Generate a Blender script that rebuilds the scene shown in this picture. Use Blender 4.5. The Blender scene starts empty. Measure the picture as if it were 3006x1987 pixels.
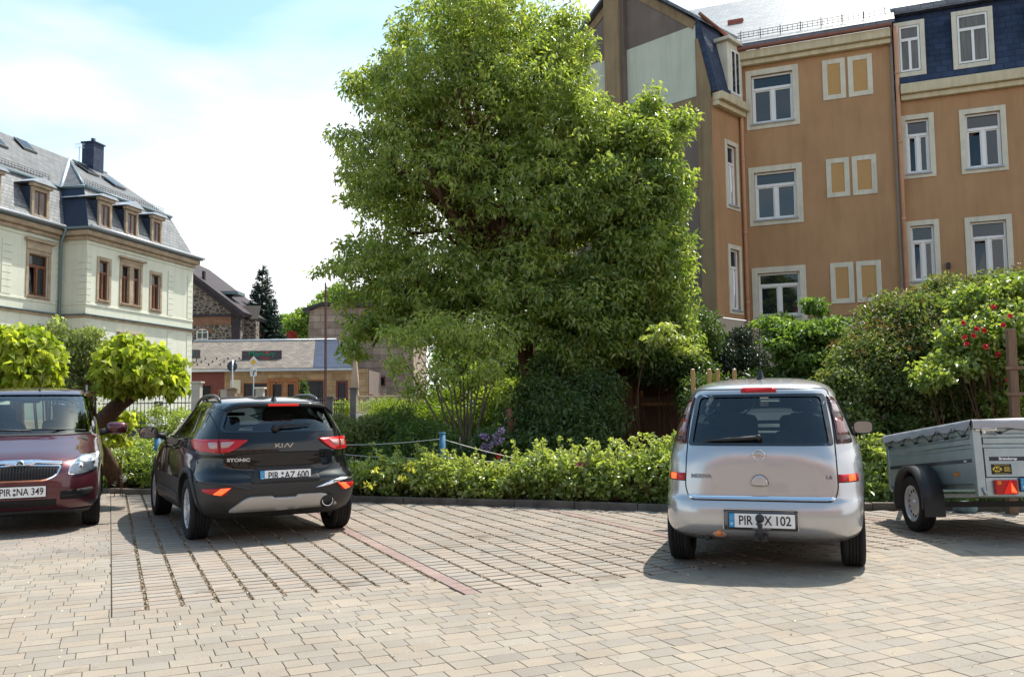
import bpy, bmesh, math, random
import numpy as np
from mathutils import Vector, Matrix
from mathutils.bvhtree import BVHTree
SC = bpy.context.scene
COL = SC.collection
R = math.radians
rnd = random.Random(7)

# ------------------------------------------------------------ camera
FPX, CX, CY, EYE = 2600.0, 1503.0, 993.5, 1.35
cam_d = bpy.data.cameras.new('camera'); cam_d.sensor_width = 36.0
cam_d.lens = FPX / 3006.0 * 36.0
cam_d.clip_start = 0.1; cam_d.clip_end = 3000
cam = bpy.data.objects.new('camera', cam_d); COL.objects.link(cam)
CROT = Matrix.Rotation(R(90 + 4.37), 4, 'X') @ Matrix.Rotation(-0.012, 4, 'Z')
cam.matrix_world = Matrix.Translation((0, 0, EYE)) @ CROT
SC.camera = cam

# ------------------------------------------------------------ light
SUN_EL, SUN_AZ = R(60), R(38)          # azimuth clockwise from +Y
W = bpy.data.worlds.new("World"); SC.world = W; W.use_nodes = True
nt = W.node_tree; nt.nodes.clear()
o_ = nt.nodes.new('ShaderNodeOutputWorld')
sky = nt.nodes.new('ShaderNodeTexSky'); sky.sky_type = 'NISHITA'; sky.sun_disc = False
sky.sun_elevation = SUN_EL; sky.sun_rotation = SUN_AZ
sky.air_density = 1.0; sky.dust_density = 1.2; sky.ozone_density = 1.5
bg1 = nt.nodes.new('ShaderNodeBackground'); bg1.inputs[1].default_value = 0.15
skm = nt.nodes.new('ShaderNodeMix'); skm.data_type = 'RGBA'; skm.blend_type = 'MULTIPLY'; skm.inputs[0].default_value = 1; skm.inputs[7].default_value = (1.02, 1.17, 1.02, 1)
nt.links.new(sky.outputs[0], skm.inputs[6]); nt.links.new(skm.outputs[2], bg1.inputs[0])
tc = nt.nodes.new('ShaderNodeTexCoord')
mp = nt.nodes.new('ShaderNodeMapping'); mp.inputs['Scale'].default_value = (1.3, 1.3, 5.0); mp.inputs['Rotation'].default_value = (0.25, -0.22, 0.3)
nz = nt.nodes.new('ShaderNodeTexNoise'); nz.inputs['Scale'].default_value = 1.25; nz.inputs['Detail'].default_value = 5; nz.inputs['Roughness'].default_value = 0.5; nz.inputs['Distortion'].default_value = 0.35
nt.links.new(tc.outputs['Generated'], mp.inputs[0]); nt.links.new(mp.outputs[0], nz.inputs['Vector'])
sp = nt.nodes.new('ShaderNodeSeparateXYZ'); nt.links.new(tc.outputs['Generated'], sp.inputs[0])
def wm(op, a, b=None, clamp=False):
    n = nt.nodes.new('ShaderNodeMath'); n.operation = op; n.use_clamp = clamp
    for i, v in enumerate((a, b)):
        if v is None: continue
        if isinstance(v, (int, float)): n.inputs[i].default_value = v
        else: nt.links.new(v, n.inputs[i])
    return n.outputs[0]
# thin cloud: patchy high up and to the left, a closed milky sheet low down and towards the sun
el = wm('MULTIPLY', wm('SUBTRACT', 0.36, sp.outputs['Z']), 4.2)
rt = wm('MULTIPLY', sp.outputs['X'], 1.0)
cl = wm('MULTIPLY', wm('SUBTRACT', nz.outputs['Fac'], 0.5), 3.6)
fac = wm('ADD', wm('ADD', wm('ADD', el, rt), cl), 0.66, True)
fac = wm('MULTIPLY', fac, 1.0, True)
bg2 = nt.nodes.new('ShaderNodeBackground'); bg2.inputs[0].default_value = (0.97, 0.985, 1.0, 1); bg2.inputs[1].default_value = 0.85
mxs = nt.nodes.new('ShaderNodeMixShader')
nt.links.new(fac, mxs.inputs[0]); nt.links.new(bg1.outputs[0], mxs.inputs[1]); nt.links.new(bg2.outputs[0], mxs.inputs[2])
nt.links.new(mxs.outputs[0], o_.inputs[0])

sun_d = bpy.data.lights.new('sun', 'SUN'); sun_d.energy = 4.2; sun_d.angle = R(0.53); sun_d.color = (1.0, 0.95, 0.87)
sun = bpy.data.objects.new('sun', sun_d); COL.objects.link(sun)
to_sun = Vector((math.sin(SUN_AZ) * math.cos(SUN_EL), math.cos(SUN_AZ) * math.cos(SUN_EL), math.sin(SUN_EL)))
sun.rotation_euler = to_sun.to_track_quat('Z', 'Y').to_euler()
sun.location = to_sun * 60
SC.view_settings.view_transform = 'Standard'; SC.view_settings.look = 'None'
SC.view_settings.exposure = 0.72; SC.view_settings.gamma = 1.0
SC.cycles.max_bounces = 8; SC.cycles.transparent_max_bounces = 12
SC.cycles.caustics_reflective = False; SC.cycles.caustics_refractive = False

def at(px, py, Y):
    """world point at depth Y that a pixel of the 3006x1987 photograph looks at"""
    d = CROT.to_3x3() @ Vector(((px - CX) / FPX, -(py - CY) / FPX, -1))
    return Vector((0, 0, EYE)) + d * (Y / d.y)
def gx(px, py):
    d = CROT.to_3x3() @ Vector(((px - CX) / FPX, -(py - CY) / FPX, -1))
    return Vector((0, 0, EYE)) + d * (-EYE / d.z)

# ------------------------------------------------------------ object helpers
def tag(o, label=None, cat=None, group=None, kind=None):
    if label: o['label'] = label
    if cat: o['category'] = cat
    if group: o['group'] = group
    if kind: o['kind'] = kind
    return o
def empty(name, loc=(0, 0, 0), rz=0.0, label=None, cat=None, group=None):
    o = bpy.data.objects.new(name, None); COL.objects.link(o)
    o.location = loc; o.rotation_euler = (0, 0, rz); o.empty_display_size = 0.2
    return tag(o, label, cat, group)

class MB:
    def __init__(s): s.v = []; s.f = []; s.sm = []; s.mi = []; s.cm = 0
    def add(s, vs, fs, smooth=False):
        b = len(s.v); s.v += [tuple(p) for p in vs]
        for f in fs: s.f.append([b + i for i in f]); s.sm.append(smooth); s.mi.append(s.cm)
        return s
    def box(s, x0, x1, y0, y1, z0, z1, L=None):
        if x0 > x1: x0, x1 = x1, x0
        if y0 > y1: y0, y1 = y1, y0
        if z0 > z1: z0, z1 = z1, z0
        vs = [(x, y, z) for z in (z0, z1) for y in (y0, y1) for x in (x0, x1)]
        if L: vs = [L(*p) for p in vs]
        return s.add(vs, [(0, 2, 3, 1), (4, 5, 7, 6), (0, 1, 5, 4), (2, 6, 7, 3), (0, 4, 6, 2), (1, 3, 7, 5)])
    def poly(s, pts, L=None):
        vs = [L(*p) for p in pts] if L else pts
        return s.add(vs, [list(range(len(vs)))])
    def prism(s, pts, off):
        """polygon pts extruded by vector off"""
        n = len(pts); off = Vector(off)
        vs = [Vector(p) for p in pts] + [Vector(p) + off for p in pts]
        fs = [list(range(n))[::-1], list(range(n, 2 * n))] + [(i, (i + 1) % n, n + (i + 1) % n, n + i) for i in range(n)]
        return s.add(vs, fs)
    def tube(s, pts, r, n=8, cap=True, smooth=True):
        pts = [Vector(p) for p in pts]; m = len(pts)
        rr = r if isinstance(r, (list, tuple)) else [r] * m
        vs = []; up = Vector((0, 0, 1)); pn = None
        for i, p in enumerate(pts):
            d = (pts[min(i + 1, m - 1)] - pts[max(i - 1, 0)])
            if d.length < 1e-9: d = Vector((0, 0, 1))
            d.normalize()
            a = pn if pn is not None else (up if abs(d.z) < .9 else Vector((1, 0, 0)))
            x = (a - d * a.dot(d))
            if x.length < 1e-6: x = d.orthogonal()
            x.normalize(); y = d.cross(x); pn = x
            for k in range(n):
                t = 2 * math.pi * k / n
                vs.append(p + (x * math.cos(t) + y * math.sin(t)) * rr[i])
        fs = [(i * n + k, i * n + (k + 1) % n, (i + 1) * n + (k + 1) % n, (i + 1) * n + k) for i in range(m - 1) for k in range(n)]
        s.add(vs, fs, smooth)
        if cap:
            b = len(s.v) - len(vs)
            s.f.append([b + k for k in range(n)][::-1]); s.sm.append(False); s.mi.append(s.cm)
            s.f.append([b + (m - 1) * n + k for k in range(n)]); s.sm.append(False); s.mi.append(s.cm)
        return s
    def lathe(s, prof, n=24, c=(0, 0, 0), axis='z', smooth=True):
        vs = []
        for r, h in prof:
            for k in range(n):
                t = 2 * math.pi * k / n; a, b = r * math.cos(t), r * math.sin(t)
                p = (a, b, h) if axis == 'z' else ((h, a, b) if axis == 'x' else (a, h, b))
                vs.append((p[0] + c[0], p[1] + c[1], p[2] + c[2]))
        m = len(prof)
        fs = [(i * n + k, i * n + (k + 1) % n, (i + 1) * n + (k + 1) % n, (i + 1) * n + k) for i in range(m - 1) for k in range(n)]
        return s.add(vs, fs, smooth)
    def sphere(s, c, r, nu=12, nv=8):
        rx, ry, rz = r if isinstance(r, (tuple, list)) else (r, r, r)
        vs = [(c[0] + rx * math.sin(math.pi * j / nv) * math.cos(2 * math.pi * i / nu), c[1] + ry * math.sin(math.pi * j / nv) * math.sin(2 * math.pi * i / nu), c[2] + rz * math.cos(math.pi * j / nv)) for j in range(nv + 1) for i in range(nu)]
        return s.add(vs, [(j * nu + i, (j + 1) * nu + i, (j + 1) * nu + (i + 1) % nu, j * nu + (i + 1) % nu) for j in range(nv) for i in range(nu)], True)
    def build(s, name, mat, parent=None, bevel=0, seg=2, clean=False, world=False):
        me = bpy.data.meshes.new(name); me.from_pydata(s.v, [], s.f)
        me.polygons.foreach_set('use_smooth', s.sm)
        if isinstance(mat, (list, tuple)):
            for m in mat: me.materials.append(m)
            me.polygons.foreach_set('material_index', s.mi)
        else: me.materials.append(mat)
        if clean:
            b = bmesh.new(); b.from_mesh(me); bmesh.ops.remove_doubles(b, verts=b.verts, dist=1e-5)
            bmesh.ops.recalc_face_normals(b, faces=b.faces); b.to_mesh(me); b.free()
        me.update()
        return link(name, me, parent, bevel, seg, world)
def link(name, me, parent=None, bevel=0, seg=2, world=False):
    o = bpy.data.objects.new(name, me); COL.objects.link(o)
    if parent is not None:
        o.parent = parent
        if world: o.matrix_parent_inverse = wmat(parent).inverted()
    if bevel:
        m = o.modifiers.new('bevel', 'BEVEL'); m.width = bevel; m.segments = seg; m.limit_method = 'ANGLE'; m.angle_limit = R(40)
        m.harden_normals = False
    return o
def wmat(o):
    m = Matrix.LocRotScale(o.location, o.rotation_euler, o.scale)
    if o.parent is not None: m = wmat(o.parent) @ o.matrix_parent_inverse @ m
    return m

def frame(ox, oy, dx, dy, oz=0.0):
    """local facade frame: u along (dx,dy), v outwards (towards the right-hand side turned to the viewer given by sign), z up"""
    l = math.hypot(dx, dy); dx /= l; dy /= l
    def mk(nx, ny):
        return lambda u, v, z: (ox + dx * u + nx * v, oy + dy * u + ny * v, oz + z)
    return mk(dy, -dx), mk(-dy, dx)

# ------------------------------------------------------------ materials
def lin(c): return tuple((x / 12.92 if x <= .04045 else ((x + .055) / 1.055) ** 2.4) for x in c[:3]) + (1,)
def s255(r, g, b): return lin((r / 255, g / 255, b / 255))
MATS = {}
def newmat(name):
    m = bpy.data.materials.new(name); m.use_nodes = True; MATS[name] = m
    return m, m.node_tree, m.node_tree.nodes['Principled BSDF']
def N(t, k, **kw):
    n = t.nodes.new(k)
    for a, b in kw.items(): setattr(n, a, b)
    return n
def pm(name, col, rough=.7, spec=.4, metal=0, var=0.0, vscale=3.0, col2=None, bump=0.0, bscale=60.0, coat=0.0, detail=6, stretch=None, coords='Object', emis=None, streak=0.0):
    m, t, b = newmat(name)
    if len(col) == 3: col = tuple(col) + (1,)
    b.inputs['Base Color'].default_value = col; b.inputs['Roughness'].default_value = rough
    b.inputs['Specular IOR Level'].default_value = spec; b.inputs['Metallic'].default_value = metal
    b.inputs['Coat Weight'].default_value = coat; b.inputs['Coat Roughness'].default_value = 0.03
    tcn = N(t, 'ShaderNodeTexCoord'); src = tcn.outputs[coords]
    if stretch:
        mpn = N(t, 'ShaderNodeMapping'); mpn.inputs['Scale'].default_value = stretch; t.links.new(src, mpn.inputs[0]); src = mpn.outputs[0]
    if var or col2:
        n1 = N(t, 'ShaderNodeTexNoise'); n1.inputs['Scale'].default_value = vscale; n1.inputs['Detail'].default_value = detail; n1.inputs['Roughness'].default_value = .62
        t.links.new(src, n1.inputs['Vector'])
        r = N(t, 'ShaderNodeValToRGB'); t.links.new(n1.outputs['Fac'], r.inputs[0])
        c2 = col2 if col2 else tuple(min(1, c * (1 + var)) for c in col[:3]) + (1,)
        if len(c2) == 3: c2 = tuple(c2) + (1,)
        c1 = col if col2 else tuple(c * (1 - var) for c in col[:3]) + (1,)
        r.color_ramp.elements[0].position = .32; r.color_ramp.elements[0].color = c1
        r.color_ramp.elements[1].position = .68; r.color_ramp.elements[1].color = c2
        t.links.new(r.outputs[0], b.inputs['Base Color'])
        if streak:   # rain streaks and grime running down the wall
            mp3 = N(t, 'ShaderNodeMapping'); mp3.inputs['Scale'].default_value = (3.2, 3.2, .22); t.links.new(tcn.outputs[coords], mp3.inputs[0])
            n3 = N(t, 'ShaderNodeTexNoise'); n3.inputs['Scale'].default_value = 1.6; n3.inputs['Detail'].default_value = 9; n3.inputs['Roughness'].default_value = .7; t.links.new(mp3.outputs[0], n3.inputs['Vector'])
            r3 = N(t, 'ShaderNodeValToRGB'); r3.color_ramp.elements[0].position = .30; r3.color_ramp.elements[0].color = (1 - streak,) * 3 + (1,); r3.color_ramp.elements[1].position = .52; r3.color_ramp.elements[1].color = (1, 1, 1, 1)
            m3 = N(t, 'ShaderNodeMix', data_type='RGBA', blend_type='MULTIPLY'); m3.inputs[0].default_value = 1
            t.links.new(n3.outputs['Fac'], r3.inputs[0]); t.links.new(r.outputs[0], m3.inputs[6]); t.links.new(r3.outputs[0], m3.inputs[7]); t.links.new(m3.outputs[2], b.inputs['Base Color'])
    if bump:
        n2 = N(t, 'ShaderNodeTexNoise'); n2.inputs['Scale'].default_value = bscale; n2.inputs['Detail'].default_value = 4
        t.links.new(src, n2.inputs['Vector'])
        bp = N(t, 'ShaderNodeBump'); bp.inputs['Strength'].default_value = bump; bp.inputs['Distance'].default_value = .01
        t.links.new(n2.outputs['Fac'], bp.inputs['Height']); t.links.new(bp.outputs[0], b.inputs['Normal'])
    if emis:
        b.inputs['Emission Color'].default_value = tuple(emis[:3]) + (1,); b.inputs['Emission Strength'].default_value = emis[3]
    return m
def slate(name, c1, c2, scale=4.0, bw=.5, rh=.25, mort=.015, rough=.45, rot=0.0, axis='uz', spec=.5):
    """rows of slates/tiles or masonry: brick pattern over uv stored on the mesh"""
    m, t, b = newmat(name)
    uv = N(t, 'ShaderNodeUVMap'); mpn = N(t, 'ShaderNodeMapping'); mpn.inputs['Rotation'].default_value = (0, 0, rot)
    br = N(t, 'ShaderNodeTexBrick'); br.inputs['Scale'].default_value = scale; br.inputs['Brick Width'].default_value = bw; br.inputs['Row Height'].default_value = rh
    br.inputs['Mortar Size'].default_value = mort; br.inputs['Mortar Smooth'].default_value = .3
    br.inputs['Color1'].default_value = c1; br.inputs['Color2'].default_value = c2
    br.inputs['Mortar'].default_value = tuple(.4 * x for x in c1[:3]) + (1,)
    t.links.new(uv.outputs[0], mpn.inputs[0]); t.links.new(mpn.outputs[0], br.inputs['Vector'])
    n1 = N(t, 'ShaderNodeTexNoise'); n1.inputs['Scale'].default_value = 2.5; n1.inputs['Detail'].default_value = 8; t.links.new(uv.outputs[0], n1.inputs['Vector'])
    mx = N(t, 'ShaderNodeMix', data_type='RGBA', blend_type='MULTIPLY'); mx.inputs[0].default_value = .5
    r = N(t, 'ShaderNodeValToRGB'); r.color_ramp.elements[0].position = .3; r.color_ramp.elements[0].color = (.5, .5, .5, 1); r.color_ramp.elements[1].position = .7; r.color_ramp.elements[1].color = (1.25, 1.25, 1.25, 1)
    t.links.new(n1.outputs['Fac'], r.inputs[0]); t.links.new(br.outputs['Color'], mx.inputs[6]); t.links.new(r.outputs[0], mx.inputs[7])
    t.links.new(mx.outputs[2], b.inputs['Base Color'])
    bp = N(t, 'ShaderNodeBump'); bp.inputs['Strength'].default_value = .6; bp.inputs['Distance'].default_value = .02; bp.invert = True
    t.links.new(br.outputs['Fac'], bp.inputs['Height']); t.links.new(bp.outputs[0], b.inputs['Normal'])
    b.inputs['Roughness'].default_value = rough; b.inputs['Specular IOR Level'].default_value = spec
    return m
def uvplanar(o):
    """uv in metres on each face, u horizontal and v up the face"""
    me = o.data; uvl = me.uv_layers.new(name='UVMap'); vs = me.vertices
    for p in me.polygons:
        n = p.normal
        h = Vector((0, 0, 1)).cross(n)
        if h.length < .05: h = Vector((1, 0, 0))
        h.normalize(); w = n.cross(h)
        for li in p.loop_indices:
            c = vs[me.loops[li].vertex_index].co
            uvl.data[li].uv = (c.dot(h), c.dot(w))
    return o
def glassmat(name, tint=(.75, .85, .85), trans=.75, rough=0.0):
    m, t, b = newmat(name); out = [n for n in t.nodes if n.type == 'OUTPUT_MATERIAL'][0]
    t.nodes.remove(b)
    tr = N(t, 'ShaderNodeBsdfTransparent'); tr.inputs[0].default_value = tuple(x * trans for x in tint) + (1,)
    gl = N(t, 'ShaderNodeBsdfGlossy'); gl.inputs['Roughness'].default_value = rough; gl.inputs[0].default_value = (.95, .97, 1, 1)
    fr = N(t, 'ShaderNodeFresnel'); fr.inputs[0].default_value = 1.52
    ad = N(t, 'ShaderNodeMath', operation='MULTIPLY_ADD'); ad.inputs[1].default_value = 1.5; ad.inputs[2].default_value = .01
    mx = N(t, 'ShaderNodeMixShader')
    t.links.new(fr.outputs[0], ad.inputs[0]); t.links.new(ad.outputs[0], mx.inputs[0]); t.links.new(tr.outputs[0], mx.inputs[1]); t.links.new(gl.outputs[0], mx.inputs[2])
    t.links.new(mx.outputs[0], out.inputs[0])
    return m
def windowglass(name, col, refl=.55):
    """house window pane: dark room behind a strongly reflecting pane"""
    m, t, b = newmat(name)
    b.inputs['Base Color'].default_value = col; b.inputs['Roughness'].default_value = .03; b.inputs['Specular IOR Level'].default_value = refl
    b.inputs['IOR'].default_value = 1.5
    return m
def paint(name, col, flake=0.0, rough=.35, metal=0.0):
    m = pm(name, col, rough=rough, spec=.5, metal=metal, coat=1.0)
    return m
def leafmat(name, c_dark, c_light, trans=.45, rough=.45, spec=.35):
    m, t, b = newmat(name); out = [n for n in t.nodes if n.type == 'OUTPUT_MATERIAL'][0]
    a = N(t, 'ShaderNodeAttribute', attribute_name='tint')
    r = N(t, 'ShaderNodeValToRGB'); r.color_ramp.elements[0].color = tuple(c_dark) + (1,); r.color_ramp.elements[1].color = tuple(c_light) + (1,)
    r.color_ramp.elements[0].position = 0.0; r.color_ramp.elements[1].position = 1.0
    t.links.new(a.outputs['Fac'], r.inputs[0]); t.links.new(r.outputs[0], b.inputs['Base Color'])
    b.inputs['Roughness'].default_value = rough; b.inputs['Specular IOR Level'].default_value = spec
    tl = N(t, 'ShaderNodeBsdfTranslucent')
    hs = N(t, 'ShaderNodeMix', data_type='RGBA', blend_type='MULTIPLY'); hs.inputs[0].default_value = 1; hs.inputs[7].default_value = (1.5, 1.55, .6, 1)
    t.links.new(r.outputs[0], hs.inputs[6]); t.links.new(hs.outputs[2], tl.inputs[0])
    mx = N(t, 'ShaderNodeMixShader'); mx.inputs[0].default_value = trans
    t.links.new(b.outputs[0], mx.inputs[1]); t.links.new(tl.outputs[0], mx.inputs[2]); t.links.new(mx.outputs[0], out.inputs[0])
    return m

_fontcache = {}
def text_mesh(txt, size, depth=.001, sx=1.0, align='CENTER', bold=0.0, shear=0.0):
    """lettering as a mesh: lies in XZ plane facing -Y, centred"""
    cu = bpy.data.curves.new('lettering', 'FONT'); cu.body = txt; cu.size = size; cu.extrude = depth; cu.align_x = align; cu.align_y = 'CENTER'
    cu.resolution_u = 3; cu.offset = bold; cu.shear = shear
    ob = bpy.data.objects.new('lettering', cu); COL.objects.link(ob)
    dg = bpy.context.evaluated_depsgraph_get(); me = bpy.data.meshes.new_from_object(ob.evaluated_get(dg))
    bpy.data.objects.remove(ob); bpy.data.curves.remove(cu)
    me.transform(Matrix.Diagonal((sx, 1, 1, 1)))
    me.transform(Matrix.Rotation(R(90), 4, 'X'))
    return me
def text_obj(name, txt, size, M, mat, parent=None, **kw):
    me = text_mesh(txt, size, **kw); me.materials.clear(); me.materials.append(mat); me.transform(M)
    return link(name, me, parent)

# ------------------------------------------------------------ foliage
class Leaves:
    def __init__(s, seed): s.r = np.random.default_rng(seed); s.P = []; s.D = []; s.U = []; s.S = []; s.T = []
    def cluster(s, c, rad, n, size, droop=.3, up=.5, tint=(0, 1), flat=.7, outward=None):
        """n leaves round every centre of c (k,3)"""
        c = np.atleast_2d(np.asarray(c, float)); k = len(c); r = s.r
        g = r.normal(size=(k, n, 3)); g /= np.linalg.norm(g, axis=2, keepdims=True) + 1e-9
        rr = r.random((k, n, 1)) ** .5
        rad = np.asarray(rad, float).reshape(-1, 1, 1) if np.ndim(rad) else rad
        off = g * rr * rad; off[..., 2] *= flat
        P = c[:, None, :] + off
        D = g * .9 + r.normal(size=g.shape) * .5; D[..., 2] -= droop
        U = r.normal(size=g.shape) * .6; U[..., 2] += up
        U += g * .35
        s.P.append(P.reshape(-1, 3)); s.D.append(D.reshape(-1, 3)); s.U.append(U.reshape(-1, 3))
        s.S.append(size * (0.65 + .7 * r.random(k * n)))
        ct = np.repeat(r.random(k), n); s.T.append(np.clip(tint[0] + (tint[1] - tint[0]) * (ct * .5 + r.random(k * n) * .5), 0, 1))
    def build(s, name, mat, parent=None, wid=.42, fold=.25, curl=.15):
        P = np.concatenate(s.P); D = np.concatenate(s.D); U = np.concatenate(s.U); S = np.concatenate(s.S)[:, None]; T = np.concatenate(s.T)
        D /= np.linalg.norm(D, axis=1, keepdims=True) + 1e-9
        U -= D * (U * D).sum(1, keepdims=True); U /= np.linalg.norm(U, axis=1, keepdims=True) + 1e-9
        X = np.cross(D, U); n = len(P)
        base = P - D * S * .5; tip = P + D * S * .5 - U * S * curl
        mid = P - D * S * .06
        a = mid + X * S * wid * .5 + U * S * fold * wid; b = mid - X * S * wid * .5 + U * S * fold * wid
        V = np.stack([base, a, tip, b], 1).reshape(-1, 3)
        i = np.arange(n) * 4
        F = np.stack([i, i + 1, i + 2, i, i + 2, i + 3], 1).reshape(-1)
        me = bpy.data.meshes.new(name); me.vertices.add(len(V)); me.vertices.foreach_set('co', V.astype(np.float32).ravel())
        me.loops.add(len(F)); me.loops.foreach_set('vertex_index', F.astype(np.int32))
        me.polygons.add(n * 2); me.polygons.foreach_set('loop_start', np.arange(0, n * 6, 3, dtype=np.int32)); me.polygons.foreach_set('loop_total', np.full(n * 2, 3, np.int32))
        at_ = me.attributes.new('tint', 'FLOAT', 'FACE'); at_.data.foreach_set('value', np.repeat(T, 2).astype(np.float32))
        me.materials.append(mat); me.update(calc_edges=True)
        return link(name, me, parent)
def ell_points(rg, E, n, shell=.4, zmin=None, keep_in=.35):
    """n points in a union of ellipsoids E=[(cx,cy,cz,rx,ry,rz[,weight])], biased to the outside"""
    E = np.asarray([tuple(e) + (1,) * (7 - len(e)) for e in E], float)
    vol = (E[:, 3] * E[:, 4] * E[:, 5]) ** .75 * E[:, 6]; pr = vol / vol.sum()
    out = []; m = 0
    while m < n:
        k = rg.choice(len(E), size=n, p=pr)
        g = rg.normal(size=(n, 3)); g /= np.linalg.norm(g, axis=1, keepdims=True)
        rr = rg.random((n, 1)) ** shell
        p = E[k, :3] + g * rr * E[k, 3:6]
        q = (((p[:, None, :] - E[None, :, :3]) / E[None, :, 3:6]) ** 2).sum(2)
        q[np.arange(n), k] = 9
        deep = q.min(1) < .55
        ok = ~deep | (rg.random(n) < keep_in)
        if zmin is not None: ok &= p[:, 2] > zmin
        out.append(p[ok]); m += ok.sum()
    return np.concatenate(out)[:n]
def limbs(mb, base, targets, r0, rg, levels=3, wob=.12, start=.35, n=6):
    """forked limbs from a base point towards target points"""
    base = Vector(base)
    for t in targets:
        t = Vector(t); pts = [base]; m = 5
        ax = (t - base); L = ax.length
        for i in range(1, m + 1):
            f = i / m
            p = base.lerp(t, f) + Vector(rg.normal(size=3)) * wob * L * .16 * (1 - f * .3)
            p.z += math.sin(f * math.pi) * L * .06
            pts.append(p)
        mb.tube(pts, [r0 * (1 - .82 * i / m) for i in range(m + 1)], n, cap=False)
        if levels > 0:
            for j in range(3):
                i = 2 + j % (m - 2); q = pts[i]
                d = (pts[i] - pts[i - 1]).normalized() + Vector(rg.normal(size=3)) * .55
                limbs(mb, q, [q + d.normalized() * L * (.34 - .04 * j)], r0 * .5, rg, levels - 1, wob, n=5)
# ------------------------------------------------------------ ground, paving, kerb
def attr_color_mat(name, base, rough=.85, bump=.35, bscale=220.0, speck=.30):
    m, t, b = newmat(name)
    a = N(t, 'ShaderNodeAttribute', attribute_name='shade')
    tcn = N(t, 'ShaderNodeTexCoord')
    n1 = N(t, 'ShaderNodeTexNoise'); n1.inputs['Scale'].default_value = bscale; n1.inputs['Detail'].default_value = 3
    n2 = N(t, 'ShaderNodeTexNoise'); n2.inputs['Scale'].default_value = .9; n2.inputs['Detail'].default_value = 7; n2.inputs['Roughness'].default_value = .6
    t.links.new(tcn.outputs['Object'], n1.inputs['Vector']); t.links.new(tcn.outputs['Object'], n2.inputs['Vector'])
    r1 = N(t, 'ShaderNodeValToRGB'); r1.color_ramp.elements[0].position = .34; r1.color_ramp.elements[0].color = (1 - speck,) * 3 + (1,); r1.color_ramp.elements[1].position = .66; r1.color_ramp.elements[1].color = (1 + speck,) * 3 + (1,)
    r2 = N(t, 'ShaderNodeValToRGB'); r2.color_ramp.elements[0].position = .3; r2.color_ramp.elements[0].color = (.82, .80, .78, 1); r2.color_ramp.elements[1].position = .65; r2.color_ramp.elements[1].color = (1.06, 1.05, 1.04, 1)
    t.links.new(n1.outputs['Fac'], r1.inputs[0]); t.links.new(n2.outputs['Fac'], r2.inputs[0])
    m1 = N(t, 'ShaderNodeMix', data_type='RGBA', blend_type='MULTIPLY'); m1.inputs[0].default_value = 1
    m2 = N(t, 'ShaderNodeMix', data_type='RGBA', blend_type='MULTIPLY'); m2.inputs[0].default_value = 1
    t.links.new(a.outputs['Color'], m1.inputs[6]); t.links.new(r1.outputs[0], m1.inputs[7])
    t.links.new(m1.outputs[2], m2.inputs[6]); t.links.new(r2.outputs[0], m2.inputs[7]); t.links.new(m2.outputs[2], b.inputs['Base Color'])
    n5 = N(t, 'ShaderNodeTexNoise'); n5.inputs['Scale'].default_value = 2.1; n5.inputs['Detail'].default_value = 3; n5.inputs['Distortion'].default_value = .6
    r5 = N(t, 'ShaderNodeValToRGB'); r5.color_ramp.elements[0].position = .24; r5.color_ramp.elements[0].color = (.62, .60, .57, 1); r5.color_ramp.elements[1].position = .36; r5.color_ramp.elements[1].color = (1, 1, 1, 1)
    m5 = N(t, 'ShaderNodeMix', data_type='RGBA', blend_type='MULTIPLY'); m5.inputs[0].default_value = 1
    t.links.new(tcn.outputs['Object'], n5.inputs['Vector']); t.links.new(n5.outputs['Fac'], r5.inputs[0]); t.links.new(m2.outputs[2], m5.inputs[6]); t.links.new(r5.outputs[0], m5.inputs[7]); t.links.new(m5.outputs[2], b.inputs['Base Color'])
    bp = N(t, 'ShaderNodeBump'); bp.inputs['Strength'].default_value = bump; bp.inputs['Distance'].default_value = .004
    t.links.new(n1.outputs['Fac'], bp.inputs['Height']); t.links.new(bp.outputs[0], b.inputs['Normal'])
    b.inputs['Roughness'].default_value = rough; b.inputs['Specular IOR Level'].default_value = .3
    return m
KERB = [(-16.0, 17.6), (-9.5, 15.9), (-6.8, 14.8), (-4.6, 13.95), (-2.36, 13.0), (0, 12.1), (2.38, 11.2), (4.5, 11.25), (6.0, 10.95), (9.0, 10.3), (16, 9.0)]
def kerb_y(x):
    for (x0, y0), (x1, y1) in zip(KERB, KERB[1:]):
        if x0 <= x <= x1: return y0 + (y1 - y0) * (x - x0) / (x1 - x0)
    return KERB[0][1] if x < KERB[0][0] else KERB[-1][1]

def ground_z(x, y):
    # garden lies level with the car park, the street beyond the fence is higher
    f = min(1, max(0, (y - 20) / 6)); return -.03 + .63 * f * f * (3 - 2 * f)
xs = [-500, -200, -80, -50] + [-40 + i * 2 for i in range(41)] + [50, 80, 200, 500]
ys = [-300, -80, -20, 0, 8] + [12 + i for i in range(20)] + [36, 44, 60, 100, 250, 700]
g = MB(); nx = len(xs)
g.add([(x, y, ground_z(x, y)) for y in ys for x in xs], [(j * nx + i, j * nx + i + 1, (j + 1) * nx + i + 1, (j + 1) * nx + i) for j in range(len(ys) - 1) for i in range(nx - 1)])
m_ground = pm('ground_mat', (.16, .145, .12), rough=.95, col2=(.27, .25, .21), vscale=.5, bump=.3, bscale=20)
tag(g.build('ground', m_ground), kind='structure')

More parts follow.
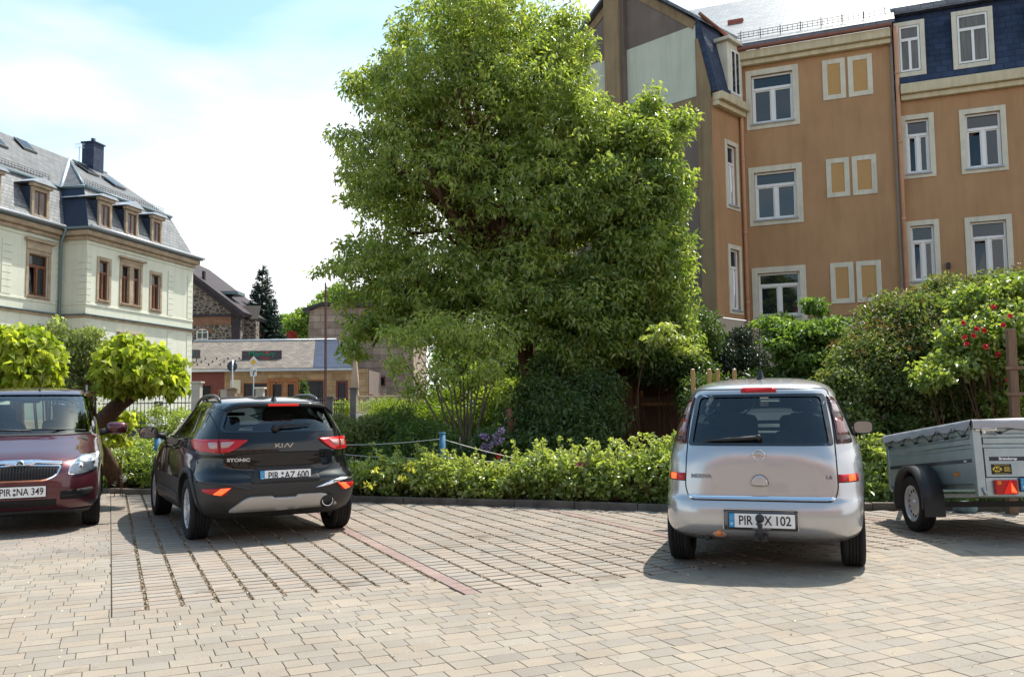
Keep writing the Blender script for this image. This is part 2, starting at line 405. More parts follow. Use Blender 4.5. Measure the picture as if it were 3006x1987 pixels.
SA, CA = math.sin(R(24.4)), math.cos(R(24.4))
def pq2xy(p, q): return (p * CA - q * SA, p * SA + q * CA)
rp = np.random.default_rng(5)
PV = []; PF = []; PC = []
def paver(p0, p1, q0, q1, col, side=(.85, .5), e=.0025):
    x, y = pq2xy((p0 + p1) / 2, (q0 + q1) / 2)
    if y < 2.0 or abs(x) > y * .72 + 2.2 or y > kerb_y(x) - .04: return
    dz = rp.normal() * .0005; tx, ty = rp.normal(size=2) * .0005
    b = len(PV)
    for (pp, qq, zz) in ((p0, q0, -.02), (p1, q0, -.02), (p1, q1, -.02), (p0, q1, -.02), (p0, q0, -.0035), (p1, q0, -.0035), (p1, q1, -.0035), (p0, q1, -.0035), (p0 + e, q0 + e, 0), (p1 - e, q0 + e, 0), (p1 - e, q1 - e, 0), (p0 + e, q1 - e, 0)):
        X, Y = pq2xy(pp, qq)
        PV.append((X, Y, zz + dz + (tx if pp > (p0 + p1) / 2 else -tx) + (ty if qq > (q0 + q1) / 2 else -ty)))
    PF.append((b + 8, b + 9, b + 10, b + 11)); PC.append(col)
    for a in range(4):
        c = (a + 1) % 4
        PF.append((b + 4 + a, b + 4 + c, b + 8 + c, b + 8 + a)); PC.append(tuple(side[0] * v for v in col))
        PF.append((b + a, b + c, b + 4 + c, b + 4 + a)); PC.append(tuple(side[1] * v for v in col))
def pcol(kind):
    v = 1 + rp.normal() * .04
    if kind == 'front':
        base = [(.298, .257, .208), (.286, .252, .209), (.306, .259, .205), (.272, .244, .206)][rp.integers(4)]
    elif kind == 'bay':
        base = [(.300, .252, .210), (.288, .249, .211), (.308, .254, .207), (.272, .243, .210)][rp.integers(4)]
    elif kind == 'warm':
        base = [(.285, .24, .205), (.275, .24, .207), (.265, .241, .212)][rp.integers(3)]
    else: base = (.285, .205, .182)
    return tuple(v * c for c in base)
RW = .14
def in_bay(p, q):
    if p < .04: return None
    if p < 2.36: return 1 if q > 6.62 else None
    if p < 2.50: return 'red' if q > 6.05 else None
    if p < 5.19: return 2 if q > 6.12 else None
    if p < 5.33: return 'red' if q > 6.05 else None
    if p < 8.0: return 3 if q > 6.12 else None
    if p < 8.14: return 'red'
    return 4
q = -4.0; row = 0
while q < 23:
    q1 = q + RW; qc = (q + q1) / 2
    # plain running bond everywhere outside the bays
    p = -16.1 + rp.random() * .2
    while p < 18:
        w = .14 if rp.random() < .42 else .21
        segs = [(p, p + w)]
        if p < .04 < p + w and qc > 6.5: segs = [(p, .036)]
        for a, b2 in segs:
            if b2 - a < .012: continue
            pc = (a + b2) / 2
            if in_bay(pc, qc) is None:
                kind = 'front' if qc < 9.5 or pc > 0 else 'warm'
                if pc > .04 and qc > 6.05 and pc < 5 and in_bay(b2 - .001, qc) not in (None,): b2 = min(b2, 2.355)
                paver(a, b2 - .0022, q, q1 - .0022, pcol(kind))
        if p < .04 < p + w and qc > 6.5: p = .04
        else: p += w
    for (a0, a1, ncol) in ((.04, 2.36, 10), (2.50, 5.19, 11), (5.33, 8.0, 11), (8.14, 17.3, 38)):
        wc = (a1 - a0) / ncol
        for k in range(ncol):
            pa = a0 + k * wc; pc = pa + wc / 2
            if in_bay(pc, qc) in (1, 2, 3, 4):
                paver(pa, pa + wc - .024, q, q1 - .015, pcol('bay'), (.55, .2), .004)  # bevels and dirty sides darkened in colour to stand for joint shade
    for a0, a1 in ((2.37, 2.49), (5.20, 5.32), (8.01, 8.13)):
        if in_bay((a0 + a1) / 2, qc) == 'red': paver(a0, a1, q, q1 - .005, pcol('red'))
    q = q1; row += 1
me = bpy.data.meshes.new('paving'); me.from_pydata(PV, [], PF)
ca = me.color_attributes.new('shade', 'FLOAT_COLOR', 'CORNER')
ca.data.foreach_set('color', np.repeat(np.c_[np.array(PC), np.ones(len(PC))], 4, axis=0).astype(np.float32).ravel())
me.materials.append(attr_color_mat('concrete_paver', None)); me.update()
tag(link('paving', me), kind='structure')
# sand and debris that fills the joints, just under the pavers
jb = MB(); jb.add([(-40, -12, -.011), (40, -12, -.011), (40, 18.5, -.011), (-40, 18.5, -.011)], [(0, 1, 2, 3)])
mj = pm('joint_sand', (.055, .036, .024), rough=1, col2=(.15, .11, .07), vscale=45, bump=.8, bscale=90, detail=3)
tag(jb.build('car_park', mj), kind='structure')

# grit, seeds and fallen petals lying in the wide joints and on the pavers
dl = Leaves(11); rg = np.random.default_rng(12)
pts = []
for (a0, a1, ncol) in ((.04, 2.36, 10), (2.50, 5.19, 11), (5.33, 8.0, 11)):
    wc = (a1 - a0) / ncol
    for k in range(ncol):
        pa = a0 + k * wc + wc - .0135
        n_ = 900
        qq = 6.1 + rg.random(n_) ** 1.2 * 7
        for s_ in qq:
            if in_bay(pa, s_) is None: continue
            x, y = pq2xy(pa + rg.normal() * .008, s_)
            if y < kerb_y(x) - .1: pts.append((x, y, -.003 + rg.random() * .005))
dl.cluster(np.array(pts), .006, 1, .016, droop=0, up=2, tint=(0, 1))
md = pm('debris_mat', (.30, .2, .1), rough=.9); md2, t_, b_ = newmat('debris')
a_ = N(t_, 'ShaderNodeAttribute', attribute_name='tint'); r_ = N(t_, 'ShaderNodeValToRGB')
r_.color_ramp.elements[0].color = (.17, .10, .05, 1); r_.color_ramp.elements[1].color = (.60, .5, .36, 1)
t_.links.new(a_.outputs['Fac'], r_.inputs[0]); t_.links.new(r_.outputs[0], b_.inputs['Base Color']); b_.inputs['Roughness'].default_value = .9
o = dl.build('joint_debris', md2, wid=.8); tag(o, 'brown grit and seed husks filling the wide joints of the parking bays', 'debris', kind='stuff')
fl = Leaves(13); n_ = 420
P_ = []
while len(P_) < n_:
    y = 3.2 + rg.random() * 9.5; x = (rg.random() * 2 - 1) * y * .62
    if y < kerb_y(x) - .1: P_.append((x, y, .005))
fl.cluster(np.array(P_), .003, 1, .014, droop=0, up=2.5)
mf2, t_, b_ = newmat('petals'); a_ = N(t_, 'ShaderNodeAttribute', attribute_name='tint'); r_ = N(t_, 'ShaderNodeValToRGB')
r_.color_ramp.elements[0].color = (.42, .40, .12, 1); r_.color_ramp.elements[1].color = (.8, .77, .68, 1)
t_.links.new(a_.outputs['Fac'], r_.inputs[0]); t_.links.new(r_.outputs[0], b_.inputs['Base Color'])
tag(fl.build('fallen_petals', mf2, wid=.8), 'small pale petals and leaf bits scattered over the paving', 'petals', kind='stuff')

# kerb stones
kb = MB(); S = 1.0
pl = []
for (x0, y0), (x1, y1) in zip(KERB, KERB[1:]):
    L_ = math.hypot(x1 - x0, y1 - y0); n_ = max(1, round(L_ / S))
    for i in range(n_): pl.append(((x0 + (x1 - x0) * i / n_, y0 + (y1 - y0) * i / n_), (x0 + (x1 - x0) * (i + 1) / n_, y0 + (y1 - y0) * (i + 1) / n_)))
for a, b2 in pl:
    d = Vector((b2[0] - a[0], b2[1] - a[1])); L_ = d.length; d.normalize(); n2 = Vector((-d.y, d.x)); dz = rnd.uniform(-.006, .006)
    Lf = lambda u, v, z, a=a, d=d, n2=n2: (a[0] + d.x * u + n2.x * v, a[1] + d.y * u + n2.y * v, z)
    kb.box(.004, L_ - .004, 0, .09, -.05, .085 + dz, Lf)
tag(kb.build('kerb', pm('kerb_stone', (.10, .085, .072), rough=.9, col2=(.20, .17, .14), vscale=4, bump=.5, bscale=120), bevel=.008), kind='structure')
# planting bed behind the kerb
sb = MB(); xs2 = np.linspace(-16, 16, 90); cols = 14
vs = []
for x in xs2:
    y0 = kerb_y(x) + .088
    for j in range(cols):
        y = y0 + (20.5 - y0) * (j / (cols - 1)) ** 1.3
        vs.append((x, y, .045 + .03 * math.sin(x * 3.1 + j) * (1 if j else 0) + rnd.uniform(-.01, .015) + max(0, ground_z(x, y) + .03)))
n_ = len(xs2); sb.add(vs, [(i * cols + j, (i + 1) * cols + j, (i + 1) * cols + j + 1, i * cols + j + 1) for i in range(n_ - 1) for j in range(cols - 1)], True)
tag(sb.build('garden_soil', pm('soil', (.05, .036, .024), rough=1, col2=(.13, .10, .07), vscale=6, bump=.9, bscale=40)), kind='structure')
# pavement and road of the street behind the gardens
st = MB(); st.add([(-60, 30.5, .605), (60, 30.5, .605), (60, 37.5, .605), (-60, 37.5, .605)], [(0, 1, 2, 3)])
tag(st.build('street', pm('asphalt', (.055, .055, .055), rough=.9, var=.2, vscale=8, bump=.3, bscale=150)), kind='structure')
for nm, y0, y1 in (('pavement', 28.6, 30.4), ('pavement', 37.6, 41.0)):
    pvt = MB(); pvt.box(-60, 60, y0, y1, .55, .72)
    tag(pvt.build(nm, pm('pavement_slab', (.34, .32, .29), rough=.9, var=.12, vscale=3, bump=.3)), kind='structure')
# ------------------------------------------------------------ building helpers
def wall(mb, L, u0, u1, z0, z1, ops=(), depth=.16):
    us = sorted({u0, u1, *[x for o in ops for x in (o[0], o[1]) if u0 < x < u1]}); zs = sorted({z0, z1, *[x for o in ops for x in (o[2], o[3]) if z0 < x < z1]})
    for a, b in zip(us, us[1:]):
        for c, d in zip(zs, zs[1:]):
            m, n = (a + b) / 2, (c + d) / 2
            if any(o[0] < m < o[1] and o[2] < n < o[3] for o in ops): continue
            mb.poly([(a, 0, c), (b, 0, c), (b, 0, d), (a, 0, d)], L)
    for a, b, c, d in ops:
        for P, Q in (((a, c), (a, d)), ((b, d), (b, c)), ((a, d), (b, d)), ((b, c), (a, c))):
            mb.poly([(P[0], 0, P[1]), (Q[0], 0, Q[1]), (Q[0], -depth, Q[1]), (P[0], -depth, P[1])], L)
def ring(mb, L, a, b, c, d, w, v0, v1, wb=None, wt=None):
    wb = w if wb is None else wb; wt = w if wt is None else wt
    mb.box(a, a + w, v0, v1, c, d, L); mb.box(b - w, b, v0, v1, c, d, L)
    if wb > 0: mb.box(a + w, b - w, v0, v1, c, c + wb, L)
    if wt > 0: mb.box(a + w, b - w, v0, v1, d - wt, d, L)
PANE = windowglass('window_pane', (.010, .014, .020, 1), .75); SHOPPANE = windowglass('shop_pane', (.008, .009, .011, 1), .22)
CURT = pm('net_curtain', (.13, .125, .115), rough=.25, spec=.4, var=.35, vscale=3, stretch=(9, 9, .4))
PANES = [PANE, CURT]
def window(parent, L, a, b, c, d, msur, mfr, sw=.17, v=0.0, depth=.16, transom=.28, mull=(.5,), sill=None, sillm=None, fw=.055, proud=.03, pane=None, wb=None, wt=None, label=None):
    """surround ring outer rect a..b, c..d; frame and pane sit back in the reveal"""
    s = MB(); ring(s, L, a, b, c, d, sw, v - .02, v + proud, wb, wt)
    w = s.build('window', msur, parent, bevel=.006, seg=1)
    if label: w['label'] = label
    ai, bi, ci, di = a + sw, b - sw, c + (sw if wb is None else wb), d - (sw if wt is None else wt)
    f = MB(); fv0, fv1 = v - depth + .02, v - depth + .08
    ring(f, L, ai, bi, ci, di, fw, fv0, fv1)
    zt = di - (di - ci) * transom
    if transom: f.box(ai + fw, bi - fw, fv0, fv1 + .012, zt - fw * .7, zt + fw * .7, L)
    top = zt - fw * .7 if transom else di - fw
    xs_ = [ai + (bi - ai) * m for m in mull]
    for x in xs_: f.box(x - fw * .8, x + fw * .8, fv0, fv1 + .006, ci + fw, top, L)
    # inner sash frames
    ed = [ai + fw] + xs_ + [bi - fw]
    for i in range(len(ed) - 1):
        l, r = ed[i] + (fw * .8 if i else 0), ed[i + 1] - (fw * .8 if i < len(ed) - 2 else 0)
        ring(f, L, l, r, ci + fw, top, .035, fv0 - .005, fv1 - .02)
    f.build('window_frame', mfr, w, bevel=.004, seg=1)
    p = MB(); pv = fv0 + .012
    if transom: p.poly([(ai + .01, pv, zt), (bi - .01, pv, zt), (bi - .01, pv - .012, di - .01), (ai + .01, pv - .012, di - .01)], L)
    for i in range(len(ed) - 1):
        k_ = (.10 if i == 0 else -.0) * (1 if (int(abs(a) * 7 + c * 3) % 3) else .05); top_ = zt if transom else di - .01
        l_, r_ = ed[i] - .02, ed[i + 1] + .02
        p.poly([(l_, pv + .0, ci + .01), (r_, pv, ci + .01), (r_, pv - k_, top_), (l_, pv - k_ * 1.25, top_)], L)
    p.build('pane', pane or PANE, w)
    if sill:
        q = MB(); q.box(ai - .04, bi + .04, v - depth + .08, v + proud + .05, ci - .045, ci + .005, L)
        q.build('sill', sillm or msur, w, bevel=.005, seg=1)
    return w

# ============================================================ orange apartment house, right
m_or = pm('orange_render', (.40, .232, .120), rough=.9, spec=.2, col2=(.49, .290, .155), vscale=.9, bump=.5, bscale=90, detail=10, stretch=(1.4, 1.4, .7), streak=0.13)
m_tan = pm('tan_render', (.25, .18, .105), rough=.9, spec=.2, col2=(.32, .23, .135), vscale=1.2, bump=.4, bscale=90, detail=9, streak=0.3)
m_drk = pm('grey_brown_render', (.165, .13, .115), rough=.9, spec=.2, col2=(.20, .16, .14), vscale=1.0, bump=.4, bscale=90, streak=0.15)
m_pale = pm('pale_render', (.50, .52, .43), rough=.9, spec=.2, col2=(.56, .58, .48), vscale=.9, bump=.3, bscale=90, streak=0.14)
m_cream = pm('cream_trim', (.66, .62, .50), rough=.8, spec=.2, var=.08, vscale=3, bump=.2, streak=0.2)
m_crev = pm('cream_cornice', (.66, .58, .40), rough=.8, spec=.2, col2=(.50, .43, .28), vscale=2.2, bump=.2, stretch=(3, 3, .5))
m_beige = pm('beige_plinth', (.48, .41, .32), rough=.9, spec=.2, var=.06, vscale=1.5, bump=.3, streak=0.2)
m_white = pm('white_pvc', (.78, .78, .76), rough=.3, spec=.5)
m_sillg = pm('grey_sill', (.38, .40, .42), rough=.5, var=.1)
m_blind = pm('blind_niche', (.50, .30, .125), rough=.85, spec=.2, var=.05, vscale=5, stretch=(12, 12, .4))
m_copper = pm('downpipe_paint', (.56, .30, .18), rough=.55, var=.08)
m_rust = pm('gutter_brown', (.22, .09, .06), rough=.5, var=.2)
m_slb = slate('blue_slate', s255(52, 66, 92), s255(42, 54, 78), scale=1.0, bw=.30, rh=.19, mort=.009, rough=.6, spec=.3)
m_slr = slate('roof_slate', s255(120, 122, 128), s255(100, 104, 112), scale=1.0, bw=.34, rh=.22, mort=.012, rough=.38, rot=.0)
m_zinc = pm('zinc', (.45, .48, .52), rough=.45, metal=.6, var=.1)
m_irn = pm('black_iron', (.03, .03, .035), rough=.5, spec=.4)

ap = empty('apartment_house', (7.0, 26.3, 0), label='orange rendered apartment house with cream framed windows and blue slate mansard', cat='apartment house')
FA = frame(0, 0, .9207, -.3903)[0]     # facade: u to the right (and nearer), v towards the car park
FAw = lambda u, v, z: FA(u, -v, z) if False else FA(u, v, z)
# make sure v points to the viewer
_t = FA(0, 1, 0)
if _t[1] > 0:
    _F = FA; FA = lambda u, v, z: _F(u, -v, z)
UA, UB = 4.27, 12.0
winA = [(.195, 1.73, 9.55, 11.38), (.195, 1.73, 6.62, 8.40), (.195, 1.73, 3.72, 5.36)]
opsA = [(a + .17, b - .17, c + .17, d - .17) for a, b, c, d in winA]
w_ = MB(); wall(w_, FA, 0, UA, 3.82, 11.75, opsA); w_.build('wall', m_or, ap)
w_ = MB(); wall(w_, lambda u, v, z: FA(u, v - .0, z), 0, UA, -.1, 3.80, [(opsA[2][0], opsA[2][1], opsA[2][2], 3.80)]); w_.build('plinth', m_beige, ap)
sw_ = .12
for i, (a, b, c, d) in enumerate(winA):
    window(ap, FA, a, b, c, d, m_cream, m_white, sill=True, sillm=m_sillg, pane=PANE, fw=.06)
for (a, b) in ((2.40, 3.03), (3.10, 3.76)):
    for (c, d) in ((10.15, 11.35), (7.26, 8.40), (4.17, 5.35)):
        n_ = MB(); ring(n_, FA, a, b, c, d, .14, -.02, .03); ni = n_.build('blind_window', m_cream, ap, bevel=.006, seg=1)
        n_ = MB(); n_.box(a + .13, b - .13, -.02, .008, c + .13, d - .13, FA); n_.build('panel', m_blind, ni)
# cornice, gutter, roof of the left section
c_ = MB(); c_.box(-.25, UA, 0.0, .18, 11.52, 11.66, FA); c_.box(-.3, UA, 0, .30, 11.663, 11.92, FA); c_.build('cornice', m_crev, ap, bevel=.02)
g_ = MB(); g_.box(-.38, UA + .05, .26, .42, 11.923, 12.03, FA); g_.build('gutter', m_rust, ap, bevel=.03)
r_o = MB(); r_o.prism([FA(-.4, .36, 12.04), FA(UA + .12, .36, 12.04), FA(UA + .12, -5.2, 15.9), FA(-3.2, -5.2, 15.9)], (0, 0, .09))
rf = uvplanar(r_o.build('roof', m_slr, ap))
sg = MB()
for k in range(5):
    u = .25 + k * .93
    for dz in (0, .12):
        pass
def roofA(u, s): return FA(u, .36 - s * .82, 12.16 + s * .57)
for k in range(30):
    u = .05 + k * .142; P = Vector(roofA(u, .45))
    sg.tube([P + Vector((0, 0, .02)), P + Vector((0, 0, .2))], .007, 4)
for h in (.04, .12, .20): sg.tube([Vector(roofA(0, .45)) + Vector((0, 0, h)), Vector(roofA(UA, .45)) + Vector((0, 0, h))], .009, 4)
for k in range(8):
    P = Vector(roofA(.1 + k * .58, .45)); sg.tube([P - Vector((0, 0, .02)), P + Vector((0, 0, .26))], .014, 4)
sg.build('snow_guard', m_irn, ap)
# return face on the left, mansard over it
FR = lambda u, v, z: (-.674 * u + .0 - .738 * 0 + v * .738 * -1 * -1 * 0 + v * (-.0), 0, 0)
def FR(u, v, z):    # u from the corner towards the camera-left end, v outwards (towards the viewer's left-right shade side)
    dx, dy = -.674, -.738; nx, ny = -.738, .674
    # outward normal must face the camera side
    return (dx * u - nx * v, dy * u - ny * v, z)
WR = 1.7
wr = [(.18, .98, 9.0, 9.0)]
winR = [(.22, 1.02, 7.05, 9.12), (.22, 1.02, 3.95, 6.0)]
opR = [(a + .13, b - .13, c + .13, d - .13) for a, b, c, d in winR]
w_ = MB(); wall(w_, FR, 0, WR, 3.82, 10.2, opR); w_.build('wall', m_or, ap)
w_ = MB(); wall(w_, FR, 0, WR, -.1, 3.80); w_.build('plinth', m_beige, ap)
for a, b, c, d in winR: window(ap, FR, a, b, c, d, m_cream, m_white, sw=.13, sill=True, sillm=m_sillg, depth=.14, transom=.3)
window(ap, FR, .35, .95, 1.7, 2.75, m_cream, m_white, sw=.1, depth=.1, transom=0, v=.01)
c_ = MB(); c_.box(-.02, WR - .05, 0, .2, 9.95, 10.1, FR); c_.box(-.02, WR - .05, 0, .33, 10.103, 10.34, FR); c_.build('cornice', m_crev, ap, bevel=.02)
mz = MB(); mz.prism([FR(.9, .22, 10.35), FR(WR, .22, 10.35), FR(WR - .02, -.35, 12.7), FR(.5, -.35, 12.7)], Vector(FR(0, -.3, 0)) - Vector(FR(0, 0, 0)))
uvplanar(mz.build('mansard', m_slb, ap))
# narrow dormer on the return mansard
dm = MB(); dm.box(.12, .98, -.6, .17, 10.35, 12.05, FR); dm.box(.02, 1.1, -.7, .3, 12.053, 12.16, FR)
dmo = dm.build('dormer', m_cream, ap, bevel=.01)
f_ = MB(); ring(f_, FR, .28, .82, 10.5, 11.85, .06, .17, .2); f_.box(.52, .58, .17, .2, 10.56, 11.79, FR); f_.build('window_frame', m_white, dmo)
f_ = MB(); f_.box(.30, .80, .168, .185, 10.52, 11.83, FR); f_.build('pane', PANE, dmo)
fs = MB(); fs.tube([FR(WR + .1, -.25, 12.74), FR(.55, .0, 12.35), FR(.0, .28, 12.02)], .055, 6); fs.build('verge_board', m_rust, ap)
# gable wall, receding to the left from the end of the return
PX, PY = -.674 * WR, -.738 * WR
def FG(t, v, z):    # t leftwards-away, v outwards to the camera
    return (PX - .7 * t - .714 * v, PY + .714 * t - .7 * v, z)
gz = lambda t: 12.62 + (t - .43) * .80 if t < 3.15 else 14.8 - (t - 3.15) * .72
gp = [(.03, -.1), (.03, 10.45), (.43, 12.62), (3.15, 14.8), (7.6, 11.6), (7.6, -.1)]
w_ = MB(); w_.prism([FG(t, 0, z) for t, z in gp], Vector((.25, .33, 0))); w_.build('gable_wall', m_drk, ap)
def gquad(name, pts, v, mat, th=.03, bev=0):
    q_ = MB(); q_.prism([FG(t, v, z) for t, z in pts], Vector(FG(0, -th, 0)) - Vector(FG(0, 0, 0))); return q_.build(name, mat, ap, bevel=bev)
gquad('pale_panel', [(.47, 10.35), (3.1, 10.35), (3.1, 12.5), (.47, 12.5)], .014, m_pale, .012)
gquad('pale_panel', [(3.8, 10.35), (7.6, 10.35), (6.4, 12.45), (3.8, 12.45)], .014, m_pale, .012)
gquad('corner_pilaster', [(0, 3.83), (.47, 3.83), (.47, 12.05), (.38, 12.05), (0, 10.45)], .05, m_tan, .048)
gquad('cornice_band', [(.49, 10.03), (3.1, 10.03), (3.1, 10.33), (.49, 10.33)], .02, m_tan, .018)
gquad('verge_band', [(.43, 12.58), (3.1, 14.73), (3.1, 14.43), (.55, 12.38)], .03, m_tan, .028)
gquad('verge_band', [(3.8, 14.3), (7.6, 11.57), (7.6, 11.25), (3.8, 14.0)], .03, m_tan, .028)
gquad('plinth', [(0, -.1), (7.6, -.1), (7.6, 3.8), (0, 3.8)], .03, m_beige, .028)
q_ = MB(); q_.box(3.13, 3.72, .0, .28, 3.0, 16.4, FG); q_.build('chimney_breast', m_tan, ap, bevel=.01)
q_ = MB(); q_.box(3.02, 3.128, .0, .16, 3.0, 15.0, FG); q_.build('pilaster_edge', m_drk, ap)
rb = MB(); rb.prism([FG(.25, .2, 12.55), FG(3.15, .2, 14.86), FG(3.15, -6.2, 14.86), FG(.25, -6.2, 12.55)], (0, 0, .1))
rb.prism([FG(3.15, .2, 14.86), FG(7.9, .2, 11.42), FG(7.9, -6.2, 11.42), FG(3.15, -6.2, 14.86)], (0, 0, .1)); uvplanar(rb.build('roof', m_slr, ap))
# brick chimney stacks
for (u, v) in ((-1.5, -1.9), (-.6, -2.6)):
    cb = MB(); cb.box(u, u + .5, v, v + .5, 12.5, 13.7 if u < -1 else 14.0, FA); cb.build('chimney', pm('chimney_brick', (.33, .10, .07), rough=.9, var=.3, vscale=9), ap, bevel=.01)
# downpipes
for (u, v) in ((.06, .09), (UA + .13, .1)):
    dp = MB(); z1 = 11.6
    dp.tube([FA(u, v, -.1), FA(u, v, z1 - .5), FA(u, v + .02, z1 - .2), FA(u, v + .2, z1 + .32)], .055, 10)
    for z in (4.3, 6.4, 8.6, 10.6): dp.tube([FA(u, v, z), FA(u, v, z + .07)], .068, 10)
    dp.build('downpipe', m_copper, ap)
sc_ = MB(); sc_.box(UA - .02, UA + .04, -.05, .1, -.1, 12.0, FA); sc_.build('party_wall_edge', pm('party_edge', (.22, .19, .17), rough=.9, var=.1), ap)
# right section
winB = [(4.42, 5.29, 7.6, 9.42), (5.92, 7.06, 7.57, 9.38), (4.42, 5.29, 4.55, 6.39), (5.92, 7.06, 4.52, 6.36), (7.75, 8.9, 7.5, 9.3), (7.75, 8.9, 4.5, 6.3)]
opB = [(a + .14, b - .14, c + .14, d - .14) for a, b, c, d in winB]
FB = lambda u, v, z: FA(u, v - .07, z)
w_ = MB(); wall(w_, FB, UA + .04, UB, 3.3, 9.9, opB); w_.build('wall', m_or, ap)
w_ = MB(); wall(w_, FB, UA + .04, UB, -.1, 3.28); w_.build('plinth', m_beige, ap)
for a, b, c, d in winB:
    window(ap, FB, a, b, c, d, m_cream, m_white, sw=.14, sill=True, sillm=m_sillg, pane=PANE)
c_ = MB(); c_.box(UA + .2, UB, -.07, .08, 9.83, 9.98, FA); c_.box(UA + .2, UB, -.07, .2, 9.983, 10.27, FA); c_.build('cornice', m_crev, ap, bevel=.02)
mz = MB(); mz.prism([FA(UA + .05, .12, 10.28), FA(UB, .12, 10.28), FA(UB, -.55, 12.6), FA(UA + .05, -.55, 12.6)], Vector(FA(0, -.3, 0)) - Vector(FA(0, 0, 0)))
uvplanar(mz.build('mansard', m_slb, ap))
for (a, b, z0, z1) in ((4.36, 5.16, 10.5, 12.1), (5.84, 6.86, 10.5, 12.15), (7.7, 8.7, 10.5, 12.15)):
    dm = MB(); dm.box(a, b, -.8, .02, z0 - .05, z1, FA)
    dmo = dm.build('dormer', m_slb, ap); uvplanar(dmo)
    f_ = MB(); ring(f_, FA, a, b, z0, z1, .13, .02, .07); f_.build('dormer_surround', m_cream, dmo, bevel=.01)
    f_ = MB(); i0, i1, j0, j1 = a + .14, b - .14, z0 + .15, z1 - .14
    ring(f_, FA, i0, i1, j0, j1, .05, .022, .055); zt = j1 - .3 * (j1 - j0); f_.box(i0 + .05, i1 - .05, .022, .06, zt - .04, zt + .04, FA); f_.box((i0 + i1) / 2 - .035, (i0 + i1) / 2 + .035, .022, .057, j0 + .05, zt - .04, FA)
    f_.build('window_frame', m_white, dmo)
    f_ = MB(); f_.box(i0 + .01, i1 - .01, .0, .03, j0 + .01, j1 - .01, FA); f_.build('pane', CURT if a < 7 else PANE, dmo)
rb = MB(); rb.prism([FA(UA + .05, -.35, 12.62), FA(UB, -.35, 12.62), FA(UB, -4.5, 15.2), FA(UA + .05, -4.5, 15.2)], (0, 0, .1)); rb.box(UA + .05, UB, -.5, -.28, 12.5, 12.62, FA); uvplanar(rb.build('roof', m_slr, ap))
bk = MB(); bk.box(0, UB, -9, -.3, -.1, 11.7, FA); bk.build('inner_wall', m_drk, ap)
# little lantern by the lower window
la = MB(); la.box(5.42, 5.52, -.07, .06, 4.98, 5.14, FA); la.build('wall_lamp', m_irn, ap)

# ============================================================ mint green villa, left
m_mint = pm('mint_render', (.63, .65, .53), rough=.85, spec=.2, col2=(.70, .715, .60), vscale=.8, bump=.25, bscale=70, streak=0.12)
m_sand = pm('sandstone_trim', (.46, .37, .26), rough=.85, spec=.2, col2=(.30, .23, .165), vscale=2.5, bump=.3, stretch=(1, 1, 1.5))
m_brown = pm('brown_window_wood', (.17, .062, .028), rough=.5, var=.2, vscale=8)
m_slv = slate('villa_roof_slate', s255(104, 106, 108), s255(86, 89, 93), scale=1.0, bw=.34, rh=.22, mort=.012, rough=.65, spec=.3)
m_slg = slate('grey_fish_slate', s255(132, 134, 134), s255(106, 110, 114), scale=1.0, bw=.24, rh=.17, mort=.012, rough=.6)
m_grn = pm('grey_gutter', (.16, .22, .24), rough=.4, metal=.3)
m_dk = pm('dark_slate_cheek', s255(40, 52, 72), rough=.6, var=.2)
vl = empty('villa', (-15.97, 33, 0), label='mint green villa with slate mansard roof, dormers and brown sandstone framed windows', cat='villa')
_F2, _F3 = frame(0, 0, .2022, .979)
FV = _F2 if _F2(0, 1, 0)[0] > 0 else _F3     # v towards the street on the right
LV, RV = 7.18, 1.04
wins = [(.58, 1.43, 5.47, 7.28, 1), (3.93, 4.80, 5.47, 7.22, 1)]
dbl = (1.95, 3.42, 5.5, 7.3)
low = [(.58, 1.43, 2.3, 4.05, 1), (3.93, 4.8, 2.3, 4.05, 1)]
ops = [(a + .13, b - .13, c + .12, d - .14) for a, b, c, d, _ in wins + low] + [(dbl[0] + .13, dbl[1] - .13, dbl[2] + .1, dbl[3] - .14)] + [(2.05, 3.32, 2.4, 3.9)]
w_ = MB(); wall(w_, FV, 0, LV, .5, 8.0, ops); w_.build('wall', m_mint, vl)
FVm = lambda u, v, z: FV(u, v - RV, z)
winM = [(-1.86, -.62, 5.4, 7.2)]; opM = [(-1.73, -.75, 5.52, 7.06), (-1.73, -.75, 2.3, 4.0), (-4.6, -3.6, 5.5, 7.06)]
w_ = MB(); wall(w_, FVm, -8, 0, .5, 8.0, opM); w_.build('wall', m_mint, vl)
FVr = lambda u, v, z: FV(-v, -u, z)
w_ = MB(); wall(w_, FVr, 0, RV, .5, 8.0); w_.build('wall', m_mint, vl)
fe = MB(); fe.prism([FV(LV, 0, .5), FV(LV, -8, .5), FV(LV, -8, 8), FV(LV, 0, 8)], Vector(FV(0.02, 0, 0)) - Vector(FV(0, 0, 0))); fe.build('wall', m_mint, vl)
for a, b, c, d, k in wins: window(vl, FV, a, b, c, d, m_sand, m_brown, sw=.13, sill=True, sillm=m_sand, transom=.3, depth=.15, wt=.14)
for a, b, c, d, k in low: window(vl, FV, a, b, c, d, m_sand, m_brown, sw=.13, sill=True, sillm=m_sand, transom=.3, depth=.15)
wd = window(vl, FV, *dbl, m_sand, m_brown, sw=.13, sill=True, sillm=m_sand, transom=.3, mull=(.25, .75), depth=.15)
q_ = MB(); q_.box(2.56, 2.81, -.1, .035, 5.64, 7.15, FV); q_.build('mullion', m_sand, wd)
q_ = MB(); q_.box(1.85, 3.52, .0, .16, 7.42, 7.5, FV); q_.box(1.98, 3.39, 0, .06, 7.3, 7.42, FV); q_.build('pediment', m_sand, wd, bevel=.01)
